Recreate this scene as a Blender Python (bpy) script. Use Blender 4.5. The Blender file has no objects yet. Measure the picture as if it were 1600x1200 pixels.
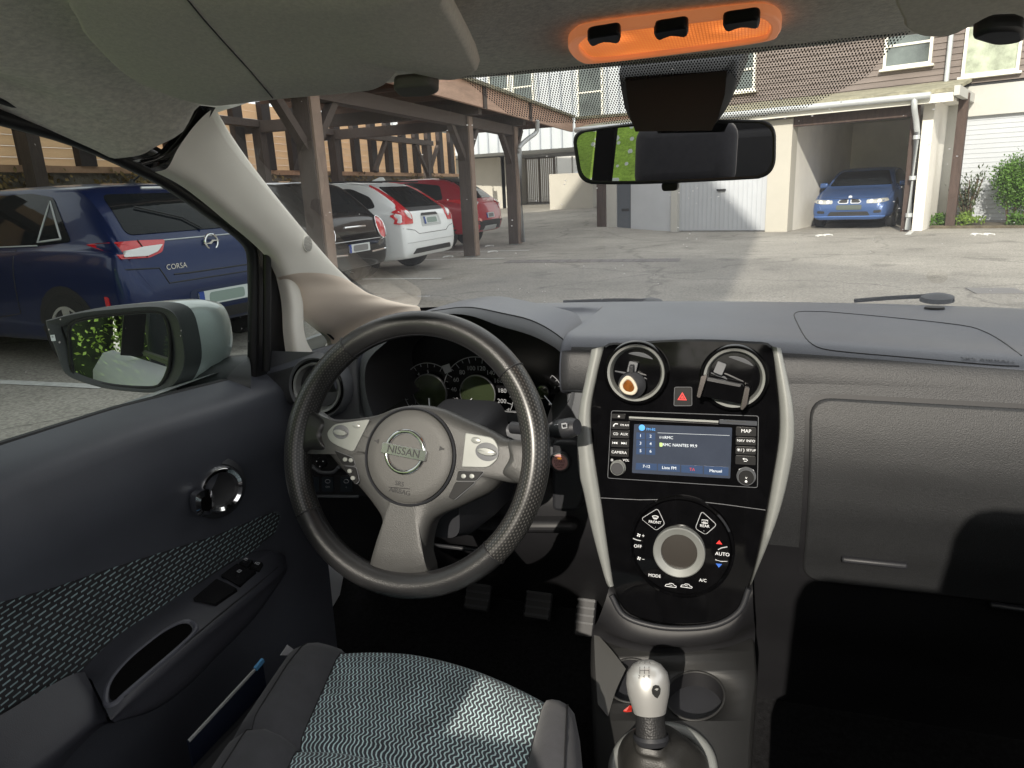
import bpy, bmesh, math, random
from mathutils import Matrix, Vector, Euler
from mathutils.bvhtree import BVHTree
random.seed(7)
V = Vector
SC = bpy.context.scene
COL = SC.collection

# ------------------------------------------------------------------ camera
IW, IH, FPX = 1600, 1200, 1110.0
CAM = V((0.07, 0.0, 1.22))
CM = (Matrix.Rotation(math.radians(18.5), 3, 'Z') @ Matrix.Rotation(math.radians(90 - 15.2), 3, 'X')
      @ Matrix.Rotation(math.radians(-2.7), 3, 'Z'))
cd = bpy.data.cameras.new('camera')
cd.sensor_width = 36.0
cd.lens = FPX / IW * 36.0
cd.clip_start = 0.02
cd.clip_end = 2000
co = bpy.data.objects.new('camera', cd)
COL.objects.link(co)
co.matrix_world = Matrix.Translation(CAM) @ CM.to_4x4()
SC.camera = co

# measuring helpers: where a sight line of the photograph meets a real surface
def ray(px, py):
    return CM @ V(((px - IW / 2) / FPX, -(py - IH / 2) / FPX, -1.0))
def aty(px, py, Y):
    d = ray(px, py); return CAM + d * ((Y - CAM.y) / d.y)
def atx(px, py, X):
    d = ray(px, py); return CAM + d * ((X - CAM.x) / d.x)
def atz(px, py, Z):
    d = ray(px, py); return CAM + d * ((Z - CAM.z) / d.z)
def atp(px, py, p0, n):
    d = ray(px, py); return CAM + d * ((V(p0) - CAM).dot(V(n)) / d.dot(V(n)))

# ------------------------------------------------------------------ materials
def mat(name, col, rough=0.6, metal=0.0, bump=None, var=None, coat=0.0, spec=0.5, emit=None, kind='noise',
        var2=None, aniso=0.0, sheen=0.0, stretch=None):
    """principled material. bump=(scale,strength), var=(scale,amount) darkens / lightens by noise"""
    m = bpy.data.materials.new(name); m.use_nodes = True
    nt = m.node_tree; N = nt.nodes; L = nt.links
    b = N['Principled BSDF']
    b.inputs['Base Color'].default_value = (*col, 1)
    b.inputs['Roughness'].default_value = rough
    b.inputs['Metallic'].default_value = metal
    b.inputs['Specular IOR Level'].default_value = spec
    b.inputs['Coat Weight'].default_value = coat
    b.inputs['Coat Roughness'].default_value = 0.03
    if sheen: b.inputs['Sheen Weight'].default_value = sheen
    if emit:
        b.inputs['Emission Color'].default_value = (*emit[0], 1)
        b.inputs['Emission Strength'].default_value = emit[1]
    tc = None
    def coord():
        nonlocal tc
        if tc is None:
            t = N.new('ShaderNodeTexCoord'); tc = t.outputs['Object']
            if stretch:
                mp = N.new('ShaderNodeMapping'); mp.inputs['Scale'].default_value = stretch
                L.new(tc, mp.inputs['Vector']); tc = mp.outputs['Vector']
        return tc
    cur = None
    for v in (var, var2):
        if not v: continue
        n = N.new('ShaderNodeTexNoise'); n.inputs['Scale'].default_value = v[0]; n.inputs['Detail'].default_value = 6
        n.inputs['Roughness'].default_value = 0.65
        L.new(coord(), n.inputs['Vector'])
        mr = N.new('ShaderNodeMapRange'); mr.inputs['From Min'].default_value = 0.3; mr.inputs['From Max'].default_value = 0.7
        mr.inputs['To Min'].default_value = 1 - v[1]; mr.inputs['To Max'].default_value = 1 + v[1]
        L.new(n.outputs['Fac'], mr.inputs['Value'])
        mx = N.new('ShaderNodeVectorMath'); mx.operation = 'SCALE'
        if cur is None: mx.inputs[0].default_value = col
        else: L.new(cur, mx.inputs[0])
        L.new(mr.outputs['Result'], mx.inputs['Scale'])
        cur = mx.outputs['Vector']
    if cur is not None: L.new(cur, b.inputs['Base Color'])
    if bump:
        if kind == 'voronoi':
            n = N.new('ShaderNodeTexVoronoi'); n.inputs['Scale'].default_value = bump[0]; out = n.outputs['Distance']
        else:
            n = N.new('ShaderNodeTexNoise'); n.inputs['Scale'].default_value = bump[0]; n.inputs['Detail'].default_value = 3
            out = n.outputs['Fac']
        L.new(coord(), n.inputs['Vector'])
        bp = N.new('ShaderNodeBump'); bp.inputs['Strength'].default_value = bump[1]
        bp.inputs['Distance'].default_value = 0.6 / bump[0]
        L.new(out, bp.inputs['Height']); L.new(bp.outputs['Normal'], b.inputs['Normal'])
    return m

def nodes(m):
    return m.node_tree.nodes, m.node_tree.links, m.node_tree.nodes['Principled BSDF']

def math_node(N, L, op, a, b=None, c=None):
    n = N.new('ShaderNodeMath'); n.operation = op
    for i, v in enumerate((a, b, c)):
        if v is None: continue
        if isinstance(v, (int, float)): n.inputs[i].default_value = v
        else: L.new(v, n.inputs[i])
    return n.outputs[0]

def glass(name, tint=(0.9, 0.95, 0.93), refl=0.06, haze=0.0, dust=0.0, rs=0.9):
    """thin pane: see-through, a little reflection, dust specks and a pale veil standing for glare"""
    m = bpy.data.materials.new(name); m.use_nodes = True
    nt = m.node_tree; N = nt.nodes; L = nt.links
    N.remove(N['Principled BSDF']); out = N['Material Output']
    tr = N.new('ShaderNodeBsdfTransparent'); tr.inputs['Color'].default_value = (*tint, 1)
    gl = N.new('ShaderNodeBsdfGlossy'); gl.inputs['Roughness'].default_value = 0.0
    fr = N.new('ShaderNodeLayerWeight'); fr.inputs['Blend'].default_value = 0.12
    f2 = math_node(N, L, 'MULTIPLY_ADD', fr.outputs['Fresnel'], rs, refl * 0.3)
    mx = N.new('ShaderNodeMixShader'); L.new(f2, mx.inputs['Fac'])
    L.new(tr.outputs[0], mx.inputs[1]); L.new(gl.outputs[0], mx.inputs[2])
    last = mx.outputs[0]
    if haze or dust:
        df = N.new('ShaderNodeBsdfTranslucent'); df.inputs['Color'].default_value = (0.9, 0.88, 0.85, 1)
        d2 = N.new('ShaderNodeBsdfDiffuse'); d2.inputs['Color'].default_value = (0.9, 0.88, 0.85, 1)
        md = N.new('ShaderNodeMixShader'); md.inputs['Fac'].default_value = 0.5
        L.new(df.outputs[0], md.inputs[1]); L.new(d2.outputs[0], md.inputs[2])
        tc = N.new('ShaderNodeTexCoord')
        vo = N.new('ShaderNodeTexVoronoi'); vo.inputs['Scale'].default_value = 70
        L.new(tc.outputs['Object'], vo.inputs['Vector'])
        spot = math_node(N, L, 'LESS_THAN', vo.outputs['Distance'], 0.09)
        no = N.new('ShaderNodeTexNoise'); no.inputs['Scale'].default_value = 9; no.inputs['Detail'].default_value = 5
        L.new(tc.outputs['Object'], no.inputs['Vector'])
        patch = math_node(N, L, 'GREATER_THAN', no.outputs['Fac'], 0.56)
        sp = math_node(N, L, 'MULTIPLY', spot, patch)
        sp = math_node(N, L, 'MULTIPLY', sp, dust)
        hz = math_node(N, L, 'MULTIPLY', no.outputs['Fac'], haze * 2)  # glare veil put into the glass as a pale film
        fac = math_node(N, L, 'ADD', sp, hz)
        m2 = N.new('ShaderNodeMixShader'); L.new(fac, m2.inputs['Fac'])
        L.new(last, m2.inputs[1]); L.new(md.outputs[0], m2.inputs[2]); last = m2.outputs[0]
    L.new(last, out.inputs['Surface'])
    return m

# ------------------------------------------------------------------ geometry
def catmull(pts, n, closed=False):
    """smooth polyline through pts (Vectors), n steps per span"""
    P = [V(p) for p in pts]; out = []
    k = len(P)
    spans = k if closed else k - 1
    for i in range(spans):
        p1, p2 = P[i % k], P[(i + 1) % k]
        p0 = P[(i - 1) % k] if closed or i > 0 else p1 * 2 - p2
        p3 = P[(i + 2) % k] if closed or i + 2 < k else p2 * 2 - p1
        for j in range(n):
            t = j / n
            out.append(0.5 * ((2 * p1) + (p2 - p0) * t + (2 * p0 - 5 * p1 + 4 * p2 - p3) * t * t + (3 * p1 - p0 - 3 * p2 + p3) * t ** 3))
    if not closed: out.append(P[-1].copy())
    return out

def rounded(pts, r, n=5):
    """round the corners of a planar polygon (2D or 3D points); r one radius or a list"""
    P = [V(p) for p in pts]; k = len(P); out = []
    for i in range(k):
        p = P[i]; a = P[i - 1] - p; b = P[(i + 1) % k] - p
        ri = r[i] if isinstance(r, (list, tuple)) else r
        t = min(ri, a.length * 0.48, b.length * 0.48)
        if t < 1e-6: out.append(p); continue
        q0 = p + a.normalized() * t; q1 = p + b.normalized() * t
        for j in range(n + 1):
            s = j / n
            out.append((1 - s) ** 2 * q0 + 2 * s * (1 - s) * p + s * s * q1)
    return out

def circle2(cx, cy, rx, ry=None, n=32, a0=0, a1=2 * math.pi):
    ry = rx if ry is None else ry
    full = abs(a1 - a0 - 2 * math.pi) < 1e-6
    return [V((cx + rx * math.cos(a0 + (a1 - a0) * i / (n if full else n - 1)),
               cy + ry * math.sin(a0 + (a1 - a0) * i / (n if full else n - 1)))) for i in range(n)]

def basis(n, up=(0, 0, 1)):
    n = V(n).normalized(); u = V(up).cross(n)
    if u.length < 1e-5: u = V((1, 0, 0))
    u.normalize(); return u, n.cross(u), n

_tx = {}
def text_mesh(body, size, align='CENTER'):
    key = (body, align)
    if key not in _tx:
        c = bpy.data.curves.new('lettering', 'FONT'); c.body = body; c.size = 1.0
        c.align_x = align; c.align_y = 'CENTER'; c.resolution_u = 3
        o = bpy.data.objects.new('lettering', c)
        me = bpy.data.meshes.new_from_object(o)
        _tx[key] = ([v.co.copy() for v in me.vertices], [list(p.vertices) for p in me.polygons])
        bpy.data.objects.remove(o); bpy.data.curves.remove(c); bpy.data.meshes.remove(me)
    return _tx[key]

class MB:
    def __init__(s): s.bm = bmesh.new(); s.mi = 0; s.T = Matrix.Identity(4)
    def v(s, p): return s.bm.verts.new(s.T @ V(p))
    def f(s, vs):
        try:
            f = s.bm.faces.new(vs); f.material_index = s.mi; return f
        except ValueError: return None
    def poly(s, pts): return s.f([s.v(p) for p in pts])
    def prism(s, pts, vec):
        """closed solid: planar polygon pts pushed along vec"""
        vec = V(vec); a = [s.v(p) for p in pts]; b = [s.v(V(p) + vec) for p in pts]; n = len(a)
        s.f(list(reversed(a))); s.f(b)
        for i in range(n): s.f([a[i], a[(i + 1) % n], b[(i + 1) % n], b[i]])
    def ringprism(s, outer, inner, vec):
        """solid frame between two polygons with the same number of points"""
        vec = V(vec); n = len(outer)
        o0 = [s.v(p) for p in outer]; i0 = [s.v(p) for p in inner]
        o1 = [s.v(V(p) + vec) for p in outer]; i1 = [s.v(V(p) + vec) for p in inner]
        for k in range(n):
            j = (k + 1) % n
            s.f([o0[k], o0[j], o1[j], o1[k]]); s.f([i0[j], i0[k], i1[k], i1[j]])
            s.f([o1[k], o1[j], i1[j], i1[k]]); s.f([o0[j], o0[k], i0[k], i0[j]])
    def box(s, c, size, rot=None):
        c = V(c); h = V(size) * 0.5; R = rot.to_matrix() if isinstance(rot, Euler) else (rot or Matrix.Identity(3))
        q = [s.v(c + R @ V((h.x * x, h.y * y, h.z * z))) for x in (-1, 1) for y in (-1, 1) for z in (-1, 1)]
        for ix in ((0, 1, 3, 2), (4, 6, 7, 5), (0, 4, 5, 1), (2, 3, 7, 6), (0, 2, 6, 4), (1, 5, 7, 3)): s.f([q[i] for i in ix])
    def bar(s, a, b, w, h, up=(0, 0, 1)):
        """rectangular bar from a to b, w wide, h high"""
        a, b = V(a), V(b); d = (b - a); L = d.length; u, vv, n = basis(d, up)
        R = Matrix((u, vv, n)).transposed(); s.box((a + b) / 2, (w, h, L), R)
    def tube(s, pts, rad, n=10, closed=False, caps=True, up=(0, 0, 1), flat=1.0):
        P = [V(p) for p in pts]; k = len(P); rings = []
        for i, p in enumerate(P):
            if closed: d = P[(i + 1) % k] - P[i - 1]
            else: d = P[min(i + 1, k - 1)] - P[max(i - 1, 0)]
            u, vv, _ = basis(d, up)
            r = rad[i] if isinstance(rad, (list, tuple)) else rad
            rings.append([s.v(p + u * (r * math.cos(2 * math.pi * j / n)) + vv * (r * flat * math.sin(2 * math.pi * j / n))) for j in range(n)])
        for i in range(k if closed else k - 1):
            A, B = rings[i], rings[(i + 1) % k]
            for j in range(n): s.f([A[j], A[(j + 1) % n], B[(j + 1) % n], B[j]])
        if caps and not closed: s.f(list(reversed(rings[0]))); s.f(rings[-1])
    def lathe(s, prof, o, axis, n=40, up=(0, 0, 1), sx=1.0, sy=1.0):
        """prof list of (radius, height along axis)"""
        u, vv, a = basis(axis, up); o = V(o); rings = []
        for r, h in prof:
            if r < 1e-6: rings.append([s.v(o + a * h)])
            else: rings.append([s.v(o + a * h + u * (r * sx * math.cos(2 * math.pi * j / n)) + vv * (r * sy * math.sin(2 * math.pi * j / n))) for j in range(n)])
        for A, B in zip(rings, rings[1:]):
            for j in range(n):
                k = (j + 1) % n
                if len(A) == 1 and len(B) == 1: continue
                if len(A) == 1: s.f([A[0], B[k], B[j]][::-1])
                elif len(B) == 1: s.f([A[j], A[k], B[0]])
                else: s.f([A[j], A[k], B[k], B[j]])
    def grid(s, rows, closed=False):
        R = [[s.v(p) for p in r] for r in rows]
        for A, B in zip(R, R[1:]):
            n = len(A)
            for j in range(n if closed else n - 1): s.f([A[j], A[(j + 1) % n], B[(j + 1) % n], B[j]])
        return R
    def surf(s, rows, nu=6, nv=6):
        """smooth surface through a net of control points"""
        R = [catmull(r, nu) for r in rows]
        C = [catmull([r[j] for r in R], nv) for j in range(len(R[0]))]
        return s.grid([[C[j][i] for j in range(len(C))] for i in range(len(C[0]))])
    def text(s, body, o, x, y, size, align='CENTER', lift=0.0, depth=0.0):
        x = V(x).normalized(); y = V(y); y = (y - x * y.dot(x)).normalized(); n = x.cross(y); o = V(o) + n * lift
        vs, ps = text_mesh(body, size, align)
        q = [s.v(o + x * (c.x * size) + y * (c.y * size)) for c in vs]
        for p in ps: s.f([q[i] for i in p])
        if depth:
            pass
    def build(s, name, parent, mats, smooth=True, angle=38, bevel=0, seg=2, sub=0, solid=0, loc=None, recalc=True, merge=False):
        if merge: bmesh.ops.remove_doubles(s.bm, verts=s.bm.verts, dist=1e-5)
        if recalc: bmesh.ops.recalc_face_normals(s.bm, faces=s.bm.faces)
        me = bpy.data.meshes.new(name); s.bm.to_mesh(me); s.bm.free()
        for m in (mats if isinstance(mats, (list, tuple)) else [mats]): me.materials.append(m)
        if smooth:
            me.polygons.foreach_set('use_smooth', [True] * len(me.polygons))
            if not sub: me.set_sharp_from_angle(angle=math.radians(angle))
        o = bpy.data.objects.new(name, me); COL.objects.link(o)
        if loc is not None:
            loc = V(loc); me.transform(Matrix.Translation(-loc)); o.location = loc
        if parent is not None: adopt(o, parent)
        if solid:
            md = o.modifiers.new('thick', 'SOLIDIFY'); md.thickness = solid; md.offset = -1
        if bevel:
            md = o.modifiers.new('edge', 'BEVEL'); md.width = bevel; md.segments = seg; md.limit_method = 'ANGLE'; md.angle_limit = math.radians(32)
            md.use_clamp_overlap = True
        if sub:
            md = o.modifiers.new('round', 'SUBSURF'); md.levels = sub; md.render_levels = sub
        return o

def adopt(o, parent):
    """parent o without moving it (meshes are built in world space or in the parent's own space)"""
    o.parent = parent
    a = parent; loc_ = False
    while a is not None: loc_ = loc_ or bool(a.get('_local')); a = a.parent
    if not loc_:
        o.matrix_parent_inverse = wm(parent).inverted()
def wm(o):
    m = o.matrix_basis.copy()
    while o.parent:
        m = o.parent.matrix_basis @ (o.matrix_parent_inverse @ m) if False else (o.parent.matrix_basis @ o.matrix_parent_inverse @ m)
        o = o.parent
    return m

def thing(name, label, cat, loc=(0, 0, 0), rotz=0.0, group=None, local=False):
    o = bpy.data.objects.new(name, None); COL.objects.link(o)
    o.location = loc; o.rotation_euler = (0, 0, rotz); o.empty_display_size = 0.1
    tag(o, label, cat, group)
    if local: o['_local'] = 1
    return o
def tag(o, label, cat, group=None, kind=None):
    if label: o['label'] = label
    if cat: o['category'] = cat
    if group: o['group'] = group
    if kind: o['kind'] = kind
    return o
def structure(o): o['kind'] = 'structure'; return o
def part(name, parent, label=None):
    """an empty part that only groups sub-parts"""
    o = bpy.data.objects.new(name, None); COL.objects.link(o); o.empty_display_size = 0.05
    adopt(o, parent)
    if parent.get('_local'): o['_local'] = 1
    if label: o['label'] = label
    return o
# ------------------------------------------------------------------ interior materials
m_dash = mat('skylit_dash_plastic', (0.105, 0.112, 0.135), 0.42, bump=(700, 0.4), var=(3, 0.12), var2=(650, .12), spec=0.5, coat=0.0)  # bluish sky reflection put into the dash-top colour
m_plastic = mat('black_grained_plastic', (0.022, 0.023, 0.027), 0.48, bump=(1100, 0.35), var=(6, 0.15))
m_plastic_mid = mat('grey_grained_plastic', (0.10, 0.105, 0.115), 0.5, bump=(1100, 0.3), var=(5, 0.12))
m_band = mat('dash_brow_tone', (0.032, 0.033, 0.036), 0.5, bump=(700, 0.6), var=(5, 0.12), var2=(650, .35))  # face plastic in another tone, light on the brow put into it
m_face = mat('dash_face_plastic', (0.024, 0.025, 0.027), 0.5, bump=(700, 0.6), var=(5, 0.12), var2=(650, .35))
m_deep = mat('dark_plastic', (0.012, 0.012, 0.014), 0.55, var=(8, 0.2))
m_piano = mat('piano_black', (0.003, 0.003, 0.0035), 0.05, spec=0.32, var=(40, 0.3))
m_silver = mat('satin_silver_trim', (0.27, 0.28, 0.27), 0.34, metal=0.25, var=(30, 0.06), bump=(2500, 0.05))
m_chrome = mat('chrome', (0.85, 0.85, 0.86), 0.07, metal=1.0)
m_leather = mat('wheel_leather', (0.020, 0.020, 0.021), 0.30, bump=(700, 0.35), var=(14, 0.25))
m_hub = mat('hub_plastic', (0.045, 0.045, 0.044), 0.42, bump=(900, 0.45), var=(10, 0.1))
m_pad = mat('airbag_pad', (0.068, 0.067, 0.064), 0.5, bump=(900, 0.5), var=(10, 0.08))
m_white = mat('label_white', (0.75, 0.76, 0.78), 0.5, emit=((0.8, 0.85, 0.9), 0.12))
m_dimwhite = mat('label_grey', (0.4, 0.41, 0.43), 0.5, emit=((0.8, 0.85, 0.9), 0.02))
m_red = mat('label_red', (0.6, 0.02, 0.02), 0.4, emit=((1, 0.05, 0.03), 0.25))
m_blue = mat('label_blue', (0.03, 0.12, 0.5), 0.4, emit=((0.05, 0.25, 1), 0.12))
m_trim = mat('pale_pillar_trim', (0.82, 0.79, 0.71), 0.62, bump=(1400, 0.18), var=(4, 0.05))
m_headliner = mat('headliner_fleece', (0.74, 0.71, 0.63), 0.95, bump=(420, 0.6), var=(160, 0.22), var2=(14, 0.06), sheen=0.3)
m_visor = mat('visor_cloth', (0.78, 0.745, 0.67), 0.9, bump=(800, 0.4), var=(300, 0.10))
m_rubber = mat('rubber_seal', (0.008, 0.008, 0.009), 0.5, spec=0.4)
m_carpet = mat('floor_carpet', (0.012, 0.012, 0.013), 0.98, bump=(500, 0.8), var=(120, 0.4), spec=0.1)
m_cloth = mat('bolster_cloth', (0.05, 0.05, 0.057), 0.85, bump=(1200, 0.5), var=(40, 0.15), sheen=0.15)
m_button = mat('button_black', (0.010, 0.010, 0.011), 0.4, spec=0.2)
m_mirror = mat('mirror_silver', (0.88, 0.9, 0.9), 0.0, metal=1.0)
m_dim_mirror = mat('inner_mirror_silver', (0.5, 0.5, 0.5), 0.0, metal=1.0)
m_shell = mat('silver_body_paint', (0.60, 0.64, 0.62), 0.3, metal=0.25, coat=0.8, var=(600, 0.05))

def perforated():
    m = mat('perforated_leather', (0.019, 0.019, 0.019), 0.32, var=(14, 0.2))
    N, L, b = nodes(m)
    tc = N.new('ShaderNodeTexCoord'); uv = tc.outputs['UV']
    sep = N.new('ShaderNodeSeparateXYZ'); L.new(uv, sep.inputs[0])
    row = math_node(N, L, 'FLOOR', sep.outputs['Y'])
    odd = math_node(N, L, 'MULTIPLY', math_node(N, L, 'MODULO', row, 2.0), 0.5)
    fx = math_node(N, L, 'SUBTRACT', math_node(N, L, 'FRACT', math_node(N, L, 'ADD', sep.outputs['X'], odd)), 0.5)
    fy = math_node(N, L, 'SUBTRACT', math_node(N, L, 'FRACT', sep.outputs['Y']), 0.5)
    d = math_node(N, L, 'ADD', math_node(N, L, 'MULTIPLY', fx, fx), math_node(N, L, 'MULTIPLY', fy, fy))
    dot = math_node(N, L, 'LESS_THAN', d, 0.055)
    mx = N.new('ShaderNodeMix'); mx.data_type = 'RGBA'
    L.new(dot, mx.inputs['Factor'])
    src = b.inputs['Base Color'].links[0].from_socket
    L.new(src, mx.inputs['A']); mx.inputs['B'].default_value = (0.085, 0.083, 0.078, 1)
    L.new(mx.outputs['Result'], b.inputs['Base Color'])
    return m
m_perf = perforated()

def wavy_fabric():
    """seat centre: pale teal wavy lines running fore and aft on dark cloth"""
    m = mat('seat_fabric', (0.03, 0.03, 0.035), 0.9, sheen=0.15)
    N, L, b = nodes(m)
    tc = N.new('ShaderNodeTexCoord'); sep = N.new('ShaderNodeSeparateXYZ'); L.new(tc.outputs['UV'], sep.inputs[0])
    u, v = sep.outputs['X'], sep.outputs['Y']          # metres
    wv = N.new('ShaderNodeTexNoise'); wv.inputs['Scale'].default_value = 16; wv.inputs['Detail'].default_value = 2; L.new(tc.outputs['Object'], wv.inputs['Vector'])
    u = math_node(N, L, 'ADD', u, math_node(N, L, 'MULTIPLY', math_node(N, L, 'SUBTRACT', wv.outputs['Fac'], .5), .010))
    fz = N.new('ShaderNodeTexNoise'); fz.inputs['Scale'].default_value = 900; L.new(tc.outputs['Object'], fz.inputs['Vector'])
    ph = math_node(N, L, 'FRACT', math_node(N, L, 'MULTIPLY', v, 1 / 0.0115))
    saw = math_node(N, L, 'ABSOLUTE', math_node(N, L, 'SUBTRACT', ph, 0.5))       # 0..0.5 triangle
    sm = N.new('ShaderNodeMapRange'); sm.interpolation_type = 'SMOOTHSTEP'
    sm.inputs['From Min'].default_value = 0.08; sm.inputs['From Max'].default_value = 0.42
    L.new(saw, sm.inputs['Value'])
    uu = math_node(N, L, 'ADD', math_node(N, L, 'MULTIPLY', u, 1 / 0.0058), math_node(N, L, 'MULTIPLY', sm.outputs['Result'], 0.55))
    uu = math_node(N, L, 'ADD', uu, math_node(N, L, 'MULTIPLY', v, -14.0))
    st = math_node(N, L, 'FRACT', uu)
    d = math_node(N, L, 'ABSOLUTE', math_node(N, L, 'SUBTRACT', st, 0.5))
    line = N.new('ShaderNodeMapRange'); line.inputs['From Min'].default_value = 0.13; line.inputs['From Max'].default_value = 0.20
    line.inputs['To Min'].default_value = 1; line.inputs['To Max'].default_value = 0
    L.new(d, line.inputs['Value'])
    no = N.new('ShaderNodeTexNoise'); no.inputs['Scale'].default_value = 30; L.new(tc.outputs['Object'], no.inputs['Vector'])
    mx = N.new('ShaderNodeMix'); mx.data_type = 'RGBA'; L.new(line.outputs['Result'], mx.inputs['Factor'])
    mx.inputs['A'].default_value = (0.05, 0.053, 0.066, 1); mx.inputs['B'].default_value = (0.58, 0.76, 0.78, 1)
    md = N.new('ShaderNodeVectorMath'); md.operation = 'SCALE'; L.new(mx.outputs['Result'], md.inputs[0]); L.new(math_node(N, L, 'MULTIPLY', math_node(N, L, 'MULTIPLY_ADD', no.outputs['Fac'], .9, .5), math_node(N, L, 'MULTIPLY_ADD', fz.outputs['Fac'], 1.0, .5)), md.inputs['Scale'])
    L.new(md.outputs['Vector'], b.inputs['Base Color'])
    bp = N.new('ShaderNodeBump'); bp.inputs['Strength'].default_value = 0.5; bp.inputs['Distance'].default_value = 0.001
    L.new(line.outputs['Result'], bp.inputs['Height']); L.new(bp.outputs['Normal'], b.inputs['Normal'])
    return m
m_seat = wavy_fabric()

def dash_fabric():
    """door insert: rows of short pale dashes, each row shifted"""
    m = mat('door_fabric', (0.02, 0.02, 0.024), 0.9)
    N, L, b = nodes(m)
    tc = N.new('ShaderNodeTexCoord'); sep = N.new('ShaderNodeSeparateXYZ'); L.new(tc.outputs['UV'], sep.inputs[0])
    u, v = sep.outputs['X'], sep.outputs['Y']
    vv = math_node(N, L, 'ADD', math_node(N, L, 'MULTIPLY', v, 1 / 0.0066), math_node(N, L, 'MULTIPLY', u, 8.0))
    row = math_node(N, L, 'FLOOR', vv)
    uu = math_node(N, L, 'ADD', math_node(N, L, 'MULTIPLY', u, 1 / 0.0135), math_node(N, L, 'MULTIPLY', row, 0.5))
    fu = math_node(N, L, 'FRACT', uu)
    fv = math_node(N, L, 'FRACT', vv)
    slant = math_node(N, L, 'SUBTRACT', fv, math_node(N, L, 'MULTIPLY', fu, 0.3))
    a = math_node(N, L, 'MULTIPLY', math_node(N, L, 'GREATER_THAN', slant, 0.22), math_node(N, L, 'LESS_THAN', slant, 0.52))
    c = math_node(N, L, 'MULTIPLY', math_node(N, L, 'GREATER_THAN', fu, 0.12), math_node(N, L, 'LESS_THAN', fu, 0.80))
    no = N.new('ShaderNodeTexNoise'); no.inputs['Scale'].default_value = 45; no.inputs['Detail'].default_value = 5; L.new(tc.outputs['Object'], no.inputs['Vector'])
    dash = math_node(N, L, 'MULTIPLY', math_node(N, L, 'MULTIPLY', a, c), math_node(N, L, 'MULTIPLY_ADD', no.outputs['Fac'], 1.5, .1))
    mx = N.new('ShaderNodeMix'); mx.data_type = 'RGBA'; L.new(dash, mx.inputs['Factor'])
    mx.inputs['A'].default_value = (0.016, 0.016, 0.019, 1); mx.inputs['B'].default_value = (0.24, 0.33, 0.35, 1)
    L.new(mx.outputs['Result'], b.inputs['Base Color'])
    return m
m_doorfab = dash_fabric()

def set_uv(o, fn):
    """write a UV layer from each vertex position"""
    me = o.data; uv = me.uv_layers.new(name='UVMap')
    for lp in me.loops: uv.data[lp.index].uv = fn(me.vertices[lp.vertex_index].co)

m_glass_dark = mat('rear_glass', (.02, .025, .025), .02, spec=1.0, coat=1.0)
# ------------------------------------------------------------------ the car we sit in
car = thing('car', 'car we sit in: black dashboard, round-hubbed steering wheel and pale headliner', 'car', (0, 0.6, 0))

# ---- steering wheel: plane tilted 22 degrees
WC = V((-0.334, 0.78, 0.900)); _t = math.radians(22)
WX, WY = V((1, 0, 0)), V((0, math.sin(_t), math.cos(_t)))
WN = WX.cross(WY)                                   # towards the driver
def W(px, py, off=0.0): return atp(px, py, WC + WN * off, WN)
def WL(x, y, z=0.0): return WC + WX * x + WY * y + WN * z
wheel = part('steering_wheel', car)
RM, RB = 0.1690, 0.0165
def rim_r(a):
    d = math.degrees(a) % 360
    r = RB
    for c0, w in ((4, 26), (176, 26)): 
        e = abs((d - c0 + 180) % 360 - 180)
        r += 0.0012 * max(0, 1 - (e / w) ** 2)
    return r
mb = MB(); n = 160; k = 22; rings = []
for i in range(n):
    a = 2 * math.pi * i / n; r = rim_r(a)
    dirv = WX * math.cos(a) + WY * math.sin(a)
    rings.append([mb.v(WC + dirv * (RM + r * math.cos(2 * math.pi * j / k)) + WN * (r * 1.12 * math.sin(2 * math.pi * j / k))) for j in range(k)])
uvl = mb.bm.loops.layers.uv.new('UVMap')
SEAMS = [math.radians(v) for v in (40, 128, 213, 317)]
for i in range(n):
    A, B = rings[i], rings[(i + 1) % n]; deg = 360 * (i + 0.5) / n
    side = deg < 40 or deg > 317 or 128 < deg < 213
    for j in range(k):
        f = mb.bm.faces.new([A[j], A[(j + 1) % k], B[(j + 1) % k], B[j]])
        f.material_index = 1 if side else 0
        for lp, (uu, vv) in zip(f.loops, ((i, j), (i, j + 1), (i + 1, j + 1), (i + 1, j))):
            lp[uvl].uv = (uu * 2 * math.pi * RM / n / 0.0052, vv * 2 * math.pi * RB / k / 0.0032)
mb.mi = 2
for a in SEAMS:
    c = WC + (WX * math.cos(a) + WY * math.sin(a)) * RM; r = rim_r(a) + 0.0003
    tdir = (-WX * math.sin(a) + WY * math.cos(a)); rad = WX * math.cos(a) + WY * math.sin(a)
    mb.tube([c + rad * (r * math.cos(2 * math.pi * j / 32)) + WN * (r * 1.12 * math.sin(2 * math.pi * j / 32)) for j in range(32)], 0.0011, 6, closed=True)
# stitched inner edge
mb.mi = 3
for i in range(300):
    a = 2 * math.pi * i / 300
    if 250 < math.degrees(a) < 285 or 170 < math.degrees(a) < 186 or (math.degrees(a) > 350 or math.degrees(a) < 5): continue
    rad = WX * math.cos(a) + WY * math.sin(a); tdir = -WX * math.sin(a) + WY * math.cos(a)
    p = WC + rad * (RM - RB * 0.96) + WN * 0.0045
    mb.bar(p - tdir * 0.0012 - WN * 0.0012, p + tdir * 0.0012 + WN * 0.0012, 0.0009, 0.0009)
mb.build('rim', wheel, [m_leather, m_perf, m_deep, m_plastic])

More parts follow.
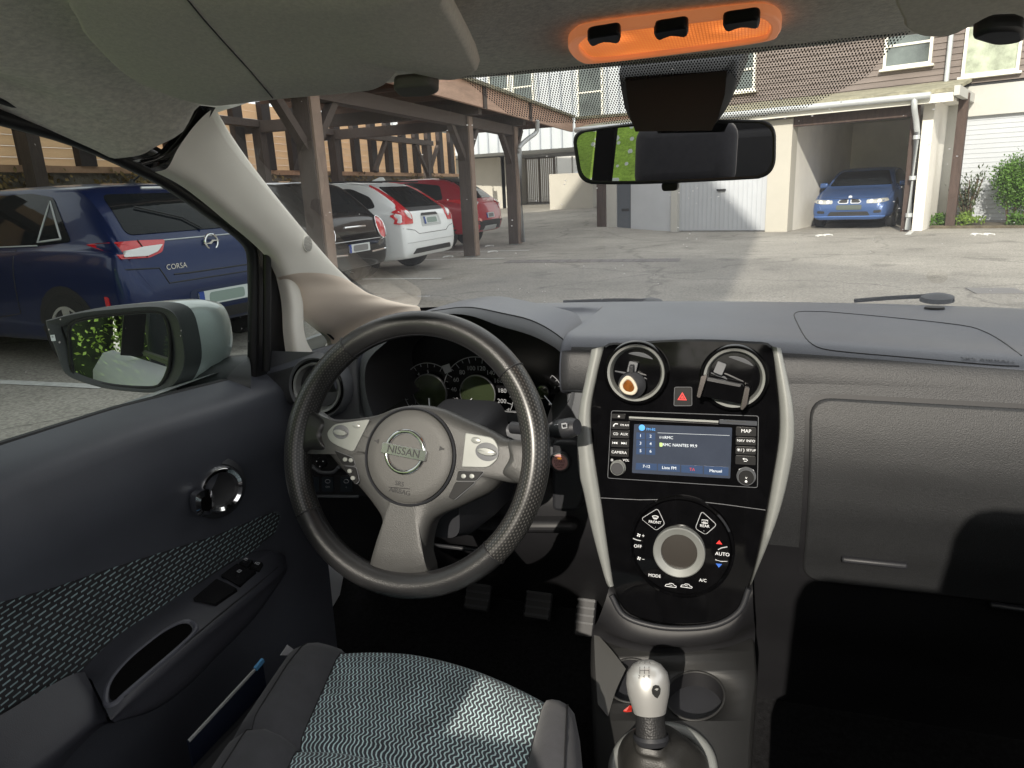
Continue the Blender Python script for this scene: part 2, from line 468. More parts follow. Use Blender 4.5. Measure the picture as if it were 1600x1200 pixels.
# hub body with three spokes: radial dome from its outline
HC = W(640, 711, 0.0)
out = [(474, 640), (500, 651), (530, 655), (562, 652), (590, 647), (620, 636), (655, 632), (690, 638), (722, 652), (758, 668), (788, 684), (815, 690), (838, 700),
       (838, 748), (808, 756), (783, 752), (765, 768), (742, 780), (712, 794), (690, 803), (674, 815), (666, 838), (663, 865), (664, 905),
       (580, 905), (588, 865), (596, 835), (596, 812), (580, 786), (556, 757), (530, 730), (510, 708), (494, 700), (468, 706)]
O3 = [W(x, y, 0.0) for x, y in out]
O3 = catmull(O3, 4, closed=True)
mb = MB(); rows = []
def dome(s, z): return [HC + (p - HC) * s + WN * z for p in O3]
for s, z in ((0.98, -0.03), (1.0, -0.008), (0.985, -0.002), (0.95, 0.003), (0.88, 0.0065), (0.75, 0.0085), (0.5, 0.009), (0.2, 0.009)): rows.append(dome(s, z))
mb.grid(rows, closed=True)
mb.poly(rows[-1])
mb.build('hub_cover', wheel, m_hub, angle=50)
# leather root pieces where side spokes run into the rim
for pts in ([(795, 690), (815, 688), (836, 700), (838, 735), (818, 756), (794, 748), (785, 738), (797, 715)],
            [(470, 640), (500, 648), (512, 660), (506, 682), (513, 705), (490, 704), (466, 706)]):
    c = sum((W(x, y, 0.004) for x, y in pts), V((0, 0, 0))) / len(pts)
    P = catmull([W(x, y, 0.004) for x, y in pts], 4, closed=True)
    mb = MB(); mb.grid([[c + (p - c) * s + WN * z for p in P] for s, z in ((1.0, -0.014), (1.0, 0.0), (0.93, 0.004), (0.7, 0.0065), (0.3, 0.0072))], closed=True)
    mb.poly([c + (p - c) * 0.3 + WN * 0.0072 for p in P])
    mb.build('spoke_root', wheel, m_hub if pts[0][0] > 700 else m_perf, angle=60)
# tilted frame of the turned wheel
_r = math.radians(-6.5); RX = WX * math.cos(_r) + WY * math.sin(_r); RY = -WX * math.sin(_r) + WY * math.cos(_r)
PC = W(640, 713, 0.011)
mb = MB()
mb.lathe([(0.0635, -0.004), (0.0635, 0.0015), (0.062, 0.003), (0.0605, 0.0015), (0.0603, 0.0005)], PC, WN, 64)
mb.build('hub_ring', wheel, m_plastic)
mb = MB()
mb.lathe([(0.0596, -0.004), (0.0594, 0.0015), (0.057, 0.0032), (0.045, 0.0046), (0.02, 0.0052), (0, 0.0053)], PC, WN, 64)
airbag = mb.build('airbag_pad', wheel, m_pad)
mb = MB()
mb.text('SRS', W(624, 756, 0.0165), RX, RY, 0.0085); mb.text('AIRBAG', W(624, 768, 0.0165), RX, RY, 0.0085)
mb.bar(W(607, 761, 0.0165), W(641, 764, 0.0165), 0.0006, 0.0005)
mb.build('airbag_legend', airbag, m_deep, smooth=False)
for (x, y, s) in ((588, 689, 1), (690, 701, -1)):
    c = W(x, y, 0.0165); mb = MB()
    mb.poly([c + RX * a * s + RY * b for a, b in ((-0.003, -0.001), (-0.001, -0.001), (0.003, -0.003), (0.003, 0.003), (-0.001, 0.001), (-0.003, 0.001))]); mb.build('horn_symbol', airbag, m_deep, smooth=False)
# emblem: ring crossed by a lettered bar
EC = W(633, 706, 0.0165)
mb = MB()
R1 = [EC + RX * (0.0262 * math.cos(2 * math.pi * i / 60)) + RY * (0.0262 * math.sin(2 * math.pi * i / 60)) for i in range(60)]
mb.tube(R1, 0.0034, 10, closed=True, up=WN, flat=1.0)
bw, bh = 0.0315, 0.0068
bar_pts = rounded([EC + RX * a + RY * b - WN * 0.002 for a, b in ((-bw, -bh), (bw, -bh), (bw, bh), (-bw, bh))], 0.002, 3)
mb.prism(bar_pts, WN * 0.0072)
mb.mi = 1
mb.text('NISSAN', EC + WN * 0.0056, RX, RY, 0.0138)
mb.build('emblem', wheel, [m_chrome, m_deep], bevel=0.0008)

def wpanel(name, pts, off, th, m, r=4, bevel=0.001, parent=wheel):
    P = rounded([V((x, y)) for x, y in pts], r, 4)
    mb = MB(); mb.prism([W(p.x, p.y, off) for p in P], WN * th)
    return mb.build(name, parent, m, bevel=bevel)
def woval(name, x, y, a, b, off, th, m, parent, n=24):
    c = W(x, y, off); mb = MB()
    mb.lathe([(1.0, 0), (1.0, th * 0.6), (0.85, th), (0, th * 1.1)], c, WN, n, up=WY)
    for v in mb.bm.verts:
        d = v.co - c; h = d.dot(WN); x_ = d.dot(RX); y_ = d.dot(RY)
        v.co = c + RX * (x_ * a) + RY * (y_ * b) + WN * h
    return mb.build(name, parent, m)
sl = wpanel('switch_plate', [(513, 676), (525, 663), (581, 655), (555, 707), (530, 697), (517, 689)], 0.006, 0.0045, m_silver, 6)
woval('switch_bezel', 533, 675, 0.0125, 0.0095, 0.0100, 0.0008, m_plastic_mid, sl)
woval('rocker', 533, 676, 0.0105, 0.0042, 0.0106, 0.0035, m_silver, sl)
woval('push_button', 557, 665, 0.0062, 0.0036, 0.0100, 0.0012, m_silver, sl)
sr = wpanel('switch_plate', [(729, 676), (773, 684), (781, 699), (780, 717), (765, 731), (723, 730)], 0.006, 0.0045, m_silver, [3, 8, 6, 6, 8, 3])
woval('switch_bezel', 761, 706, 0.0155, 0.0115, 0.0100, 0.0008, m_plastic_mid, sr)
woval('rocker', 761, 706, 0.0130, 0.0048, 0.0106, 0.0035, m_silver, sr)
woval('push_button', 744, 688, 0.0066, 0.0042, 0.0100, 0.0012, m_silver, sr)
for pts, dots in (([(524, 704), (552, 715), (556, 728), (537, 726)], [(540, 718), (549, 719)]),
                  ([(538, 728), (557, 730), (562, 752), (556, 757)], [(547, 736), (552, 747)]),
                  ([(717, 736), (757, 737), (745, 751), (714, 751)], [(725, 744), (738, 744)]),
                  ([(713, 753), (744, 753), (711, 781), (702, 777)], [])):
    o = wpanel('switch_button', pts, 0.0065, 0.0032, m_button, 3, 0.0006)
    for x, y in dots: woval('button_stud', x, y, 0.0036, 0.0030, 0.0095, 0.002, m_silver, o, 14)
    P = [W(x, y, 0.0085) for x, y in pts]
    mb = MB(); mb.tube(rounded(P, 0.003, 3), 0.0006, 6, closed=True, up=WN); mb.build('button_edge', o, m_plastic_mid)
# column shroud behind the wheel
mb = MB()
prof = []
for y, hw, zt, zb in ((0.80, 0.052, 0.868, 0.77), (0.84, 0.058, 0.885, 0.755), (0.92, 0.064, 0.90, 0.745), (1.0, 0.066, 0.905, 0.74)):
    cx = -0.334
    prof.append(rounded([V((cx - hw, y, zb)), V((cx + hw, y, zb)), V((cx + hw * 1.05, y, (zt + zb) / 2)), V((cx + hw * 0.8, y, zt)), V((cx - hw * 0.8, y, zt)), V((cx - hw * 1.05, y, (zt + zb) / 2))], 0.02, 4))
mb.grid(prof, closed=True); mb.poly(prof[0])
mb.build('column_shroud', car, m_plastic)
# wiper stalk on the right
mb = MB()
a, b = aty(800, 668, 0.885), aty(872, 674, 0.862); e = aty(905, 667, 0.852)
mb.tube(catmull([a, b, aty(880, 672, 0.858)], 4), 0.0085, 14)
st = [V(p) for p in (aty(866, 673, 0.864), aty(874, 671, 0.860), aty(893, 668, 0.855), aty(902, 667, 0.853))]
mb.tube(st, [0.011, 0.0155, 0.0155, 0.012], 18, flat=0.85)
mb.mi = 1
u = (st[2] - st[1]).normalized(); c = aty(882, 666, 0.838)
mb.text('□', c, u, V((0, 0, 1)), 0.010)
mb.bar(c - u * 0.004 + V((0, 0, .003)), c + u * 0.004 + V((0, 0, .003)), 0.0007, 0.0007); mb.bar(c - u * 0.004 - V((0, 0, .002)), c + u * 0.0035 - V((0, 0, .002)), 0.0007, 0.0007)
for q in (-1, 1): mb.bar(c + u * 0.004 * q + V((0, 0, .003)), c + u * 0.0036 * q - V((0, 0, .002)), 0.0007, 0.0007)
mb.bar(aty(866, 664, .845), aty(872, 663, .845), 0.0008, 0.0008)
mb.build('wiper_stalk', car, [m_plastic, m_dimwhite])
# ------------------------------------------------------------------ centre stack
SP0 = V((0, 0.925, 0.86)); SN = V((0, -1, 0.2)).normalized()
def S(px, py, off=0.0): return atp(px, py, SP0 + SN * off, SN)
SX = V((1, 0, 0)); SY = SN.cross(SX)                # up along the panel
def sp(name, pts, off, th, m, r=3, bevel=0.0008, parent=None, smooth_n=4):
    P = rounded([V((x, y)) for x, y in pts], r, smooth_n)
    mb = MB(); mb.prism([S(p.x, p.y, off) for p in P], SN * th)
    return mb.build(name, parent, m, bevel=bevel)
stack = part('centre_console_panel', car)
fas = [(944, 541), (985, 535), (1075, 530), (1165, 533), (1207, 541), (1213, 590), (1218, 640), (1217, 690), (1207, 752), (1192, 830), (1173, 908), (1140, 968), (1060, 977), (985, 960), (958, 915), (948, 850), (936, 765), (925, 690), (923, 640), (932, 590)]
P2 = catmull([V(p) for p in fas], 4, closed=True)
mb = MB(); c0 = S(1065, 740)
F = [S(p.x, p.y, 0) for p in P2]
mb.grid([[p - SN * 0.05 for p in F], F, [c0 + (p - c0) * 0.985 + SN * 0.003 for p in F], [c0 + (p - c0) * 0.6 + SN * 0.0035 for p in F], [c0 + (p - c0) * 0.1 + SN * 0.0035 for p in F]], closed=True)
mb.poly([c0 + (p - c0) * 0.1 + SN * 0.0035 for p in F])
fascia = mb.build('fascia', stack, m_piano, angle=40)
# split line between radio and climate halves
mb = MB(); mb.tube([S(939, 778, 0.0036), S(1000, 781, 0.0036), S(1060, 780, 0.0036), S(1130, 788, 0.0036), S(1196, 797, 0.0036)], 0.0005, 6)
mb.build('split_line', fascia, m_plastic_mid)
# silver side trims (bowed strips)
def strip(L, R, name, bulge):
    mb = MB(); rows = []
    for (a, b) in zip(L, R):
        A, B = S(*a, 0.002), S(*b, 0.003); w = B - A
        rows.append([A - SN * 0.03, A, A + w * 0.12 + SN * bulge * 0.6, A + w * 0.5 + SN * bulge, A + w * 0.88 + SN * bulge * 0.6, B, B - SN * 0.006])
    C = [catmull([r[j] for r in rows], 5) for j in range(7)]
    mb.grid([[C[j][i] for j in range(7)] for i in range(len(C[0]))])
    return mb.build(name, stack, m_silver, angle=60)
strip([(924, 546), (915, 590), (905, 640), (902, 690), (904, 735), (912, 770), (925, 830), (944, 900), (950, 915)],
      [(944, 541), (932, 590), (923, 640), (925, 690), (936, 765), (940, 790), (947, 840), (957, 905), (959, 915)], 'silver_trim', 0.006)
strip([(1206, 541), (1213, 590), (1218, 640), (1217, 690), (1207, 752), (1199, 800), (1189, 850), (1176, 900), (1172, 912)],
      [(1220, 544), (1231, 590), (1240, 640), (1241, 690), (1232, 745), (1218, 800), (1200, 850), (1180, 898), (1174, 912)], 'silver_trim', 0.006)

# ---- round air vents
def round_vent(cx, cy, rp, o_fn, n_, upv, parent, ringm=m_silver, tilt=None, vane=True):
    """o_fn(px,py,off) maps to the panel plane; rp = outer radius in metres"""
    v = part('air_vent', parent)
    c = o_fn(cx, cy, 0.003)
    mb = MB(); mb.lathe([(rp * 1.0, 0), (rp * 1.0, 0.006), (rp * 0.95, 0.010), (rp * 0.88, 0.008)], c, n_, 56, up=upv); mb.build('bezel', v, m_piano)
    mb = MB(); mb.lathe([(rp * 0.885, 0.004), (rp * 0.87, 0.013), (rp * 0.80, 0.0115), (rp * 0.735, 0.001), (rp * 0.73, -0.004)], c, n_, 56, up=upv); mb.build('silver_ring', v, ringm)
    mb = MB(); mb.lathe([(rp * 0.74, 0.0), (rp * 0.72, -0.03), (0, -0.032)], c, n_, 40, up=upv); mb.build('duct', v, m_deep)
    return v, c
def SFN(px, py, off): return S(px, py, off)
vL, cL = round_vent(995, 582, 0.0440, SFN, SN, SY, stack)
vR, cR = round_vent(1147, 590, 0.0440, SFN, SN, SY, stack)
def turbine(v, c, r, ang, tab):
    """turning barrel: two round flaps with gaps, and a little tab"""
    ca, sa = math.cos(ang), math.sin(ang); X = SX * ca + SY * sa; Y = -SX * sa + SY * ca
    tilt = math.radians(24)
    for s in (1, -1):
        mb = MB(); pts = []
        a0, a1 = (0.12 * math.pi, 0.95 * math.pi)
        for i in range(21):
            a = a0 + (a1 - a0) * i / 20
            pts.append((r * 0.97 * math.cos(a), s * r * 0.97 * math.sin(a)))
        pts += [(-r * 0.35, s * r * 0.10), (0, s * r * 0.28), (r * 0.4, s * r * 0.12)]
        P = [c + X * x + Y * (y * math.cos(tilt)) + SN * (0.002 - y * s * 0.0 + (y - s * r * .5) * math.sin(tilt) * 0.6 - 0.004) for x, y in pts]
        mb.prism(P, SN * -0.003); mb.build('flap', v, m_plastic_mid, bevel=0.0008)
    mb = MB(); mb.tube([c + X * (-r * .95) - SN * .004, c + X * (-r * .3) + Y * r * .02 - SN * .001, c + X * (r * .3) - Y * r * .02 - SN * .001, c + X * (r * .95) - SN * .004], 0.002, 8); mb.build('vane', v, m_plastic)
    if tab:
        o = S(*tab, 0.008); mb = MB()
        mb.prism(rounded([o + X * a + Y * b for a, b in ((-.006, -.008), (.006, -.008), (.006, .008), (-.006, .008))], 0.002, 3), SN * 0.006)
        mb.build('tab', v, m_plastic_mid, bevel=0.001)
turbine(vL, cL, 0.0315, math.radians(-12), (989, 574))
turbine(vR, cR, 0.0315, math.radians(-20), (1125, 575))
# ---- hazard switch
hz = sp('hazard_switch', [(1054, 605), (1081, 605), (1081, 634), (1053, 634)], 0.0035, 0.003, m_button, 3, 0.0008, stack)
mb = MB(); c = S(1066, 621, 0.0068)
tri = [c + SX * (0.0072 * math.cos(a)) + SY * (0.0072 * math.sin(a)) for a in (math.pi / 2, math.pi * 7 / 6, math.pi * 11 / 6)]
tri2 = [c + (p - c) * 0.62 for p in tri]; tri3 = [c + (p - c) * 0.42 for p in tri]
mb.ringprism(tri, tri2, SN * 0.0004); mb.ringprism(tri3, [c + (p - c) * 0.12 for p in tri], SN * 0.0004); mb.build('warning_triangle', hz, m_red, smooth=False)
mb = MB(); mb.tube(rounded([S(x, y, 0.0066) for x, y in ((1054, 605), (1081, 605), (1081, 634), (1053, 634))], 0.002, 3), 0.0005, 6, closed=True, up=SN); mb.build('edge', hz, m_plastic_mid)

# ---- radio
radio = part('radio', car)
def quad(z0, z1): return None
def Z(zx, zy): return (880 + zx / 4.0, 500 + zy / 4.0)         # pixel of the enlarged view
sp('body', [Z(300, 565), Z(1222, 598), Z(1216, 1050), Z(276, 990)], 0.003, 0.004, m_piano, 3, 0.001, radio)
mb = MB(); mb.tube(rounded([S(*Z(*q), 0.0072) for q in ((302, 567), (1220, 600), (1214, 1048), (278, 988))], 0.003, 3), 0.0005, 6, closed=True, up=SN); mb.build('outline', radio, m_plastic_mid)
mb = MB(); mb.bar(S(*Z(412, 608), 0.0075), S(*Z(970, 636), 0.0075), 0.0025, 0.0012, up=SN); mb.build('disc_slot', radio, m_silver)
mb = MB(); mb.bar(S(*Z(412, 622), 0.0074), S(*Z(970, 650), 0.0074), 0.001, 0.0015, up=SN); mb.build('slot_lip', radio, m_deep)
sp('card_slot', [Z(975, 620), Z(1212, 632), Z(1212, 662), Z(975, 648)], 0.0068, 0.001, mat('card_flap', (0.05, 0.055, 0.065), 0.25), 1.5, 0.0004, radio)
mb = MB(); mb.bar(S(*Z(1020, 633), 0.0082), S(*Z(1140, 639), 0.0082), 0.001, 0.0008, up=SN); mb.build('card_gap', radio, m_deep)
# buttons with their captions in one mesh
def rb(q, caps, size=0.0058, th=0.003):
    P = rounded([V(Z(*p)) for p in q], 1.5, 2)
    mb = MB(); mb.prism([S(p.x, p.y, 0.0066) for p in P], SN * th); mb.mi = 1
    for (t, zx, zy) in caps:
        o = S(*Z(zx, zy), 0.0066 + th + 0.0003)
        if t == 'back':
            mb.text('D', o + SX * 0.001, -SX, SY, 0.005) if False else None
            mb.tube([o + SX * x + SY * y for x, y in ((-.003, .0015), (.001, .0015), (.0025, 0), (.001, -.0015), (-.002, -.0015))], 0.0005, 5)
            mb.poly([o + SX * x + SY * y for x, y in ((-.004, .0015), (-.0018, .003), (-.0018, 0))])
        elif t in ('<<', '>>'):
            s = -1 if t == '<<' else 1
            for d in (0, 0.003): mb.poly([o + SX * (s * (x + d - .003)) + SY * y for x, y in ((0, .0017), (.003, 0), (0, -.0017))])
            mb.bar(o + SX * s * .0036 - SY * .0017, o + SX * s * .0036 + SY * .0017, 0.0006, 0.0006)
        elif t == 'tel':
            mb.tube(catmull([o + SX * x + SY * y for x, y in ((-.003, -.0022), (-.0022, .0002), (0, .0018), (.003, .0015))], 3), 0.0008, 6)
        elif t == 'sun':
            mb.lathe([(0.0012, 0), (0, 0.0001)], o - SX * .0035, SN, 12)
            for i in range(8):
                a = i * math.pi / 4; mb.bar(o - SX * .0035 + (SX * math.cos(a) + SY * math.sin(a)) * .0016, o - SX * .0035 + (SX * math.cos(a) + SY * math.sin(a)) * .0024, 0.0004, 0.0004)
            mb.bar(o - SX * .0005 - SY * .002, o + SX * .0005 + SY * .002, 0.0004, 0.0004)
            mb.text(')', o + SX * .003, SX, SY, 0.006)
        else: mb.text(t, o, SX, SY, size)
    mb.build('button', radio, [m_button, m_white], smooth=False)
rb([(306, 585), (390, 588), (388, 616), (305, 612)], [('▲', 348, 601)] if False else [])
mb = MB(); o = S(*Z(348, 601), 0.0099); mb.poly([o + SX * x + SY * y for x, y in ((-.0015, -.0006), (.0015, -.0006), (0, .0014))]); mb.bar(o + SX * -.0015 - SY * .0012, o + SX * .0015 - SY * .0012, .0005, .0003); mb.build('eject_mark', radio, m_white, smooth=False)
rb([(304, 632), (416, 636), (415, 682), (303, 678)], [('tel', 328, 656), ('FM·AM', 384, 658)], 0.0040)
rb([(303, 688), (415, 692), (414, 738), (302, 734)], [('CD', 328, 712), ('AUX', 381, 714)], 0.0050)
rb([(302, 744), (414, 748), (413, 795), (300, 790)], [('<<', 325, 768), ('>>', 377, 770)])
rb([(299, 802), (412, 806), (410, 854), (297, 848)], [('CAMERA', 349, 828)], 0.0054)
rb([(1080, 668), (1206, 673), (1205, 726), (1079, 721)], [('MAP', 1143, 695)], 0.0064)
rb([(1079, 732), (1205, 737), (1204, 782), (1078, 777)], [('NAV', 1110, 754), ('INFO', 1172, 757)], 0.0047)
rb([(1078, 790), (1204, 795), (1203, 840), (1077, 835)], [('sun', 1114, 812), ('SETUP', 1174, 815)], 0.0042)
rb([(1077, 847), (1203, 852), (1202, 905), (1076, 898)], [('back', 1140, 876)])
def knob(px, py, r, name, parent, face, off=0.007, h=0.010):
    c = S(px, py, off); mb = MB()
    mb.lathe([(r * 1.08, 0), (r * 1.08, h * 0.25), (r, h * 0.3), (r * 0.97, h * 0.9), (r * 0.9, h), (r * 0.86, h)], c, SN, 40); mb.build(name, parent, m_silver if face else m_plastic_mid)
    mb = MB(); mb.lathe([(r * 0.87, h * 0.95), (r * 0.8, h * 1.02), (0, h * 1.02)], c, SN, 40); mb.build('knob_face', parent, m_plastic if face else m_button)
    return c
knob(966, 730.5, 0.0098, 'volume_knob', radio, True)
c = knob(1166, 744, 0.0112, 'menu_knob', radio, False)
mb = MB(); mb.text('v', c + SN * 0.0104, SX, SY, 0.006); mb.build('knob_mark', radio, m_white, smooth=False); mb = MB(); mb.lathe([(0.0016, 0.0103), (0, 0.0104)], c - SY * .005, SN, 12)
mb.build('knob_dot', radio, m_white, smooth=False)
for L in (((1098, 935), (1118, 926), (1128, 925)), ((1158, 927), (1172, 929), (1192, 942))):
    mb = MB(); mb.tube([S(*Z(q, w), 0.0074) for q, w in L], 0.0005, 5); mb.build('knob_arrow', radio, m_white)
mb = MB(); mb.text('VOL', S(*Z(392, 877), 0.0074), SX, SY, 0.0046); mb.build('knob_caption', radio, m_white, smooth=False)
mb = MB(); mb.tube([S(*Z(305, 875), 0.0074) + SX * .0014 * math.cos(i * .7) + SY * .0014 * math.sin(i * .7) for i in range(9)], 0.0004, 5, closed=True); mb.build('power_symbol', radio, m_white)
# screen with its picture
m_screen = mat('screen_glass', (0.035, 0.042, 0.06), 0.12, emit=((0.16, 0.20, 0.28), 0.10), var=(7, 0.3), bump=(60, 0.02))
m_tile = mat('screen_tile', (0.03, 0.05, 0.10), 0.2, emit=((0.08, 0.16, 0.36), 0.16))
m_stext = mat('screen_text', (0.6, 0.65, 0.7), 0.3, emit=((0.75, 0.82, 0.9), 0.42))
m_sicon = mat('screen_icon', (0.05, 0.2, 0.5), 0.3, emit=((0.1, 0.45, 1.0), 0.8))
m_sgreen = mat('screen_green', (0.4, 0.6, 0.2), 0.3, emit=((0.6, 0.9, 0.3), 0.3))
m_sred = mat('screen_red', (0.4, 0.03, 0.03), 0.3, emit=((0.8, 0.06, 0.05), 0.3))
scr = sp('screen', [Z(444, 650), Z(1056, 672), Z(1044, 990), Z(430, 955)], 0.0066, 0.001, m_screen, 2, 0.0003, radio)
sx = (S(*Z(1056, 672)) - S(*Z(444, 650))).normalized()
mb = MB()
def tile(q, mi): 
    mb.mi = mi; mb.prism([S(*Z(*p), 0.0077) for p in q], SN * 0.0002)
for r_ in range(3):
    y = 700 + r_ * 47
    tile([(458, y + 2), (512, y + 4), (511, y + 46), (456, y + 44)], 0); tile([(520, y + 5), (576, y + 7), (575, y + 49), (518, y + 47)], 0)
for q in ([(455, 893), (585, 898), (585, 940), (452, 935)], [(592, 898), (730, 904), (730, 950), (592, 942)], [(738, 905), (872, 912), (872, 962), (738, 952)], [(880, 912), (1034, 920), (1032, 974), (880, 964)]): tile(q, 0)
mb.mi = 1
for i in range(6): mb.text(str(i + 1), S(*Z(483 + (i % 2) * 63, 724 + (i // 2) * 47 + (i % 2) * 3), 0.0082), sx, SY, 0.0056)
for t, x, y, s in (('RMC', 660, 736, 0.0056), ('RMC NANTES 99.9', 728, 784, 0.0056), ('7-12', 520, 916, 0.0056), ('Liste FM', 662, 925, 0.0056), ('Manuel', 953, 944, 0.0056)):
    mb.text(t, S(*Z(x, y), 0.0082), sx, SY, s)
mb.text('((•))', S(*Z(616, 733), 0.0082), sx, SY, 0.004)
mb.bar(S(*Z(590, 705), 0.0078), S(*Z(1040, 722), 0.0078), 0.0003, 0.0003)
mb.mi = 2; mb.lathe([(0.0042, 0.0002), (0, 0.0003)], S(*Z(492, 673), 0.0079), SN, 18); mb.text('FM-B2', S(*Z(548, 684), 0.0082), sx, SY, 0.0046)
mb.mi = 3; mb.prism(rounded([S(*Z(*p), 0.0079) for p in ((602, 766), (620, 767), (620, 792), (602, 791))], 0.001, 2), SN * .0002)
mb.mi = 4; mb.text('TA', S(*Z(806, 935), 0.0082), sx, SY, 0.0056)
mb.build('screen_picture', scr, [m_tile, m_stext, m_sicon, m_sgreen, m_sred], smooth=False)

# ---- round climate control
clim = part('climate_control', car)
def ZC(zx, zy): return (880 + zx / 4.0, 750 + zy / 4.0)
cc = S(*ZC(738, 412), 0.003); RO = 0.0675
mb = MB(); mb.lathe([(RO * 1.04, 0), (RO * 1.03, 0.008), (RO * 0.99, 0.0095), (RO * 0.96, 0.006)], cc, SN, 80); mb.build('outer_ring', clim, m_piano)
mb = MB(); mb.lathe([(RO * 0.96, 0.004), (RO * 0.95, 0.0062), (RO * 0.5, 0.0085), (RO * 0.3, 0.0088), (0, 0.0088)], cc, SN, 80); mb.build('key_ring', clim, m_piano)
dc = S(*ZC(727, 440), 0.011)
mb = MB(); mb.lathe([(0.0345, -0.003), (0.0340, 0.011), (0.0325, 0.0125), (0.0240, 0.008), (0.0236, 0.004)], dc, SN, 64); mb.build('dial_ring', clim, m_silver)
mb = MB(); mb.lathe([(0.0240, 0.0035), (0, 0.0042)], dc, SN, 48); mb.build('dial_display', clim, mat('dial_display', (0.028, 0.024, 0.02), 0.35))
def key(q, caps, size=0.0058, name='key'):
    P = rounded([V(ZC(*p)) for p in q], 3, 4); mb = MB()
    mb.prism([S(p.x, p.y, 0.0095) for p in P], SN * 0.0028); mb.mi = 1
    for t, x, y in caps:
        o = S(*ZC(x, y), 0.0126)
        if t == 'shield':
            mb.tube(catmull([o + SX * a + SY * b for a, b in ((-.004, .0018), (0, .0028), (.004, .0018))], 3), .0005, 5); mb.tube([o + SX * a + SY * b for a, b in ((-.004, .0018), (-.0025, -.001), (.0025, -.001), (.004, .0018))], .0005, 5)
            for d in (-.0015, 0, .0015): mb.bar(o + SX * d - SY * .003, o + SX * d + SY * .001, .0004, .0004)
        elif t == 'rearw':
            mb.tube([o + SX * a + SY * b for a, b in ((-.0038, .0025), (.0038, .0025), (.0038, -.0015), (-.0038, -.0015))], .0005, 5, closed=True)
            for d in (-.0015, 0, .0015): mb.bar(o + SX * d - SY * .003, o + SX * d + SY * .001, .0004, .0004)
        elif t == 'fan':
            for i in range(4):
                a = i * math.pi / 2 + .5; mb.poly([o + SX * r * math.cos(a + d) + SY * r * math.sin(a + d) for r, d in ((.0003, 0), (.0024, -.45), (.0028, .1), (.0020, .5))])
        elif t in ('car1', 'car2'):
            mb.tube(catmull([o + SX * a + SY * b for a, b in ((-.0045, -.001), (-.004, .0006), (-.002, .0008), (-.001, .0022), (.002, .0022), (.003, .0006), (.0048, 0), (.0045, -.001))], 2), .00035, 5); mb.bar(o - SX * .0045 - SY * .001, o + SX * .0045 - SY * .001, .0005, .0005)
            mb.bar(o + SX * (-.001 if t == 'car1' else -.004) + SY * .003, o + SX * .001, .0004, .0004)
        else: mb.text(t, o, SX, SY, size)
    o_ = mb.build(name, clim, [m_piano, m_white], smooth=False); return o_
for q in ([(487, 242), (590, 178), (636, 275), (582, 316)], [(866, 195), (960, 280), (890, 342), (825, 302)]):
    mb = MB(); mb.tube(rounded([S(*ZC(*p), 0.0118) for p in q], 0.004, 4), 0.0005, 6, closed=True, up=SN); mb.build('key_outline', clim, m_dimwhite)
key([(493, 242), (588, 184), (630, 274), (582, 310)], [('shield', 576, 236), ('FRONT', 573, 264), ('·', 576, 296)], 0.0052)
key([(866, 202), (952, 280), (890, 336), (830, 300)], [('rearw', 885, 262), ('REAR', 884, 288), ('·', 880, 320)], 0.0052)
key([(445, 378), (500, 378), (508, 415), (498, 455), (440, 455)], [('OFF', 466, 415)], 0.0062)
key([(965, 432), (1028, 418), (1036, 462), (1026, 508), (960, 505)], [('AUTO', 995, 464)], 0.0066)
for t, x, y, s in (('+', 500, 350, .007), ('–', 500, 494, .007), ('MODE', 571, 599, .0060), ('A/C', 873, 628, .0060)): mb = MB(); mb.text(t, S(*ZC(x, y), 0.0122), SX, SY, s); mb.build('key_caption', clim, m_white, smooth=False)
for x, y in ((472, 345), (474, 490)):
    o = S(*ZC(x, y), 0.0122); mb = MB()
    for i in range(4):
        a = i * math.pi / 2 + .5; mb.poly([o + SX * r * math.cos(a + d) + SY * r * math.sin(a + d) for r, d in ((.0003, 0), (.0024, -.45), (.0028, .1), (.0020, .5))])
    mb.build('fan_symbol', clim, m_white, smooth=False)
for x, y in ((672, 660), (770, 664)):
    o = S(*ZC(x, y), 0.0118); mb = MB(); mb.tube(catmull([o + SX * a + SY * b for a, b in ((-.0075, -.0015), (-.006, .001), (-.003, .0014), (-.0015, .003), (.003, .003), (.0045, .001), (.0075, 0), (.007, -.0018))], 2), .0004, 5); mb.bar(o - SX * .0075 - SY * .0016, o + SX * .007 - SY * .0018, .0006, .0006)
    mb.bar(o - SX * .002 + SY * .001, o + SX * .002 + SY * .0005, .0005, .0005); mb.build('air_symbol', clim, m_white, smooth=False)
mb = MB(); o = S(*ZC(975, 389), 0.0122); mb.poly([o + SX * a + SY * b for a, b in ((-.004, -.0025), (.004, -.0025), (0, .0028))]); mb.build('warmer_arrow', clim, m_red, smooth=False)
mb = MB(); o = S(*ZC(973, 535), 0.0122); mb.poly([o + SX * a + SY * b for a, b in ((-.004, .0025), (0, -.0028), (.004, .0025))]); mb.build('cooler_arrow', clim, m_blue, smooth=False)
for L in (((436, 365), (462, 375), (486, 380)), ((968, 436), (990, 424), (1026, 418)), ((950, 498), (985, 508), (1026, 508))):
    mb = MB(); mb.tube([S(*ZC(a, b), 0.0118) for a, b in L], .0007, 6); mb.build('key_edge', clim, m_dimwhite)

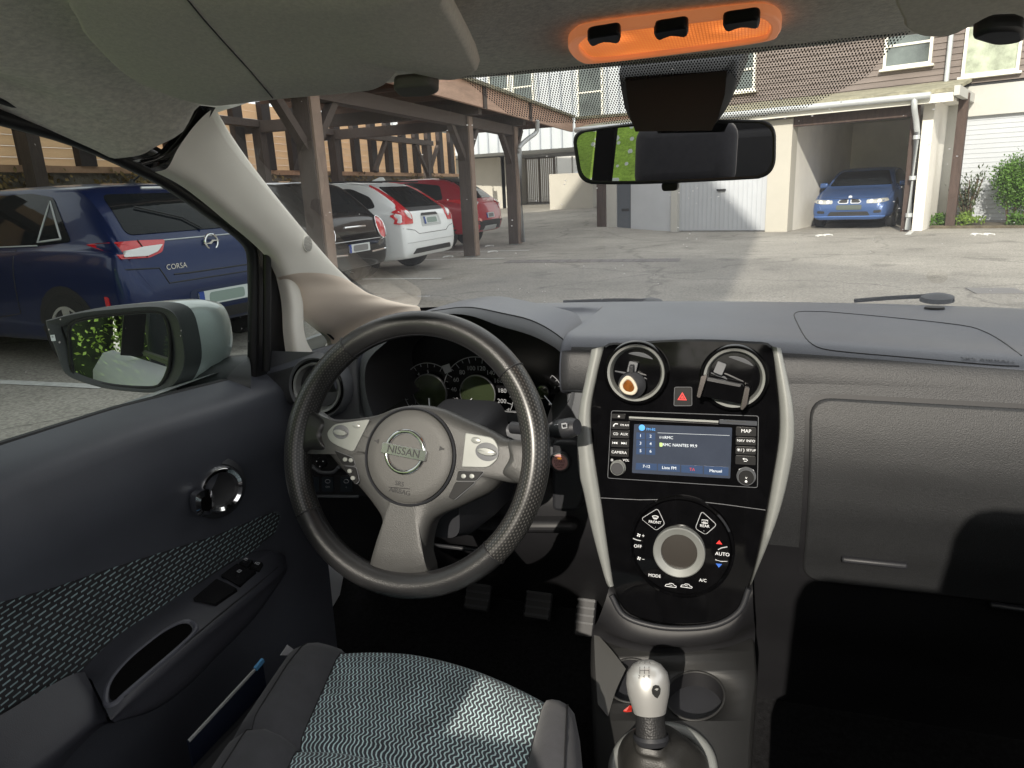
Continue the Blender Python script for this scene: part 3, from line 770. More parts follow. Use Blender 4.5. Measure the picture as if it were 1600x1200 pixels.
# ---- things clipped into the vents (they can be pulled off)
fr = thing('air_freshener', 'cream and black air freshener with amber window clipped in the left round vent', 'air freshener', S(986, 602, 0.012))
def ZZ(zx, zy, off): return S(*Z(zx, zy), off)
mb = MB(); c = ZZ(428, 405, 0.014); mb.lathe([(0.0175, -0.006), (0.0188, 0.002), (0.0175, 0.009), (0.012, 0.0135), (0, 0.0150)], c, (SN + SX * 0.35).normalized(), 32); mb.build('case', fr, m_plastic)
m_cream = mat('cream_gloss', (0.62, 0.56, 0.45), 0.25, coat=0.5)
m_amber = mat('amber_gel', (0.16, 0.055, 0.01), 0.12, emit=((0.5, 0.16, 0.03), 0.10), var=(60, 0.6))
ftri = catmull([ZZ(*q, 0.031) for q in ((360, 385), (400, 348), (440, 372), (466, 430), (440, 468), (385, 460), (355, 425))], 4, closed=True); cF = ZZ(410, 415, 0.031)
mb = MB(); mb.ringprism([p - SN * .006 for p in ftri], [cF + (p - cF) * 0.62 - SN * .006 for p in ftri], SN * 0.009); mb.build('cream_frame', fr, m_cream, bevel=0.0015)
mb = MB(); mb.prism([cF + (p - cF) * 0.66 - SN * .004 for p in ftri], SN * 0.0055); mb.build('amber_window', fr, m_amber, bevel=0.001)
mb = MB(); mb.box(ZZ(432, 305, 0.014), (0.006, 0.02, 0.012)); mb.build('clip', fr, m_plastic, bevel=0.001)
ph = thing('phone_holder', 'empty black phone holder with silver side jaws clipped in the right round vent', 'phone holder', S(1132, 600, 0.015))
mb = MB(); P = rounded([V(Z(*q)) for q in ((868, 345), (1130, 400), (1120, 520), (860, 470))], 3, 4)
mb.prism([S(p.x, p.y, 0.022) for p in P], SN * 0.012); mb.build('cradle', ph, m_piano, bevel=0.002)
mb = MB(); mb.prism([S(p.x, p.y, 0.0345) for p in rounded([V(Z(*q)) for q in ((880, 352), (1115, 402), (1106, 420), (872, 375))], 2, 3)], SN * 0.002); mb.build('pad', ph, m_plastic, bevel=0.0008)
for q in ([(840, 470), (868, 345), (905, 335), (900, 360), (862, 478)], [(1105, 545), (1135, 410), (1165, 415), (1150, 520), (1120, 555)]):
    mb = MB(); P = rounded([V(Z(*p)) for p in q], 2, 3); mb.prism([S(p.x, p.y, 0.024) for p in P], SN * 0.024); mb.build('jaw', ph, mat('gunmetal', (0.22, 0.2, 0.19), 0.18, metal=0.9), bevel=0.002)
mb = MB(); mb.tube([S(*Z(1000, 430), -0.004), S(*Z(1000, 430), 0.024)], 0.009, 20); mb.build('ball_joint', ph, m_plastic)
# ------------------------------------------------------------------ dashboard
def radial(poly, fn, K=5, cen=None):
    """rings from the outline of a flat polygon to its middle, each point passed through fn(x, y)"""
    P = [V((p[0], p[1])) for p in poly]
    c = V(cen) if cen else sum(P, V((0, 0))) / len(P)
    rows = [[fn(*(c + (p - c) * s)) for p in P] for s in [1 - i / K for i in range(K)]]
    return rows, fn(c.x, c.y)
def radial_mesh(mb, poly, fn, K=5, skirt=None, cen=None):
    rows, c = radial(poly, fn, K, cen)
    R = mb.grid(([[skirt(p) for p in rows[0]]] if skirt else []) + rows, closed=True)
    cv = mb.v(c); A = R[-1]; n = len(A)
    for j in range(n): mb.f([A[j], A[(j + 1) % n], cv])

dash = part('dashboard', car)
def wsY(x): return 1.42 - 0.13 * (x / 0.7) ** 2
def brow(x):                    # rear edge of the top pad
    return (0.985, 1.011 - 0.055 * max(0, x - 0.10))
mb = MB(); rows = []
for x in [-.74, -.66, -.56, -.548, -.535, -.42, -.3, -.19, -.178, -.165, -.05, .05, .15, .28, .42, .56, .68, .76]:
    by, bz = brow(x); sy = wsY(x)
    if -.54 < x < -.18: by, bz = 1.16, .998
    rows.append([V((x, sy + .03, .985)), V((x, sy - .02, .999)), V((x, sy * .6 + by * .4, 1.004 + (bz - 1.004) * .25)), V((x, by + .12, bz - .003)), V((x, by + .035, bz)), V((x, by + .006, bz - .006)), V((x, by - .010, bz - .022)), V((x, by - .018, bz - .05)), V((x, by - .012, bz - .075)), V((x, by + .03, bz - .09))])
for r_, x_ in zip(rows, [r[0].x for r in rows]):
    for p_ in r_: p_.z -= .05 * max(0, min(1.4, (-.50 - x_) / .16))
mb.surf(rows, 4, 3)
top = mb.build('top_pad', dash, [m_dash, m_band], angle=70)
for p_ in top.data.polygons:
    if abs(p_.normal.y) > .72 and p_.center.y < 1.1: p_.material_index = 1  # rear-facing roll given a darker tone, shade put into the colour
dash_bvh = BVHTree.FromObject(top, bpy.context.evaluated_depsgraph_get())
def on_dash(px, py, lift=0.0008):
    h, n, i, d = dash_bvh.ray_cast(CAM, ray(px, py).normalized())
    if h is None: return atz(px, py, 1.0)
    if n.dot(ray(px, py)) > 0: n = -n
    return h + n * lift
seam = [(1243, 499), (1241, 491), (1250, 487), (1275, 487), (1300, 488), (1400, 497), (1500, 508), (1535, 517), (1565, 533), (1596, 556)]
mb = MB(); mb.tube([on_dash(*p, 0.0002) for p in catmull([V(p) for p in seam], 3)], 0.0008, 6)
mb.tube([on_dash(*p, 0.0002) for p in catmull([V(p) for p in [(1243, 499), (1252, 517), (1264, 534), (1285, 545), (1330, 551), (1400, 557), (1500, 566), (1560, 571), (1592, 572)]], 3)], 0.0008, 6)
mb.build('airbag_seam', dash, m_deep)
c = on_dash(1543, 563); mb = MB(); mb.text('SRS AIRBAG', c, V((1, 0, -.055)), V((0, 1, 0.02)), 0.011, lift=0.0004); mb.build('airbag_lettering', dash, m_plastic, smooth=False)
c = on_dash(1460, 483); mb = MB(); mb.lathe([(.012, 0), (.011, .003), (0, .004)], c, (0, 0, 1), 20, sx=1.3); mb.build('light_sensor', dash, m_deep)
# lower face of the passenger side, glovebox door proud of it
def faceY(z):
    pts = [(1.0, .972), (.95, .958), (.90, .943), (.86, .937), (.80, .94), (.74, .958), (.68, .985), (.60, 1.02), (.45, 1.10), (.3, 1.16)]
    for (z1, y1), (z0, y0) in zip(pts, pts[1:]):
        if z >= z0: t = (z - z0) / (z1 - z0); t = t * t * (3 - 2 * t) * .35 + t * .65; return y0 + (y1 - y0) * t
    return 1.16
mb = MB(); mb.grid([[V((x, faceY(z) + .007, z)) for x in (.10, .2, .3, .45, .6, .76)] for z in [.96 - i * .03 for i in range(9)]])
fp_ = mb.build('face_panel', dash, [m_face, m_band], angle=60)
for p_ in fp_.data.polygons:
    if p_.center.z > .935: p_.material_index = 1  # top strip given the lighter tone, light put into the colour
mb = MB(); mb.grid([[V((x, faceY(z) + .007, z)) for x in (.10, .2, .3, .45, .6, .76)] for z in [.72 - i * .03 for i in range(15)]])
mb.build('lower_face_panel', dash, m_deep, angle=60)  # shade under the glovebox put in as near-black plastic
gp = rounded([V((.156, .9435)), V((.76, .935)), V((.76, .66)), V((.165, .66))], [.028, .01, .03, .03], 6)
def dense(poly, step):
    out = []
    for a, b in zip(poly, poly[1:] + poly[:1]):
        m = max(1, int((b - a).length / step)); out += [a + (b - a) * (i / m) for i in range(m)]
    return out
gp = dense(gp, .02)
def box_in(x, z): return V((x, faceY(z) - .002, z))
mb = MB(); radial_mesh(mb, gp, box_in, 8, skirt=lambda p: p + V((0, .02, 0)))
# soft rolled edge
gb = mb.build('glovebox_door', dash, m_face, angle=50, bevel=.003)
mb = MB(); gq = dense(rounded([V((.151, .949)), V((.765, .941)), V((.765, .655)), V((.158, .655))], [.032, .01, .03, .03], 6), .02)
radial_mesh(mb, gq, lambda x, z: V((x, faceY(z) + .004, z)), 8); mb.build('glovebox_gap', dash, m_deep)
mb = MB(); h0, h1 = V((.21, faceY(.715) - .004, .715)), V((.29, faceY(.715) - .004, .715)); mb.bar(h0, h1, .016, .008); mb.build('glovebox_catch', dash, m_plastic, bevel=.003)
mb = MB(); mb.bar(V((.40, faceY(.64) - .01, .655)), V((.52, faceY(.64) - .01, .65)), .010, .006); mb.build('lower_tray_lip', dash, m_plastic, bevel=.002)
# driver-side face
mb = MB(); rows = []
for x in (-.74, -.66, -.60, -.57, -.53, -.52, -.42, -.34, -.25, -.18, -.172, -.12):
    lo = -.525 < x < -.175
    rows.append([V((x, 1.00, .975 if not lo else .868)), V((x, .99, .93 if not lo else .866)), V((x, .985, .88 if not lo else .860)), V((x, .985, .83)), V((x, 1.0, .80)), V((x, 1.05, .79))])
mb.surf(rows, 3, 3); mb.build('driver_face_panel', dash, m_plastic_mid, angle=60)
mb = MB(); mb.grid([[V((x, y, z)) for x in (-.74, -.5, -.3, -.1)] for y, z in ((1.04, .80), (1.0, .78), (.985, .74), (1.0, .68), (1.06, .60), (1.15, .5), (1.3, .35), (1.5, .3))]); mb.build('knee_panel', dash, m_deep, angle=60)
mb = MB(); mb.bar(aty(664, 850, .985), aty(748, 860, .985), .006, .006); mb.build('knee_panel_lip', dash, m_plastic, bevel=.002)
mb = MB(); mb.bar(aty(740, 815, .99), aty(905, 815, .99), .05, .02); mb.build('column_lower_cover', dash, m_deep, bevel=.008)
# switch row low on the left
mb = MB(); q = rounded([aty(x, y, .968) for x, y in ((488, 742), (590, 744), (590, 776), (493, 776))], .006, 3); mb.prism(q, V((0, .03, 0))); mb.build('switch_row', dash, m_deep, bevel=.002)
mb = MB(); mb.bar(aty(490, 775, .966), aty(560, 776, .966), .006, .004); mb.tube(catmull([aty(x, y, .966) for x, y in ((486, 727), (500, 737), (520, 738), (530, 729))], 4), .0035, 8); mb.build('switch_row_lip', dash, m_plastic_mid, bevel=.001)
for x, t in ((496, ''), (512, 'OFF'), (541, 'o')):
    mb = MB(); a, w = (484, 498) if x == 496 else (x - 9, x + 9), 0
    mb.prism([aty(p, y, .966) for p, y in ((a[0], 746), (a[1], 746), (a[1], 768), (a[0], 768))], V((0, .008, 0))); mb.mi = 1
    if t: mb.text(t, aty(x, 761, .9655), V((1, 0, 0)), V((0, 0, 1)), .0048); mb.tube([aty(x + 4 * math.cos(i), 752 + 3 * math.sin(i), .9655) for i in range(7)], .0004, 5)
    mb.build('switch', dash, [mat('switch_blue_black', (.02, .027, .035), .4), m_dimwhite], smooth=False)
mb = MB(); mb.lathe([(.010, 0), (.009, .006), (0, .008)], aty(504, 722, .968), V((0, -1, 0)), 24); mb.mi = 1
for dx, dy in ((-5, -4), (5, -4), (0, 4)): mb.lathe([(.0009, .0085), (0, .009)], aty(504 + dx, 722 + dy, .968), V((0, -1, 0)), 8)
mb.build('mirror_adjuster', dash, [m_button, m_white])
# start button by the stack
mb = MB(); P = rounded([aty(x, y, .958) for x, y in ((862, 688), (908, 690), (916, 772), (905, 800), (862, 800))], .012, 4); mb.prism(P, V((0, .05, 0))); mb.build('start_panel', dash, m_plastic, bevel=.006, seg=3)
sb = part('start_button', car)
c = aty(876, 721, .956)
mb = MB(); mb.lathe([(.0165, 0), (.0165, .004), (.0145, .006), (.0130, .004)], c, V((0, -1, .1)), 40); mb.build('bezel', sb, m_plastic)
mb = MB(); mb.lathe([(.0135, .002), (.0135, .0052), (.0125, .0060)], c, V((0, -1, .1)), 40); mb.build('ring', sb, m_silver)
mb = MB(); mb.lathe([(.0126, .004), (.0115, .0056), (0, .006)], c, V((0, -1, .1)), 40); mb.mi = 1
mb.text('START', c + V((0, -.0064, .002)), V((1, 0, 0)), V((0, 0, 1)), .0058); mb.text('STOP', c + V((0, -.0064, -.0035)), V((1, 0, 0)), V((0, 0, 1)), .0058); mb.bar(c + V((-.004, -.0064, -.0072)), c + V((.004, -.0064, -.0072)), .0006, .0006)
mb.mi = 2; mb.prism(rounded([c + V((a, -.0062, .0072 + b)) for a, b in ((-.003, -.0012), (.003, -.0012), (.003, .0012), (-.003, .0012))], .001, 3), V((0, -.0006, 0)))
mb.build('button', sb, [mat('start_red', (.60, .33, .31), .35), mat('start_text', (.12, .05, .06), .5), mat('start_lamp', (.7, .3, .05), .4, emit=((1, .4, .05), .4))], smooth=False)
# left round vent
def LF(px, py, off): return aty(px, py, .972 - off)
vl, cl = round_vent(500, 604, .0475, LF, V((.06, -1, .06)).normalized(), V((0, 0, 1)), dash)
mb = MB(); mb.lathe([(.054, -.03), (.0535, .004), (.050, .012), (.046, .010)], aty(500, 604, .972), V((.06, -1, .06)), 56); mb.build('vent_pod', dash, m_plastic_mid)
mb = MB(); mb.lathe([(.034, 0), (.02, .004), (0, .005)], aty(500, 604, .975), V((.06, -1, .06)), 40); mb.build('flap', vl, m_plastic_mid)

# ---- instrument hood: lip, cave and dial face
outer = [(569, 650), (564, 620), (562, 585), (566, 556), (592, 527), (630, 500), (666, 488), (696, 483), (720, 480), (745, 481), (780, 488), (830, 500), (870, 522), (896, 548), (906, 578), (906, 614), (898, 646), (880, 665)]
inner = [(584, 652), (574, 624), (570, 590), (576, 562), (602, 536), (640, 508), (670, 495), (696, 491), (720, 491), (745, 496), (780, 509), (830, 524), (868, 544), (888, 566), (895, 594), (889, 626), (870, 652), (850, 668)]
def oY(i): t = i / 17; return .985 + .05 * math.sin(math.pi * t)
PO = [aty(*p, oY(i)) for i, p in enumerate(outer)]
PI_ = [aty(*p, oY(i) - .022) for i, p in enumerate(inner)]
cc2 = V((-.36, 0, .925))
PB = []
for i, p in enumerate(PI_):
    q = V((p.x, 0, p.z)) - cc2; q = cc2 + q * .86; PB.append(V((q.x, 1.115, q.z)))
POb = [p + V((0, .14, -.004)) for p in PO]; POc = []
for p in PO:
    q = V((p.x, 0, p.z)) - V((-.36, 0, .80)); POc.append(V((-.36 + q.x * .96, 1.36, min(.80 + q.z * .80, .990))))
mb = MB()
PIm = [a * .45 + b * .55 + V((0, -.006, 0)) for a, b in zip(PO, PI_)]
C = [catmull(r, 4) for r in (PB, [a * .5 + b * .5 for a, b in zip(PB, PI_)], PI_)]
mb.grid(C); mb.build('hood_cave', dash, m_deep, angle=60)
mb = MB(); C = [catmull(r, 4) for r in (PI_, PIm, PO)]; mb.grid(C); mb.build('hood_lip', dash, m_plastic_mid, angle=60)
mb = MB(); C = [catmull([p + V((0, .002, 0)) for p in PO], 4), catmull([p + V((0, .05, .0)) for p in PO], 4), catmull(POb, 4), catmull(POc, 4)]; mb.grid(C); mb.build('hood_top', dash, m_dash, angle=60)
mb = MB(); mb.tube(catmull([p + V((0, -.001, 0)) for p in PO[5:]], 4), .0009, 6); mb.build('hood_seam', dash, m_deep)
clus = part('instrument_cluster', car)
mb = MB(); pb = catmull(PB, 3); pb = [p + V((0, -.001, 0)) for p in pb]; mb.poly(pb); mb.build('dial_face', clus, mat('dial_face', (.006, .006, .007), .25), smooth=False)
def CF(px, py, off=0): return aty(px, py, 1.105 - off)
m_dial = mat('dial_ring', (.16, .165, .17), .4, metal=.5)
m_glow = mat('dial_glass', (.03, .04, .02), .03, spec=1.0)
m_mark = mat('dial_mark', (.30, .31, .33), .5)
def dial(cx, cy, rpx, rin, a0, a1, nums, name, needle, mid):
    c = CF(cx, cy); R = (CF(cx + rpx, cy) - CF(cx - rpx, cy)).length / 2; r2 = (CF(cx + rin, cy) - CF(cx - rin, cy)).length / 2
    d = part(name, clus); X, Y, Nn = V((1, 0, 0)), V((0, 0, 1)), V((0, -1, 0))
    mb = MB(); mb.tube([c + X * R * math.cos(a0 + (a1 - a0) * i / 60) + Y * R * math.sin(a0 + (a1 - a0) * i / 60) for i in range(61)], .0007, 6)
    for i in range(len(nums) * 2 - 1):
        a = a0 + (a1 - a0) * i / (len(nums) * 2 - 2); dv = X * math.cos(a) + Y * math.sin(a)
        mb.bar(c + dv * R * .98, c + dv * R * (.84 if i % 2 == 0 else .9), .0008, .0008, up=Nn)
        if i % 2 == 0 and nums[i // 2]: mb.text(nums[i // 2], c + dv * R * .70 + Nn * .001, X, Y, R * .17)
    mb.build('scale', d, m_mark, smooth=False)
    mb = MB(); mb.lathe([(r2, 0), (r2 * .98, .003), (r2 * .9, .0035), (0, .004)], c, Nn, 40); mb.build('centre_lens', d, m_glow)
    mb = MB(); mb.lathe([(r2 * 1.03, 0), (r2 * 1.03, .004), (r2 * .985, .0045), (r2 * .98, 0)], c, Nn, 48); mb.build('centre_ring', d, m_dial)
    mb = MB(); dv = X * math.cos(needle) + Y * math.sin(needle); mb.bar(c + dv * R * .2 + Nn * .006, c + dv * R * .92 + Nn * .006, .0012, .001, up=Nn); mb.build('needle', d, m_white)
dial(672, 612, 42, 26, math.radians(215), math.radians(60), ['1', '2', '3', '4', '5', ''], 'rev_counter', math.radians(268), 0)
dial(747, 614, 54, 27, math.radians(222), math.radians(-40), ['0', '20', '40', '60', '80', '100', '120', '140', '160', '180', '200', '220'], 'speedometer', math.radians(222), 0)
dial(848, 612, 30, 10, math.radians(60), math.radians(-60), ['', 'F', '', 'E'], 'fuel_gauge', math.radians(-50), 0)
mb = MB(); mb.bar(CF(700, 646, .01), CF(830, 652, .01), .006, .02); mb.build('face_lip', clus, m_plastic_mid, bevel=.002)
mb = MB(); mb.text('P', CF(795, 640, .012), V((1, 0, 0)), V((0, 0, 1)), .006); mb.prism([CF(x, y, .008) for x, y in ((690, 572), (702, 568), (706, 580), (696, 584))], V((0, -.001, 0))); mb.build('warning_symbols', clus, m_mark, smooth=False)
# ------------------------------------------------------------------ windscreen, pillars, roof
def hdY(x): return .83 - .055 * (x / .58) ** 2
def hdz(x): return 1.347 - .012 * (x / .58) ** 2
m_ws = glass('windscreen_glass', (0.93, 0.96, 0.95), .05, haze=.028, dust=.9, rs=.38)
m_win = glass('door_glass', (0.60, 0.66, 0.65), 0.03, haze=.004, dust=.35, rs=.2)
def ws(u, t):
    """u -1..1 across, t 0 base .. 1 header"""
    x0, x1 = .72 * u, .60 * u
    x = x0 + (x1 - x0) * t; y0, y1 = wsY(x0), hdY(x1)
    y = y0 + (y1 - y0) * t; z = .985 + (hdz(x1) - .985) * t + .018 * math.sin(math.pi * t)
    return V((x, y, z))
mb = MB(); mb.grid([[ws(-1 + i / 15, j / 14) for i in range(31)] for j in range(15)])
wscr = mb.build('windscreen', car, m_ws, angle=80)
# dotted black band printed along the top of the glass, and the black edge band at its foot
m_frit = bpy.data.materials.new('dotted_band'); m_frit.use_nodes = True
_n = m_frit.node_tree.nodes; _l = m_frit.node_tree.links; _b = _n['Principled BSDF']; _b.inputs['Base Color'].default_value = (.008, .008, .01, 1); _b.inputs['Roughness'].default_value = .5
_tc = _n.new('ShaderNodeTexCoord'); _s = _n.new('ShaderNodeSeparateXYZ'); _l.new(_tc.outputs['UV'], _s.inputs[0])
_row = math_node(_n, _l, 'FLOOR', _s.outputs['Y']); _od = math_node(_n, _l, 'MULTIPLY', math_node(_n, _l, 'MODULO', _row, 2.0), .5)
_fx = math_node(_n, _l, 'SUBTRACT', math_node(_n, _l, 'FRACT', math_node(_n, _l, 'ADD', _s.outputs['X'], _od)), .5)
_fy = math_node(_n, _l, 'MULTIPLY', math_node(_n, _l, 'SUBTRACT', math_node(_n, _l, 'FRACT', _s.outputs['Y']), .5), .6)
_d = math_node(_n, _l, 'ADD', math_node(_n, _l, 'MULTIPLY', _fx, _fx), math_node(_n, _l, 'MULTIPLY', _fy, _fy))
_a = math_node(_n, _l, 'LESS_THAN', _d, .066); _l.new(_a, _b.inputs['Alpha'])
def band_pt(u, t): return ws(u, t) + V((0, -.003, -.004))
mb = MB(); uvl = mb.bm.loops.layers.uv.new('UVMap')
def pix(p):
    q = CM.transposed() @ (V(p) - CAM); return (IW / 2 + FPX * q.x / -q.z, IH / 2 - FPX * q.y / -q.z)
_edge = [(690, 95), (735, 118), (790, 172), (850, 188), (960, 188), (1060, 190), (1150, 186), (1250, 165), (1310, 140), (1360, 110), (1395, 68), (1410, 40)]
_low = []
for ex, ey in _edge:
    best = min((((pix(ws(-.6 + i * .025, j * .02))[0] - ex) ** 2 + (pix(ws(-.6 + i * .025, j * .02))[1] - ey) ** 2, -.6 + i * .025, j * .02) for i in range(49) for j in range(30, 55)))
    _low.append((best[1], min(1.04, best[2])))
_low.sort()
def lowt(u):      # lower edge of the dotted band, as a fraction up the glass
    for (a, b), (c, d) in zip(_low, _low[1:]):
        if a <= u <= c and c > a: return b + (d - b) * (u - a) / (c - a)
    return 1.04
us = [_low[0][0] + i * (_low[-1][0] - _low[0][0]) / 60 for i in range(61)]
R = [[mb.v(band_pt(u, lowt(u) + (1.04 - lowt(u)) * j / 8)) for u in us] for j in range(9)]
for j in range(8):
    for i in range(60):
        vs = [R[j][i], R[j][i + 1], R[j + 1][i + 1], R[j + 1][i]]
        if len({v.co.to_tuple(6) for v in vs}) < 4: continue
        f = mb.bm.faces.new(vs)
        for lp in f.loops:
            p = lp.vert.co; lp[uvl].uv = (p.x / .0031, (p.y * .86 - p.z * .5) / .0040)
mb.build('dotted_band', wscr, m_frit, recalc=False)
mb = MB(); mb.grid([[ws(-1 + i / 20, t) + V((0, -.002, -.003)) for i in range(41)] for t in (0, .022, .040)]); mb.build('edge_band', wscr, m_deep, angle=80)
mb = MB(); mb.text('SEKURIT', atp(662, 463, ws(-.75, .15), V((0, -.5, 1))), V((1, 0, 0)), V((0, .9, .45)), .007); mb.build('glass_mark', wscr, m_dimwhite, smooth=False)
# roof lining
_a, _b = atx(0, 150, -.625), atx(240, 254, -.625); YR0, ZR0, YR1, ZR1 = _a.y, _a.z, _b.y, _b.z
def zc(y): return 1.347 + .075 * (.83 - y) if y > .2 else 1.394 + .02 * min(1, (.2 - y))
def zr(y):
    z = ZR0 + (ZR1 - ZR0) * (y - YR0) / (YR1 - YR0)
    return min(z, zc(y) - .03)
mb = MB(); ys = [.84, .80, .74, .66, .56, .45, .38, .30, .24, .2]; rows = []
for y in ys:
    XS = (0, .2, .34, .45, .52, .565, .60, .625, .66); yy = [y - q * max(0, (y - .5) / .34) for q in (0, .015, .05, .11, .135, .125, .13, .130, .135)]
    half = []
    for k, (x, w) in enumerate(zip(XS, yy)):
        a, b = zc(w), zr(w); half.append((x, (a, a - .001, a - .004, a - .012, a - .025, (a - .03) * .5 + b * .5, b + .008, b, b - .004)[k]))
    rows.append([V((-x, w, z)) for (x, z), w in reversed(list(zip(half, yy)))] + [V((x, w, z)) for (x, z), w in list(zip(half, yy))[1:]])
# rolled front edge
fr_ = [p + V((0, .012, .006)) for p in rows[0]]; rows = [[p + V((0, .010, .03)) for p in rows[0]], fr_] + rows
mb.surf(rows, 3, 3); mb.build('headliner', car, m_headliner, angle=75)
mb = MB(); mb.grid([[V((x, y, 1.46 - .05 * (x / .6) ** 2 - (.07 if y > .7 else 0))) for x in (-.66, -.5, -.25, 0, .25, .5, .66)] for y in (.84, .6, .4, .3, .2)]); mb.build('roof_skin', car, m_shell, angle=70)
mb = MB(); mb.grid([[V((x, y, z)) for y in (.24, .05, -.2)] for x, z in ((-.50, 1.395), (-.56, 1.385), (-.60, 1.37), (-.625, 1.362), (-.66, 1.36), (-.665, 1.43))]); mb.build('roof_side_lining', car, m_headliner, angle=75)
# ---- sun visors
VP0 = V((0, .62, 1.312)); VN = V((0, -.26, -1)).normalized()     # underside faces the driver
def vis(px, py, off=0): return atp(px, py, VP0 + VN * off, VN)
vz = part('sun_visor', car)
vp = [(122, 30), (150, -30), (660, -30), (692, 4), (742, 96), (740, 112), (718, 122), (692, 121), (668, 110), (645, 106), (622, 110), (607, 126), (592, 136), (560, 142), (430, 154), (340, 164), (305, 160), (262, 148), (205, 122), (160, 82)]
vv = catmull([V(p) for p in vp], 3, closed=True)
mb = MB(); cen = vis(430, 60)
F = [vis(p.x, p.y) for p in vv]
mb.grid([[p - VN * .014 for p in F], [cen + (p - cen) * 1.012 - VN * .007 for p in F], F, [cen + (p - cen) * .975 + VN * .002 for p in F], [cen + (p - cen) * .5 + VN * .0025 for p in F]], closed=True)
mb.poly([cen + (p - cen) * .5 + VN * .0025 for p in F]); mb.poly([p - VN * .014 for p in reversed(F)])
mb.build('flap', vz, m_visor, angle=50)
mb = MB(); mb.tube([vis(*p, .0026) for p in ((285, -10), (318, 30), (350, 66), (392, 112), (426, 153))], .0006, 6); mb.build('seam', vz, m_deep)
mb = MB(); P = rounded([vis(x, y, -.004) for x, y in ((612, 116), (676, 110), (690, 124), (668, 131), (625, 132))], .008, 4); mb.prism(P, VN * .012); mb.build('visor_clip', car, mat('clip_grey', (.12, .115, .105), .6, bump=(900, .2)), bevel=.003, seg=3)
vz2 = part('sun_visor', car)
vp2 = [(1412, 28), (1420, -40), (1760, -60), (1800, 40), (1640, 38), (1602, 24), (1575, 16), (1545, 22), (1515, 38), (1480, 54), (1440, 54), (1420, 44)]
vv = catmull([V(p) for p in vp2], 3, closed=True); F = [vis(p.x, p.y) for p in vv]; cen = vis(1560, -20); mb = MB()
mb.grid([[p - VN * .014 for p in F], [cen + (p - cen) * 1.012 - VN * .007 for p in F], F, [cen + (p - cen) * .96 + VN * .002 for p in F]], closed=True); mb.poly([cen + (p - cen) * .96 + VN * .002 for p in F]); mb.poly([p - VN * .014 for p in reversed(F)])
mb.build('flap', vz2, m_visor, angle=50)
mb = MB(); mb.prism(rounded([vis(x, y, -.006) for x, y in ((1515, 34), (1545, 20), (1600, 18), (1605, 40), (1560, 48))], .008, 4), VN * .012); mb.build('visor_clip', car, m_plastic, bevel=.003)
# ---- courtesy light
HN = V((0, -.075, -1)).normalized(); HP = V((0, .83, 1.347))
def hl(px, py, off=0): return atp(px, py, HP + HN * off, HN)
lamp = part('courtesy_light', car)
lo = catmull([V(p) for p in [(888, 60), (896, 44), (925, 33), (1050, 17), (1170, 4), (1205, 5), (1221, 18), (1218, 36), (1195, 48), (1060, 68), (935, 83), (905, 80)]], 5, closed=True)
lc = V((1055, 43)); li = [lc + (p - lc) * .90 + V((0, 1)) for p in lo]
m_orange_frame = mat('lamp_frame', (.55, .34, .24), .4, emit=((1.0, .30, .10), .32))
mb = MB(); mb.ringprism([hl(p.x, p.y, .001) for p in lo], [hl(p.x, p.y, .001) for p in li], HN * .010); mb.build('frame', lamp, m_orange_frame, bevel=.003, seg=3)
m_lens = mat('lamp_lens', (.6, .25, .1), .35)
_N, _L, _B = nodes(m_lens)
_tc = _N.new('ShaderNodeTexCoord'); _s = _N.new('ShaderNodeSeparateXYZ'); _L.new(_tc.outputs['Object'], _s.inputs[0])
_gx = math_node(_N, _L, 'ABSOLUTE', math_node(_N, _L, 'SUBTRACT', math_node(_N, _L, 'FRACT', math_node(_N, _L, 'MULTIPLY', _s.outputs['X'], 1 / .0028)), .5))
_gy = math_node(_N, _L, 'ABSOLUTE', math_node(_N, _L, 'SUBTRACT', math_node(_N, _L, 'FRACT', math_node(_N, _L, 'MULTIPLY', _s.outputs['Y'], 1 / .006)), .5))
_g = math_node(_N, _L, 'MULTIPLY', math_node(_N, _L, 'LESS_THAN', _gx, .34), math_node(_N, _L, 'LESS_THAN', _gy, .36))
_no = _N.new('ShaderNodeTexNoise'); _no.inputs['Scale'].default_value = 22; _L.new(_tc.outputs['Object'], _no.inputs['Vector'])
_e = math_node(_N, _L, 'MULTIPLY_ADD', _g, .38, .42); _e = math_node(_N, _L, 'MULTIPLY', _e, math_node(_N, _L, 'MULTIPLY_ADD', _no.outputs['Fac'], 1.0, .55))
for _x, _y in ((962, 54), (1049, 47), (1138, 38)):
    _vd = _N.new('ShaderNodeVectorMath'); _vd.operation = 'DISTANCE'; _L.new(_tc.outputs['Object'], _vd.inputs[0]); _vd.inputs[1].default_value = hl(_x, _y, .004)
    _mr = _N.new('ShaderNodeMapRange'); _mr.inputs['From Min'].default_value = 0; _mr.inputs['From Max'].default_value = .026; _mr.inputs['To Min'].default_value = 1.1; _mr.inputs['To Max'].default_value = 0; _L.new(_vd.outputs['Value'], _mr.inputs['Value'])
    _e = math_node(_N, _L, 'ADD', _e, math_node(_N, _L, 'MULTIPLY', math_node(_N, _L, 'POWER', _mr.outputs['Result'], 2.0), math_node(_N, _L, 'MULTIPLY_ADD', _g, .5, .5)))
_B.inputs['Emission Color'].default_value = (1.0, .25, .05, 1); _L.new(_e, _B.inputs['Emission Strength'])
mb = MB(); mb.prism([hl(p.x, p.y, .002) for p in li], HN * .005); lens = mb.build('lens', lamp, m_lens, smooth=False)
m_bulb = mat('bulb_glow', (1, .6, .2), .3, emit=((1, .42, .10), 1.6)); m_spark = mat('bulb_spark', (1, .9, .6), .3, emit=((1, .8, .4), 5))
for x, y, w in ((935, 64, 30), (1050, 54, 36), (1155, 44, 38)):
    pass
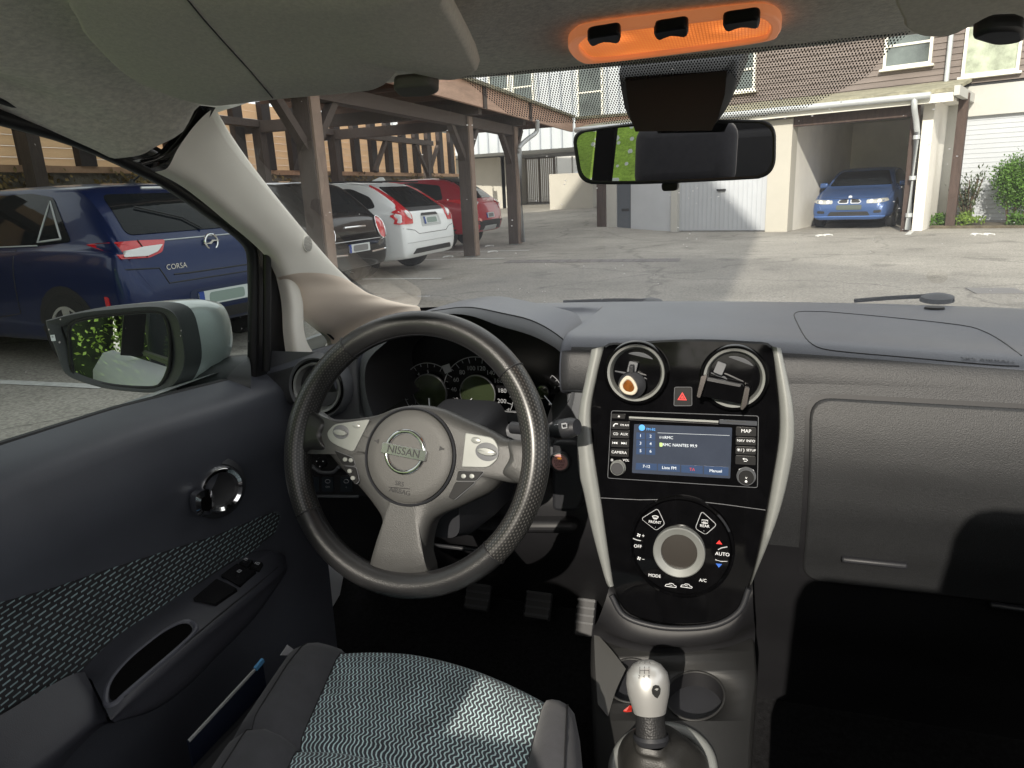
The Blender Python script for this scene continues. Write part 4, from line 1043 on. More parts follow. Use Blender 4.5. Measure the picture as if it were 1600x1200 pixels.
for x, y in ((962, 54), (1049, 47), (1138, 38)):
    mb = MB(); mb.lathe([(.0016, 0), (0, .0012)], hl(x, y, .0085), HN, 10); mb.build('bulb', lamp, m_spark)
for x0, x1, y, dy in ((918, 970, 46, -4), (1022, 1076, 36, -4), (1130, 1188, 22, -4)):
    mb = MB(); P = catmull([V(p) for p in ((x0, y + 1), (x0 + 4, y - 5), ((x0 + x1) / 2, y - 9), (x1 - 3, y - 12), (x1, y - 3), (x1 - 6, y + 4), ((x0 + x1) / 2, y + 2), (x0 + 8, y + 9))], 3, closed=True)
    mb.prism([hl(p.x, p.y, .007) for p in P], HN * .010); mb.build('switch', lamp, m_button, bevel=.002)
# ---- rear-view mirror
rv = part('rear_view_mirror', car)
RC = aty(1054, 238, .90)
_in = (RC - CAM).normalized(); _out = V((-.325, -.945, -.02)).normalized(); RN = (_out - _in).normalized()
def rvp(px, py, off=0): return atp(px, py, RC + RN * off, RN)
mo = rounded([V(p) for p in ((893, 205), (1000, 191), (1110, 187), (1213, 187), (1212, 278), (1100, 284), (1000, 288), (905, 288))], [22, 0, 0, 30, 34, 0, 0, 26], 7)
mo = catmull([V(p) for p in mo], 2, closed=True); mc = V((1054, 238))
def ring(s, off): return [rvp(*(mc + V(((p.x - mc.x) * (1 - (1 - s) * .32), (p.y - mc.y) * s))), off) for p in mo]
mb = MB(); mb.grid([[RC + (p - RC) * .6 - RN * .035 for p in ring(1, 0)], [RC + (p - RC) * .9 - RN * .026 for p in ring(1, 0)], ring(1.0, -.010), ring(1.0, .001), ring(.95, .0030), ring(.89, .0025)], closed=True)
mb.poly([RC + (p - RC) * .6 - RN * .035 for p in reversed(ring(1, 0))])
mb.build('housing', rv, m_plastic, angle=60)
mb = MB(); mb.poly(ring(.90, .0022)); mb.build('glass', rv, m_dim_mirror, smooth=False)
mb = MB(); P = rounded([rvp(x, y, -.002) for x, y in ((1033, 285), (1059, 284), (1058, 298), (1034, 299))], .004, 3); mb.prism(P, RN * -.010); mb.build('dip_lever', rv, m_button, bevel=.0015)
# sensor cover between glass and mirror
mb = MB(); A = [aty(x, y, .86) for x, y in ((966, 106), (1154, 92), (1150, 130), (1138, 165), (1126, 186), (985, 190), (976, 168), (970, 135))]
B = [p + V(((p.x - RC.x) * .16, .09, .035)) for p in A]; Fm = [p + V(((RC.x - p.x) * .16, -.012, -.012)) for p in A]
mb.grid([B, A, Fm], closed=True); mb.poly(Fm); mb.poly(list(reversed(B))); mb.build('stem_cover', rv, m_deep, bevel=.006, seg=3)
# ---- A pillar trim
door_edge = [(262, 262), (300, 283), (335, 310), (372, 342), (405, 370), (432, 398), (448, 430), (455, 480), (460, 530), (470, 575)]
glass_edge = [(336, 170), (362, 213), (395, 260), (440, 318), (485, 372), (520, 412), (548, 440), (575, 458), (608, 470), (655, 481)]
DX = [-.60, -.612, -.622, -.630, -.637, -.642, -.647, -.652, -.656, -.660]
GY = [.795, .85, .91, .985, 1.06, 1.12, 1.17, 1.215, 1.26, 1.30]
D3 = [atx(*p, x) for p, x in zip(door_edge, DX)]; G3 = [aty(*p, y) for p, y in zip(glass_edge, GY)]
# quarter-light gap: the trim splits below the speaker into a slim rear leg and the pillar proper
mb = MB(); rows = []
for i in range(7):
    a, b = D3[i], G3[i]; w = b - a; bul = V((.010, -.008, .010))
    rows.append([a + V((-.02, 0, -.004)), a, a + w * .2 + bul * .7, a + w * .5 + bul, a + w * .8 + bul * .7, b, b + V((-.012, .014, 0))])
mb.surf(rows, 4, 4)
ptrim = part('pillar_trim', car)
mb.build('upper_trim', ptrim, m_trim, angle=75)
# lower pillar: from the split down to the dash, its rear face lining the quarter light
q_top = [(455, 425), (468, 444), (478, 458)]
lowA = [(448, 430), (468, 446), (474, 468), (480, 488), (502, 508), (523, 528), (525, 560)]             # rear edge of pillar (edge of quarter glass)
lowX = [-.647, -.652, -.658, -.666, -.678, -.69, -.69]
Lo = [D3[6]] + [atx(*p, x) for p, x in zip(lowA[1:], lowX[1:])]; Gl = [G3[6], G3[7], G3[7] * .4 + G3[8] * .6, G3[8], G3[8] * .4 + G3[9] * .6, G3[9], aty(655, 500, 1.28)]
rows = []
for a, b in zip(Lo, Gl):
    w = b - a; bul = V((.010, -.008, .010)); rows.append([a + V((-.02, 0, -.004)), a, a + w * .2 + bul * .7, a + w * .5 + bul, a + w * .8 + bul * .7, b, b + V((-.012, .014, 0))])
mb = MB(); mb.surf(rows, 4, 4); mb.build('lower_trim', ptrim, mat('sunlit_pillar_trim', (.80, .68, .56), .6, bump=(1400, .18)), angle=75)  # peach of the sunlight put into this trim's colour
# slim rear leg beside the door seal
legL = [(444, 418), (455, 470), (458, 520), (464, 566), (470, 600)]; legR = [(472, 440), (474, 484), (475, 515), (482, 540), (497, 562)]
rows = []
for a, b in zip(legL, legR):
    A, B = atx(*a, -.655), atx(*b, -.662); w = B - A; rows.append([A + V((-.02, 0, 0)), A, A + w * .5 + V((.005, -.004, 0)), B, B + V((-.02, .02, 0))])
mb = MB(); mb.surf(rows, 4, 5); mb.build('rear_leg', ptrim, m_trim, angle=75)
mb = MB(); q = [atx(*p, -.70) for p in ((468, 440), (532, 532), (530, 572), (474, 574), (462, 520))]; mb.poly(q); qg = mb.build('quarter_window', car, m_win, smooth=False)
mb = MB(); mb.tube([atx(*p, -.694) for p in ((472, 482), (496, 505), (523, 531), (524, 556))], .0028, 8); mb.build('seal', qg, m_rubber)
# twin for the right pillar, its foot shows at the frame's edge
mb = MB(); rows = []
for a, b in zip(D3, G3):
    A, B = V((-a.x, a.y, a.z)), V((-b.x, b.y, b.z)); w = B - A; bul = V((-.010, -.008, .010)); rows.append([A + V((.02, 0, 0)), A, A + w * .2 + bul * .7, A + w * .5 + bul, A + w * .8 + bul * .7, B, B + V((.012, .014, 0))])
mb.surf(rows, 3, 3); mb.build('pillar_trim', car, m_trim, angle=75)
mb = MB(); P = [on_dash(*p) for p in ((1552, 487), (1570, 478), (1600, 470))]; mb.tube(P, .004, 8) if False else None; mb.bm.free()
# tweeter grille
tw = part('tweeter_grille', car); tc_ = atx(480, 381, -.613)
axis = V((.72, -.62, .32)).normalized(); u_, v_, a_ = basis(axis)
Pm = D3[5] + (G3[4] - D3[5]) * .5
tc_ = CAM + (Pm + V((.012, -.010, .010)) - CAM).length * ray(480, 381).normalized()
hit, nrm, _i, _d = BVHTree.FromObject(bpy.data.objects['upper_trim'], bpy.context.evaluated_depsgraph_get()).ray_cast(CAM, ray(480, 381).normalized())
if hit is not None:
    tc_ = hit
    axis = nrm if nrm.dot(ray(480, 381)) < 0 else -nrm
rr = .0135
mb = MB(); mb.lathe([(rr, -.001), (rr, .001), (rr * .93, .0016), (0, .0016)], tc_, axis, 36); mb.build('disc', tw, m_trim)
mb = MB(); u_, v_, a_ = basis(axis)
for k in range(1, 6):
    for i in range(k * 6):
        a = 2 * math.pi * i / (k * 6); c = tc_ + (u_ * math.cos(a) + v_ * math.sin(a)) * rr * .17 * k
        mb.lathe([(.00085, .0019), (0, .0020)], c, axis, 6)
mb.build('holes', tw, m_deep)
# glossy black cap between roof lining and pillar
mb = MB(); ca = [(337, 168), (322, 192), (300, 222), (272, 250), (236, 263)]; cb = [(318, 170), (302, 196), (280, 226), (258, 247), (225, 256)]
A = [atx(*p, x) for p, x in zip(ca, (-.566, -.578, -.588, -.598, -.612))]; B = [atx(*p, x) + V((-.012, -.004, .004)) for p, x in zip(cb, (-.560, -.572, -.584, -.594, -.606))]
mb.surf([A, [a * .5 + b * .5 + V((-.006, .004, .002)) for a, b in zip(A, B)], B], 5, 4); mb.build('pillar_cap', car, mat('black_gloss_cap', (.01, .01, .012), .05, coat=1.0), angle=80)
# wipers and bonnet edge outside
mb = MB(); bl = [(x, 1.44 + (.10 if abs(x) < 9 else 0), .962) for x in (-.7, 0, .7)]
mb.grid([[V((x, wsY(x) + .03 + d, .955 - d * .24 - .02 * (x / .7) ** 2)) for x in (-.78, -.5, -.25, 0, .25, .5, .78)] for d in (0, .1, .35, .7)]); mb.build('bonnet', car, m_shell, angle=80)
for x0, x1, xm in ((885, 1010, 0), (1335, 1475, 1)):
    wp = part('wiper', car)
    yb = 1.36
    if not xm: pts = [aty(880, 472, 1.40), aty(960, 469, 1.42), aty(1015, 470, 1.44)]
    else: pts = [aty(1335, 470, 1.42), aty(1400, 465, 1.40), aty(1465, 463, 1.385), aty(1490, 470, 1.38)]
    mb = MB(); mb.tube(catmull(pts, 4), .0038, 8); mb.build('arm', wp, m_button)
    c = pts[-2] if xm else pts[-1]; mb = MB(); mb.lathe([(.017, -.008), (.016, .000), (.008, .004), (0, .005)], c, (0, -.25, 1), 24, sx=1.6); mb.build('pivot_cap', wp, mat('wiper_grey', (.09, .09, .095), .5))
# ------------------------------------------------------------------ driver's door
def zs(y): 
    pts = [(-2.3, 1.0), (-.4, .99), (.5, .977), (.68, .971), (.925, .949), (1.02, .935), (1.2, .90)]
    for (a, b), (c, d) in zip(pts, pts[1:]):
        if y <= c: return b + (d - b) * (y - a) / (c - a)
    return .9
def dX(y, z):
    h = max(0.0, zs(y) - z); t = min(1, h / .035); s = math.sin(t * math.pi / 2)
    x = -.700 + .045 * s + .010 * min(1, max(0, h - .03) / .06)
    return x - .020 * min(1, max(0, (h - .10) / .08)) - .02 * max(0, h - .3)
def dpix(px, py, off=0.0):
    x = -.655
    for _ in range(6): p = atx(px, py, x + off); x = dX(p.y, p.z)
    return V((x + off, p.y, p.z))
door = part('door', car)
ys = [-.35 + i * .04 for i in range(36)]; ys = [y for y in ys if y < 1.03] + [1.045]
hs = [-.012, -.004, .0, .004, .008, .014, .022, .03, .045, .07, .1, .13, .16, .19, .24, .3, .4, .55, .62]
mb = MB(); mb.grid([[V((dX(y, zs(y) - h) if h > -.001 else -.703 - (.01 if h < -.005 else 0), y, zs(y) - max(h, -.0) - (.006 if h < 0 else 0))) for y in ys] for h in hs])
mb.build('upper_panel', door, mat('door_plastic', (.058, .062, .076), .44, bump=(1000, .35), var=(4, .15)), angle=70)
# fabric insert
fab = [(-60, 962), (0, 940), (80, 918), (220, 872), (330, 838), (425, 799), (436, 806), (428, 832), (380, 872), (300, 932), (220, 985), (150, 1028), (60, 1090), (-60, 1165)]
fp = [dpix(*p) for p in fab]
mb = MB(); poly = dense([V((p.y, p.z)) for p in fp], .012)
radial_mesh(mb, poly, lambda y, z: V((dX(y, z) + .0025, y, z)), 7); o = mb.build('fabric_insert', door, m_doorfab, angle=70)
set_uv(o, lambda c: (c.y, c.z))
# handle: chrome ring cup and pull lever
hd = part('door_handle', door)
hc = dpix(341, 763, .004); hn = V((.93, -.36, .05)).normalized(); hu, hv, _ = basis(hn)
mb = MB(); mb.lathe([(.045, -.006), (.044, .002), (.036, .006), (.034, .003)], hc - hn * .002, hn, 48, sy=1.02); mb.build('surround', hd, m_plastic)
mb = MB(); mb.lathe([(.034, -.004), (.0345, .008), (.031, .013), (.026, .011), (.0245, .003)], hc, hn, 56); mb.build('chrome_ring', hd, m_chrome)
mb = MB(); mb.lathe([(.026, .004), (.022, .001), (0, -.001)], hc, hn, 40); mb.build('cup', hd, m_deep)
mb = MB(); L = [(300, 800), (297, 778), (302, 768), (318, 762), (326, 775), (323, 798), (308, 803)]
P = catmull([dpix(*p, .004) for p in L], 4, closed=True); c = sum(P, V((0, 0, 0))) / len(P)
mb.grid([P, [p + V((.012, -.003, 0)) for p in P], [c + (p - c) * .6 + V((.016, -.004, 0)) for p in P]], closed=True); mb.poly([c + (p - c) * .6 + V((.016, -.004, 0)) for p in P]); mb.build('pull_lever', hd, m_chrome)
# armrest with switches and pull pocket
arm = part('armrest', door)
ao = [(446, 868), (425, 862), (380, 880), (330, 912), (270, 950), (210, 990), (165, 1030), (140, 1060)]     # against the door
ai = [(447, 884), (440, 892), (405, 922), (355, 962), (300, 1008), (245, 1055), (200, 1095), (172, 1124)]    # cabin-side edge
al = [(445, 894), (436, 908), (410, 950), (375, 990), (335, 1030), (290, 1075), (240, 1110), (176, 1130)]    # lower edge of the side
oX = [-.645] * 8; iX = [-.640, -.620, -.600, -.590, -.584, -.580, -.578, -.578]
AO = [atx(*p, x) for p, x in zip(ao, oX)]; AI = [atx(*p, x) for p, x in zip(ai, iX)]; AL = [atx(*p, x - .006) for p, x in zip(al, iX)]
rows = []
for a, b, c in zip(AO, AI, AL):
    w = b - a; rows.append([a + V((-.03, 0, 0)), a, a + w * .3 + V((0, 0, .004)), a + w * .75 + V((0, 0, .004)), b + V((0, 0, .001)), b * .75 + c * .25 + V((.002, 0, 0)), c, c + V((-.05, 0, -.012))])
mb = MB(); mb.surf(rows, 4, 6); m_arm = mat('armrest_plastic', (.034, .035, .044), .42, bump=(1000, .3), var=(6, .15)); mb.build('top', arm, m_arm, angle=50)
abvh = BVHTree.FromObject(bpy.data.objects['top'], bpy.context.evaluated_depsgraph_get())
def onarm(px, py, lift=.001):
    h, n, i, d = abvh.ray_cast(CAM, ray(px, py).normalized())
    if h is None: return atx(px, py, -.61)
    if n.z < 0: n = -n
    return h + n * lift
mb = MB(); mb.tube([onarm(x - 6, y - 6, .0002) for x, y in ai[1:]], .0012, 6); mb.build('groove', arm, m_deep)
# seam line along its side
# armrest pocket, drawn as a flat patch with its shade in the colour
pk = catmull([V(p) for p in [(172, 1092), (176, 1066), (200, 1035), (235, 1005), (262, 986), (285, 976), (298, 980), (297, 992), (270, 1018), (235, 1048), (200, 1078), (182, 1094)]], 4, closed=True)
mb = MB(); radial_mesh(mb, pk, lambda x, y: onarm(x, y, .0018), 6); mb.build('pull_pocket', arm, mat('pocket_shade', (.003, .003, .003), .9, spec=.05), smooth=False)
mb = MB(); pc = V((236, 1030)); mb.tube([onarm(*(pc + (p - pc) * 1.10), -.0012) for p in pk], .0036, 8, closed=True); mb.build('pocket_rim', arm, mat('rim_plastic', (.07, .072, .09), .38))
mb = MB(); mb.tube([onarm(*(pc + (p - pc) * .98), .0012) for p in pk][8:34], .0006, 6); mb.build('pocket_edge', arm, m_plastic_mid)
for q, cap in (([(303, 940), (340, 908), (373, 924), (338, 948)], None), ([(346, 903), (372, 884), (402, 896), (376, 919)], 'w'), ([(374, 884), (384, 877), (397, 879), (388, 890)], 'w'), ([(391, 891), (401, 880), (413, 883), (406, 895)], 'd')):
    mb = MB(); P = [onarm(*p, -.001) for p in q]; mb.prism(rounded(P, .002, 2), V((0, -.001, .006))); mb.mi = 1
    if cap:
        c = onarm((q[0][0] + q[2][0]) / 2 - 2, (q[0][1] + q[2][1]) / 2 - 2, .0062); X = (P[1] - P[0]).normalized(); Y = (P[3] - P[0]).normalized()
        mb.tube([c - Y * .002 - X * .003, c + Y * .002 - X * .003, c + Y * .002 + X * .003, c - Y * .002 + X * .003], .0004, 5, closed=True); mb.bar(c - X * .002, c + X * .002, .0004, .0004)
        if cap == 'd': mb.bar(c - Y * .004 - X * .003, c - Y * .004 + X * .003, .0005, .0005)
    mb.build('window_switch', arm, [mat('switch_gloss', (.008, .008, .009), .2), m_dimwhite], smooth=False)
# the moulding behind the armrest that runs down to the sill
mb = MB(); b1 = [(-60, 1150), (0, 1118), (60, 1082), (110, 1055), (132, 1050)]; b2 = [(-60, 1230), (0, 1180), (70, 1130), (130, 1090), (150, 1085)]; b3 = [(-60, 1300), (20, 1230), (85, 1175), (140, 1130), (166, 1122)]; b4 = [(-40, 1340), (40, 1290), (100, 1195), (150, 1142), (172, 1130)]
mb.surf([[atx(*p, -.648) for p in b1], [atx(*p, -.622) for p in b2], [atx(*p, -.600) for p in b3], [atx(*p, -.604) for p in b4]], 4, 5); mb.build('rear_moulding', arm, m_arm, angle=60)
# glass, frame and seals
mb = MB(); q = [V((-.705, -.25, .985)), V((-.705, .5, .974)), V((-.705, .80, .958)), V((-.702, .945, .945))] + [atx(*p, -.662) for p in ((398, 384), (372, 355), (330, 318), (262, 268), (130, 205), (0, 168))] + [V((-.63, .3, 1.385)), V((-.63, -.25, 1.395))]
mb.poly(q); dg = mb.build('door_window', door, m_win, smooth=False)
up = [(-120, 142), (0, 178), (130, 217), (245, 270), (298, 303), (343, 336), (383, 366), (402, 392), (405, 440), (405, 520), (404, 592)]
ux = [-.640, -.645, -.648, -.652, -.655, -.658, -.662, -.666, -.672, -.68, -.69]
U3 = [atx(*p, x) for p, x in zip(up, ux)]
mb = MB(); mb.tube(catmull([p + V((-.012, 0, 0)) for p in U3], 4), .0085, 10); mb.tube(catmull([p + V((.008, .012, .012)) for p in U3], 4), .0065, 10); mb.build('window_seal', door, m_rubber)
fo = [(-120, 100), (0, 140), (140, 183), (262, 238), (320, 278), (372, 320), (420, 362), (442, 398), (452, 450), (457, 520), (462, 590)]
F3 = [atx(*p, x + .004) for p, x in zip(fo, ux)]
mb = MB(); C = [catmull([p + V((-.02, .0, .0)) for p in U3], 4), catmull([p + V((-.004, .004, 0)) for p in U3], 4), catmull([(a + b) * .5 + V((-.012, .006, 0)) for a, b in zip(U3, F3)], 4), catmull(F3, 4)]
mb.grid(C); mb.build('door_frame', door, mat('frame_black', (.014, .014, .016), .4, bump=(900, .2)), angle=50)
mb = MB(); mb.tube(catmull(F3[4:], 4), .006, 8); mb.build('pillar_seal', door, m_rubber)
mb = MB(); mb.bar(V((-.709, -.3, .982)), V((-.709, .5, .972)), .006, .012); mb.tube([V((-.706, -.3, .986)), V((-.706, .5, .976)), V((-.706, .68, .969)), V((-.705, .925, .948)), V((-.700, .99, .939))], .0045, 8); mb.build('sill_seal', door, m_rubber)
# outer skin of the car's left flank (seen in the door mirror)
mb = MB(); mb.poly([V((-.715, -1.5, .985)), V((-.715, -.46, .98)), V((-.672, -.46, 1.36)), V((-.665, -1.35, 1.36))]); mb.build('rear_door_window', car, m_win, smooth=False)
m_flank = mat('white_flank_paint', (.75, .77, .80), .3, coat=.6)
mb = MB(); mb.grid([[V((x, y, z)) for y in (-2.3, -1.5, -.7, 0, .6, 1.0, 1.3)] for x, z in ((-.715, .965), (-.76, .955), (-.815, .87), (-.83, .7), (-.82, .45), (-.78, .3))]); mb.build('flank', car, m_flank, angle=70)
mb = MB()
for a, b in (((-.735, -.42, .975), (-.665, -.40, 1.38)),): mb.bar(V(a), V(b), .025, .06, up=(1, 0, 0))
mb.bar(V((-.655, -.42, 1.37)), V((-.655, .35, 1.385)), .02, .02); mb.build('door_pillars', car, m_button)

# ---- door mirror
dm = part('door_mirror', car)
MC = V((-.835, .80, 1.013)); _in = (MC - CAM).normalized(); MT = V((.03, -1, -.02)).normalized(); MN = (MT - _in).normalized()
def dmp(px, py, off=0): return atp(px, py, MC + MN * off, MN)
fo = catmull([V(p) for p in [(72, 506), (80, 499), (125, 488), (180, 482), (235, 478), (262, 482), (277, 495), (285, 522), (290, 556), (286, 580), (272, 602), (245, 613), (205, 612), (160, 606), (115, 592), (98, 578), (88, 550)]], 3, closed=True)
gl_ = catmull([V(p) for p in [(110, 508), (145, 496), (200, 489), (245, 487), (258, 496), (265, 525), (266, 555), (262, 580), (248, 603), (220, 606), (170, 602), (125, 592), (113, 580), (109, 545)]], 3, closed=True)
fc = V((190, 548))
F0 = [dmp(p.x, p.y, 0) for p in fo]
def fwd(s, d, sh=V((0, 0, 0))): 
    c = dmp(fc.x, fc.y, 0); return [c + (p - c) * s + V((.18, 1.0, 0)).normalized() * d + sh for p in F0]
mb = MB(); mb.grid([F0, [dmp(*(fc + (p - fc) * .985), .003) for p in fo], [dmp(*(fc + (p - fc) * .93), .002) for p in fo], [dmp(p.x, p.y, -.006) for p in gl_] if len(gl_) == len(fo) else [dmp(*(fc + (p - fc) * .8), -.006) for p in fo]], closed=True)
mb.grid([F0, fwd(1.02, .012), fwd(1.03, .026)], closed=True); mb.build('frame', dm, mat('mirror_frame', (.055, .058, .06), .5, bump=(900, .2)), angle=45)
mb = MB(); mb.grid([fwd(1.025, .024), fwd(1.03, .040), fwd(1.0, .070), fwd(.90, .100), fwd(.70, .125), fwd(.4, .138)], closed=True); mb.poly(fwd(.4, .138)); mb.build('cap', dm, m_shell, angle=60)
mb = MB(); mb.poly([dmp(p.x, p.y, -.003) for p in gl_]); mb.build('glass', dm, m_mirror, smooth=False)
mb = MB(); mb.tube([dmp(p.x, p.y, -.002) for p in gl_], .0028, 8, closed=True); mb.build('glass_edge', dm, m_rubber)
mb = MB(); c = dmp(83, 528, .0032); X = (dmp(90, 527) - dmp(80, 528)).normalized(); Y = V((0, 0, 1)); mb.prism([c + X * a + Y * b for a, b in ((-.003, -.0045), (.003, -.0045), (.003, .0045), (-.003, .0045))], MN * .0005); mb.mi = 1; mb.text('❄' if False else '*', c + MN * .0008, X, Y, .008); mb.build('badge', dm, [m_white, m_deep], smooth=False)
mb = MB(); ft = [dmp(278, 582, -.05), V((-.73, .93, .955))]; mb.tube(catmull([V((-.80, .86, .960)), V((-.765, .90, .950)), V((-.715, .95, .935))], 4), [.030 + .004 * i for i in range(9)], 14, flat=.7); mb.build('foot', dm, mat('foot_black', (.03, .034, .036), .45, bump=(800, .2)))
# ------------------------------------------------------------------ seat, console, lever, floor
SZ = .625
seat = part('driver_seat', car)
fe = atz(640, 1009, SZ)
yl = fe.y                                             # front edge of the cushion
il0, il1 = atz(532, 1012, SZ), atz(440, 1192, SZ); ir0, ir1 = atz(862, 1058, SZ), atz(824, 1196, SZ)
ol0, ol1 = atz(436, 1022, SZ), atz(296, 1192, SZ); or0, or1 = atz(928, 1100, SZ), atz(944, 1196, SZ)
def lerp_line(a, b, y): t = (y - a.y) / (b.y - a.y); return a.x + (b.x - a.x) * t
def cx(kind, y):
    a, b = {'il': (il0, il1), 'ir': (ir0, ir1), 'ol': (ol0, ol1), 'or': (or0, or1)}[kind]
    yy = max(y, .40); return lerp_line(a, b, yy)
def frontY(x):  # plan curve of the front edge
    t = (x - fe.x) / .25; return yl - .030 * t * t - (.012 * t if t > 0 else 0)
def seat_pt(x, s, zoff=0):
    """s metres back from the front edge, measured over the roll"""
    y0 = frontY(x)
    if s < .06: a = s / .06 * math.pi / 2; y = y0 + .0 - .05 * (1 - math.cos(a)) * 0 - .045 * (1 - math.cos(a)) + .004; z = SZ - .05 + .05 * math.sin(a)
    else: y = y0 - .041 - (s - .06); z = SZ - .03 * ((s - .06) / .4)
    z -= .010 * math.exp(-((s - .20) / .007) ** 2)
    return V((x, y, z + zoff))
ss = [-.05, 0, .015, .03, .045, .06, .075, .09, .105, .12, .135, .15, .165, .18, .19, .195, .20, .205, .21, .22, .24, .27, .30, .35, .40, .50, .6]
mb = MB(); uvl = None; rows = []
for s in ss:
    r = []
    y = seat_pt(fe.x, s).y; a, b = cx('il', y), cx('ir', y)
    for i in range(25):
        u = i / 24; x = a + (b - a) * u; p = seat_pt(x, max(s, 0), .012 * (1 - (2 * u - 1) ** 2) - .006 + .004 * math.sin(u * math.pi))
        if s < 0: p.z -= .12; p.y += .0
        r.append(p)
    rows.append(r)
R = mb.grid(rows); o = mb.build('cushion', seat, m_seat, angle=80)
# arc-length UVs so that the cloth pattern keeps its size over the roll
uv = o.data.uv_layers.new(name='UVMap'); idx = {}
for j, s in enumerate(ss):
    for i in range(25): idx[j * 25 + i] = (rows[j][i].x, s)
for lp in o.data.loops: uv.data[lp.index].uv = idx[lp.vertex_index]
def bolster(k0, k1, side, name):
    mb = MB(); rows = []
    for s in ss:
        y = seat_pt(fe.x, s).y; a = cx(k0, y); b = cx(k1, y); w = b - a; r = []
        for t, z in ((0, -.004), (.06, .004), (.2, .014), (.4, .020), (.6, .016), (.8, .002), (.95, -.025), (1.0, -.055), (1.0, -.15)):
            x = a + w * t; p = seat_pt(x, max(s, 0), z * (min(1, max(0, s) / .1) if z > 0 else 1))
            p.y -= .03 * max(0, t - .5) ** 2 * 4 * .5
            if s < 0: p.z -= .12
            r.append(p)
        rows.append(r)
    mb.grid(rows); b_ = mb.build(name, seat, m_cloth, angle=80)
    mb = MB(); mb.tube([rows[j][4] + V((0, 0, .0006)) for j in range(3, len(rows))], .0009, 6); mb.build('seam', b_, m_deep)
bolster('il', 'ol', -1, 'side_bolster'); bolster('ir', 'or', 1, 'side_bolster')
mb = MB(); mb.tube([p + V((0, 0, .001)) for p in [rows[j][0] for j in range(2, len(ss))]], .0011, 6) ; mb.tube([p + V((0, 0, .001)) for p in [rows[j][24] for j in range(2, len(ss))]], .0011, 6); mb.build('piping', seat, m_deep)
mb = MB(); mb.box((-.34, .45, .48), (.42, .55, .18)); mb.build('seat_base', seat, m_deep, bevel=.02)
# backrest and headrest behind the camera, reflected in the mirror
mb = MB(); mb.box((-.36, -.30, .82), (.46, .12, .62), Euler((math.radians(14), 0, 0))); mb.build('backrest', seat, m_cloth, bevel=.05, seg=4)
mb = MB(); mb.box((-.43, -.40, 1.215), (.30, .10, .19), Euler((math.radians(8), 0, 0))); mb.build('headrest', seat, m_cloth, bevel=.045, seg=5)
# ---- tunnel console
con = part('centre_console', car)
CP0 = V((0, .84, .555)); CNn = V((0, -.28, 1)).normalized()
def cp(px, py, off=0): return atp(px, py, CP0 + CNn * off, CNn)
outl = [(926, 985), (960, 1000), (1040, 1012), (1140, 1000), (1176, 990), (1180, 1060), (1172, 1120), (1168, 1200), (1160, 1330), (935, 1330), (936, 1200), (930, 1100), (926, 1040)]
P = [cp(*p) for p in outl]; mb = MB()
# top skin with two openings: build it as rings round the cup holders
mb.prism(list(reversed([p - CNn * .02 for p in P])), V((0, 0, -.25)))
mb.build('body', con, m_plastic, bevel=.012, seg=3)
m_con = mat('console_plastic', (.024, .024, .024), .5, bump=(900, .35), var=(8, .12))
holes = [(986, 1064, 40, 34), (1086, 1088, 46, 38), (1036, 1200, 62, 48)]
import mathutils.geometry as mg
ob = dense([V(p) for p in rounded([V(p) for p in outl], 14, 4)], 12); loops = [ob]
for (x, y, a, b) in holes[:2]: loops.append([V((x + a * math.cos(-2 * math.pi * i / 40), y + b * math.sin(-2 * math.pi * i / 40))) for i in range(40)])
tris = mg.tessellate_polygon([[V((p.x, p.y, 0)) for p in l] for l in loops]); flat = [p for l in loops for p in l]
mb = MB(); vs = [mb.v(cp(p.x, p.y)) for p in flat]
for t in tris: mb.f([vs[i] for i in t])
mb.build('top_skin', con, m_con, angle=40, solid=.003)
mb = MB(); n0 = len(ob); sk = [cp(p.x, p.y) for p in ob]; mb.grid([sk, [p + V((0, 0, -.006)) + (p - cp(1050, 1120)).normalized() * .004 for p in sk], [p + V((0, 0, -.25)) for p in sk]], closed=True); mb.build('side_skin', con, m_con, angle=50)
for (x, y, a, b) in holes[:2]:
    h = part('cup_holder', con)
    R0 = [cp(x + a * math.cos(2 * math.pi * i / 40), y + b * math.sin(2 * math.pi * i / 40)) for i in range(40)]; c = cp(x, y)
    mb = MB(); mb.grid([[p + CNn * .0005 for p in R0], [c + (p - c) * .96 - V((0, 0, .012)) for p in R0], [c + (p - c) * .92 - V((0, 0, .07)) for p in R0]], closed=True); mb.poly([c + (p - c) * .92 - V((0, 0, .07)) for p in reversed(R0)]); mb.build('well', h, m_deep, angle=50)
    mb = MB(); mb.tube([c + (p - c) * 1.0 + CNn * .0008 for p in R0], .0016, 8, closed=True); mb.build('rim', h, m_con)
    mb = MB(); mb.tube([c + (p - c) * .9 - V((0, 0, .022)) for p in R0][5:24], .0008, 6); mb.build('inner_step', h, m_plastic_mid)
# rear of the fascia foot: a shallow black tray lip
mb = MB(); mb.tube(catmull([S(*p, .006) for p in ((955, 930), (975, 962), (1020, 978), (1070, 982), (1120, 976), (1155, 955), (1170, 920))], 5), .004, 10); mb.build('fascia_lip', con, m_plastic)
mb = MB(); t0 = [S(*p, 0) for p in ((950, 925), (990, 972), (1065, 986), (1140, 975), (1176, 920))]; t1 = [cp(*p, .012) for p in ((926, 985), (980, 1003), (1045, 1010), (1130, 1002), (1180, 985))]
mb.surf([[p + V((0, .03, .02)) for p in t0], t0, [a * .5 + b * .5 + V((0, -.012, -.004)) for a, b in zip(t0, t1)], t1, [p + V((0, .0, -.03)) for p in t1]], 5, 4); mb.build('tunnel_ramp', con, m_deep, angle=70)  # ramp's shade put in as the darker plastic
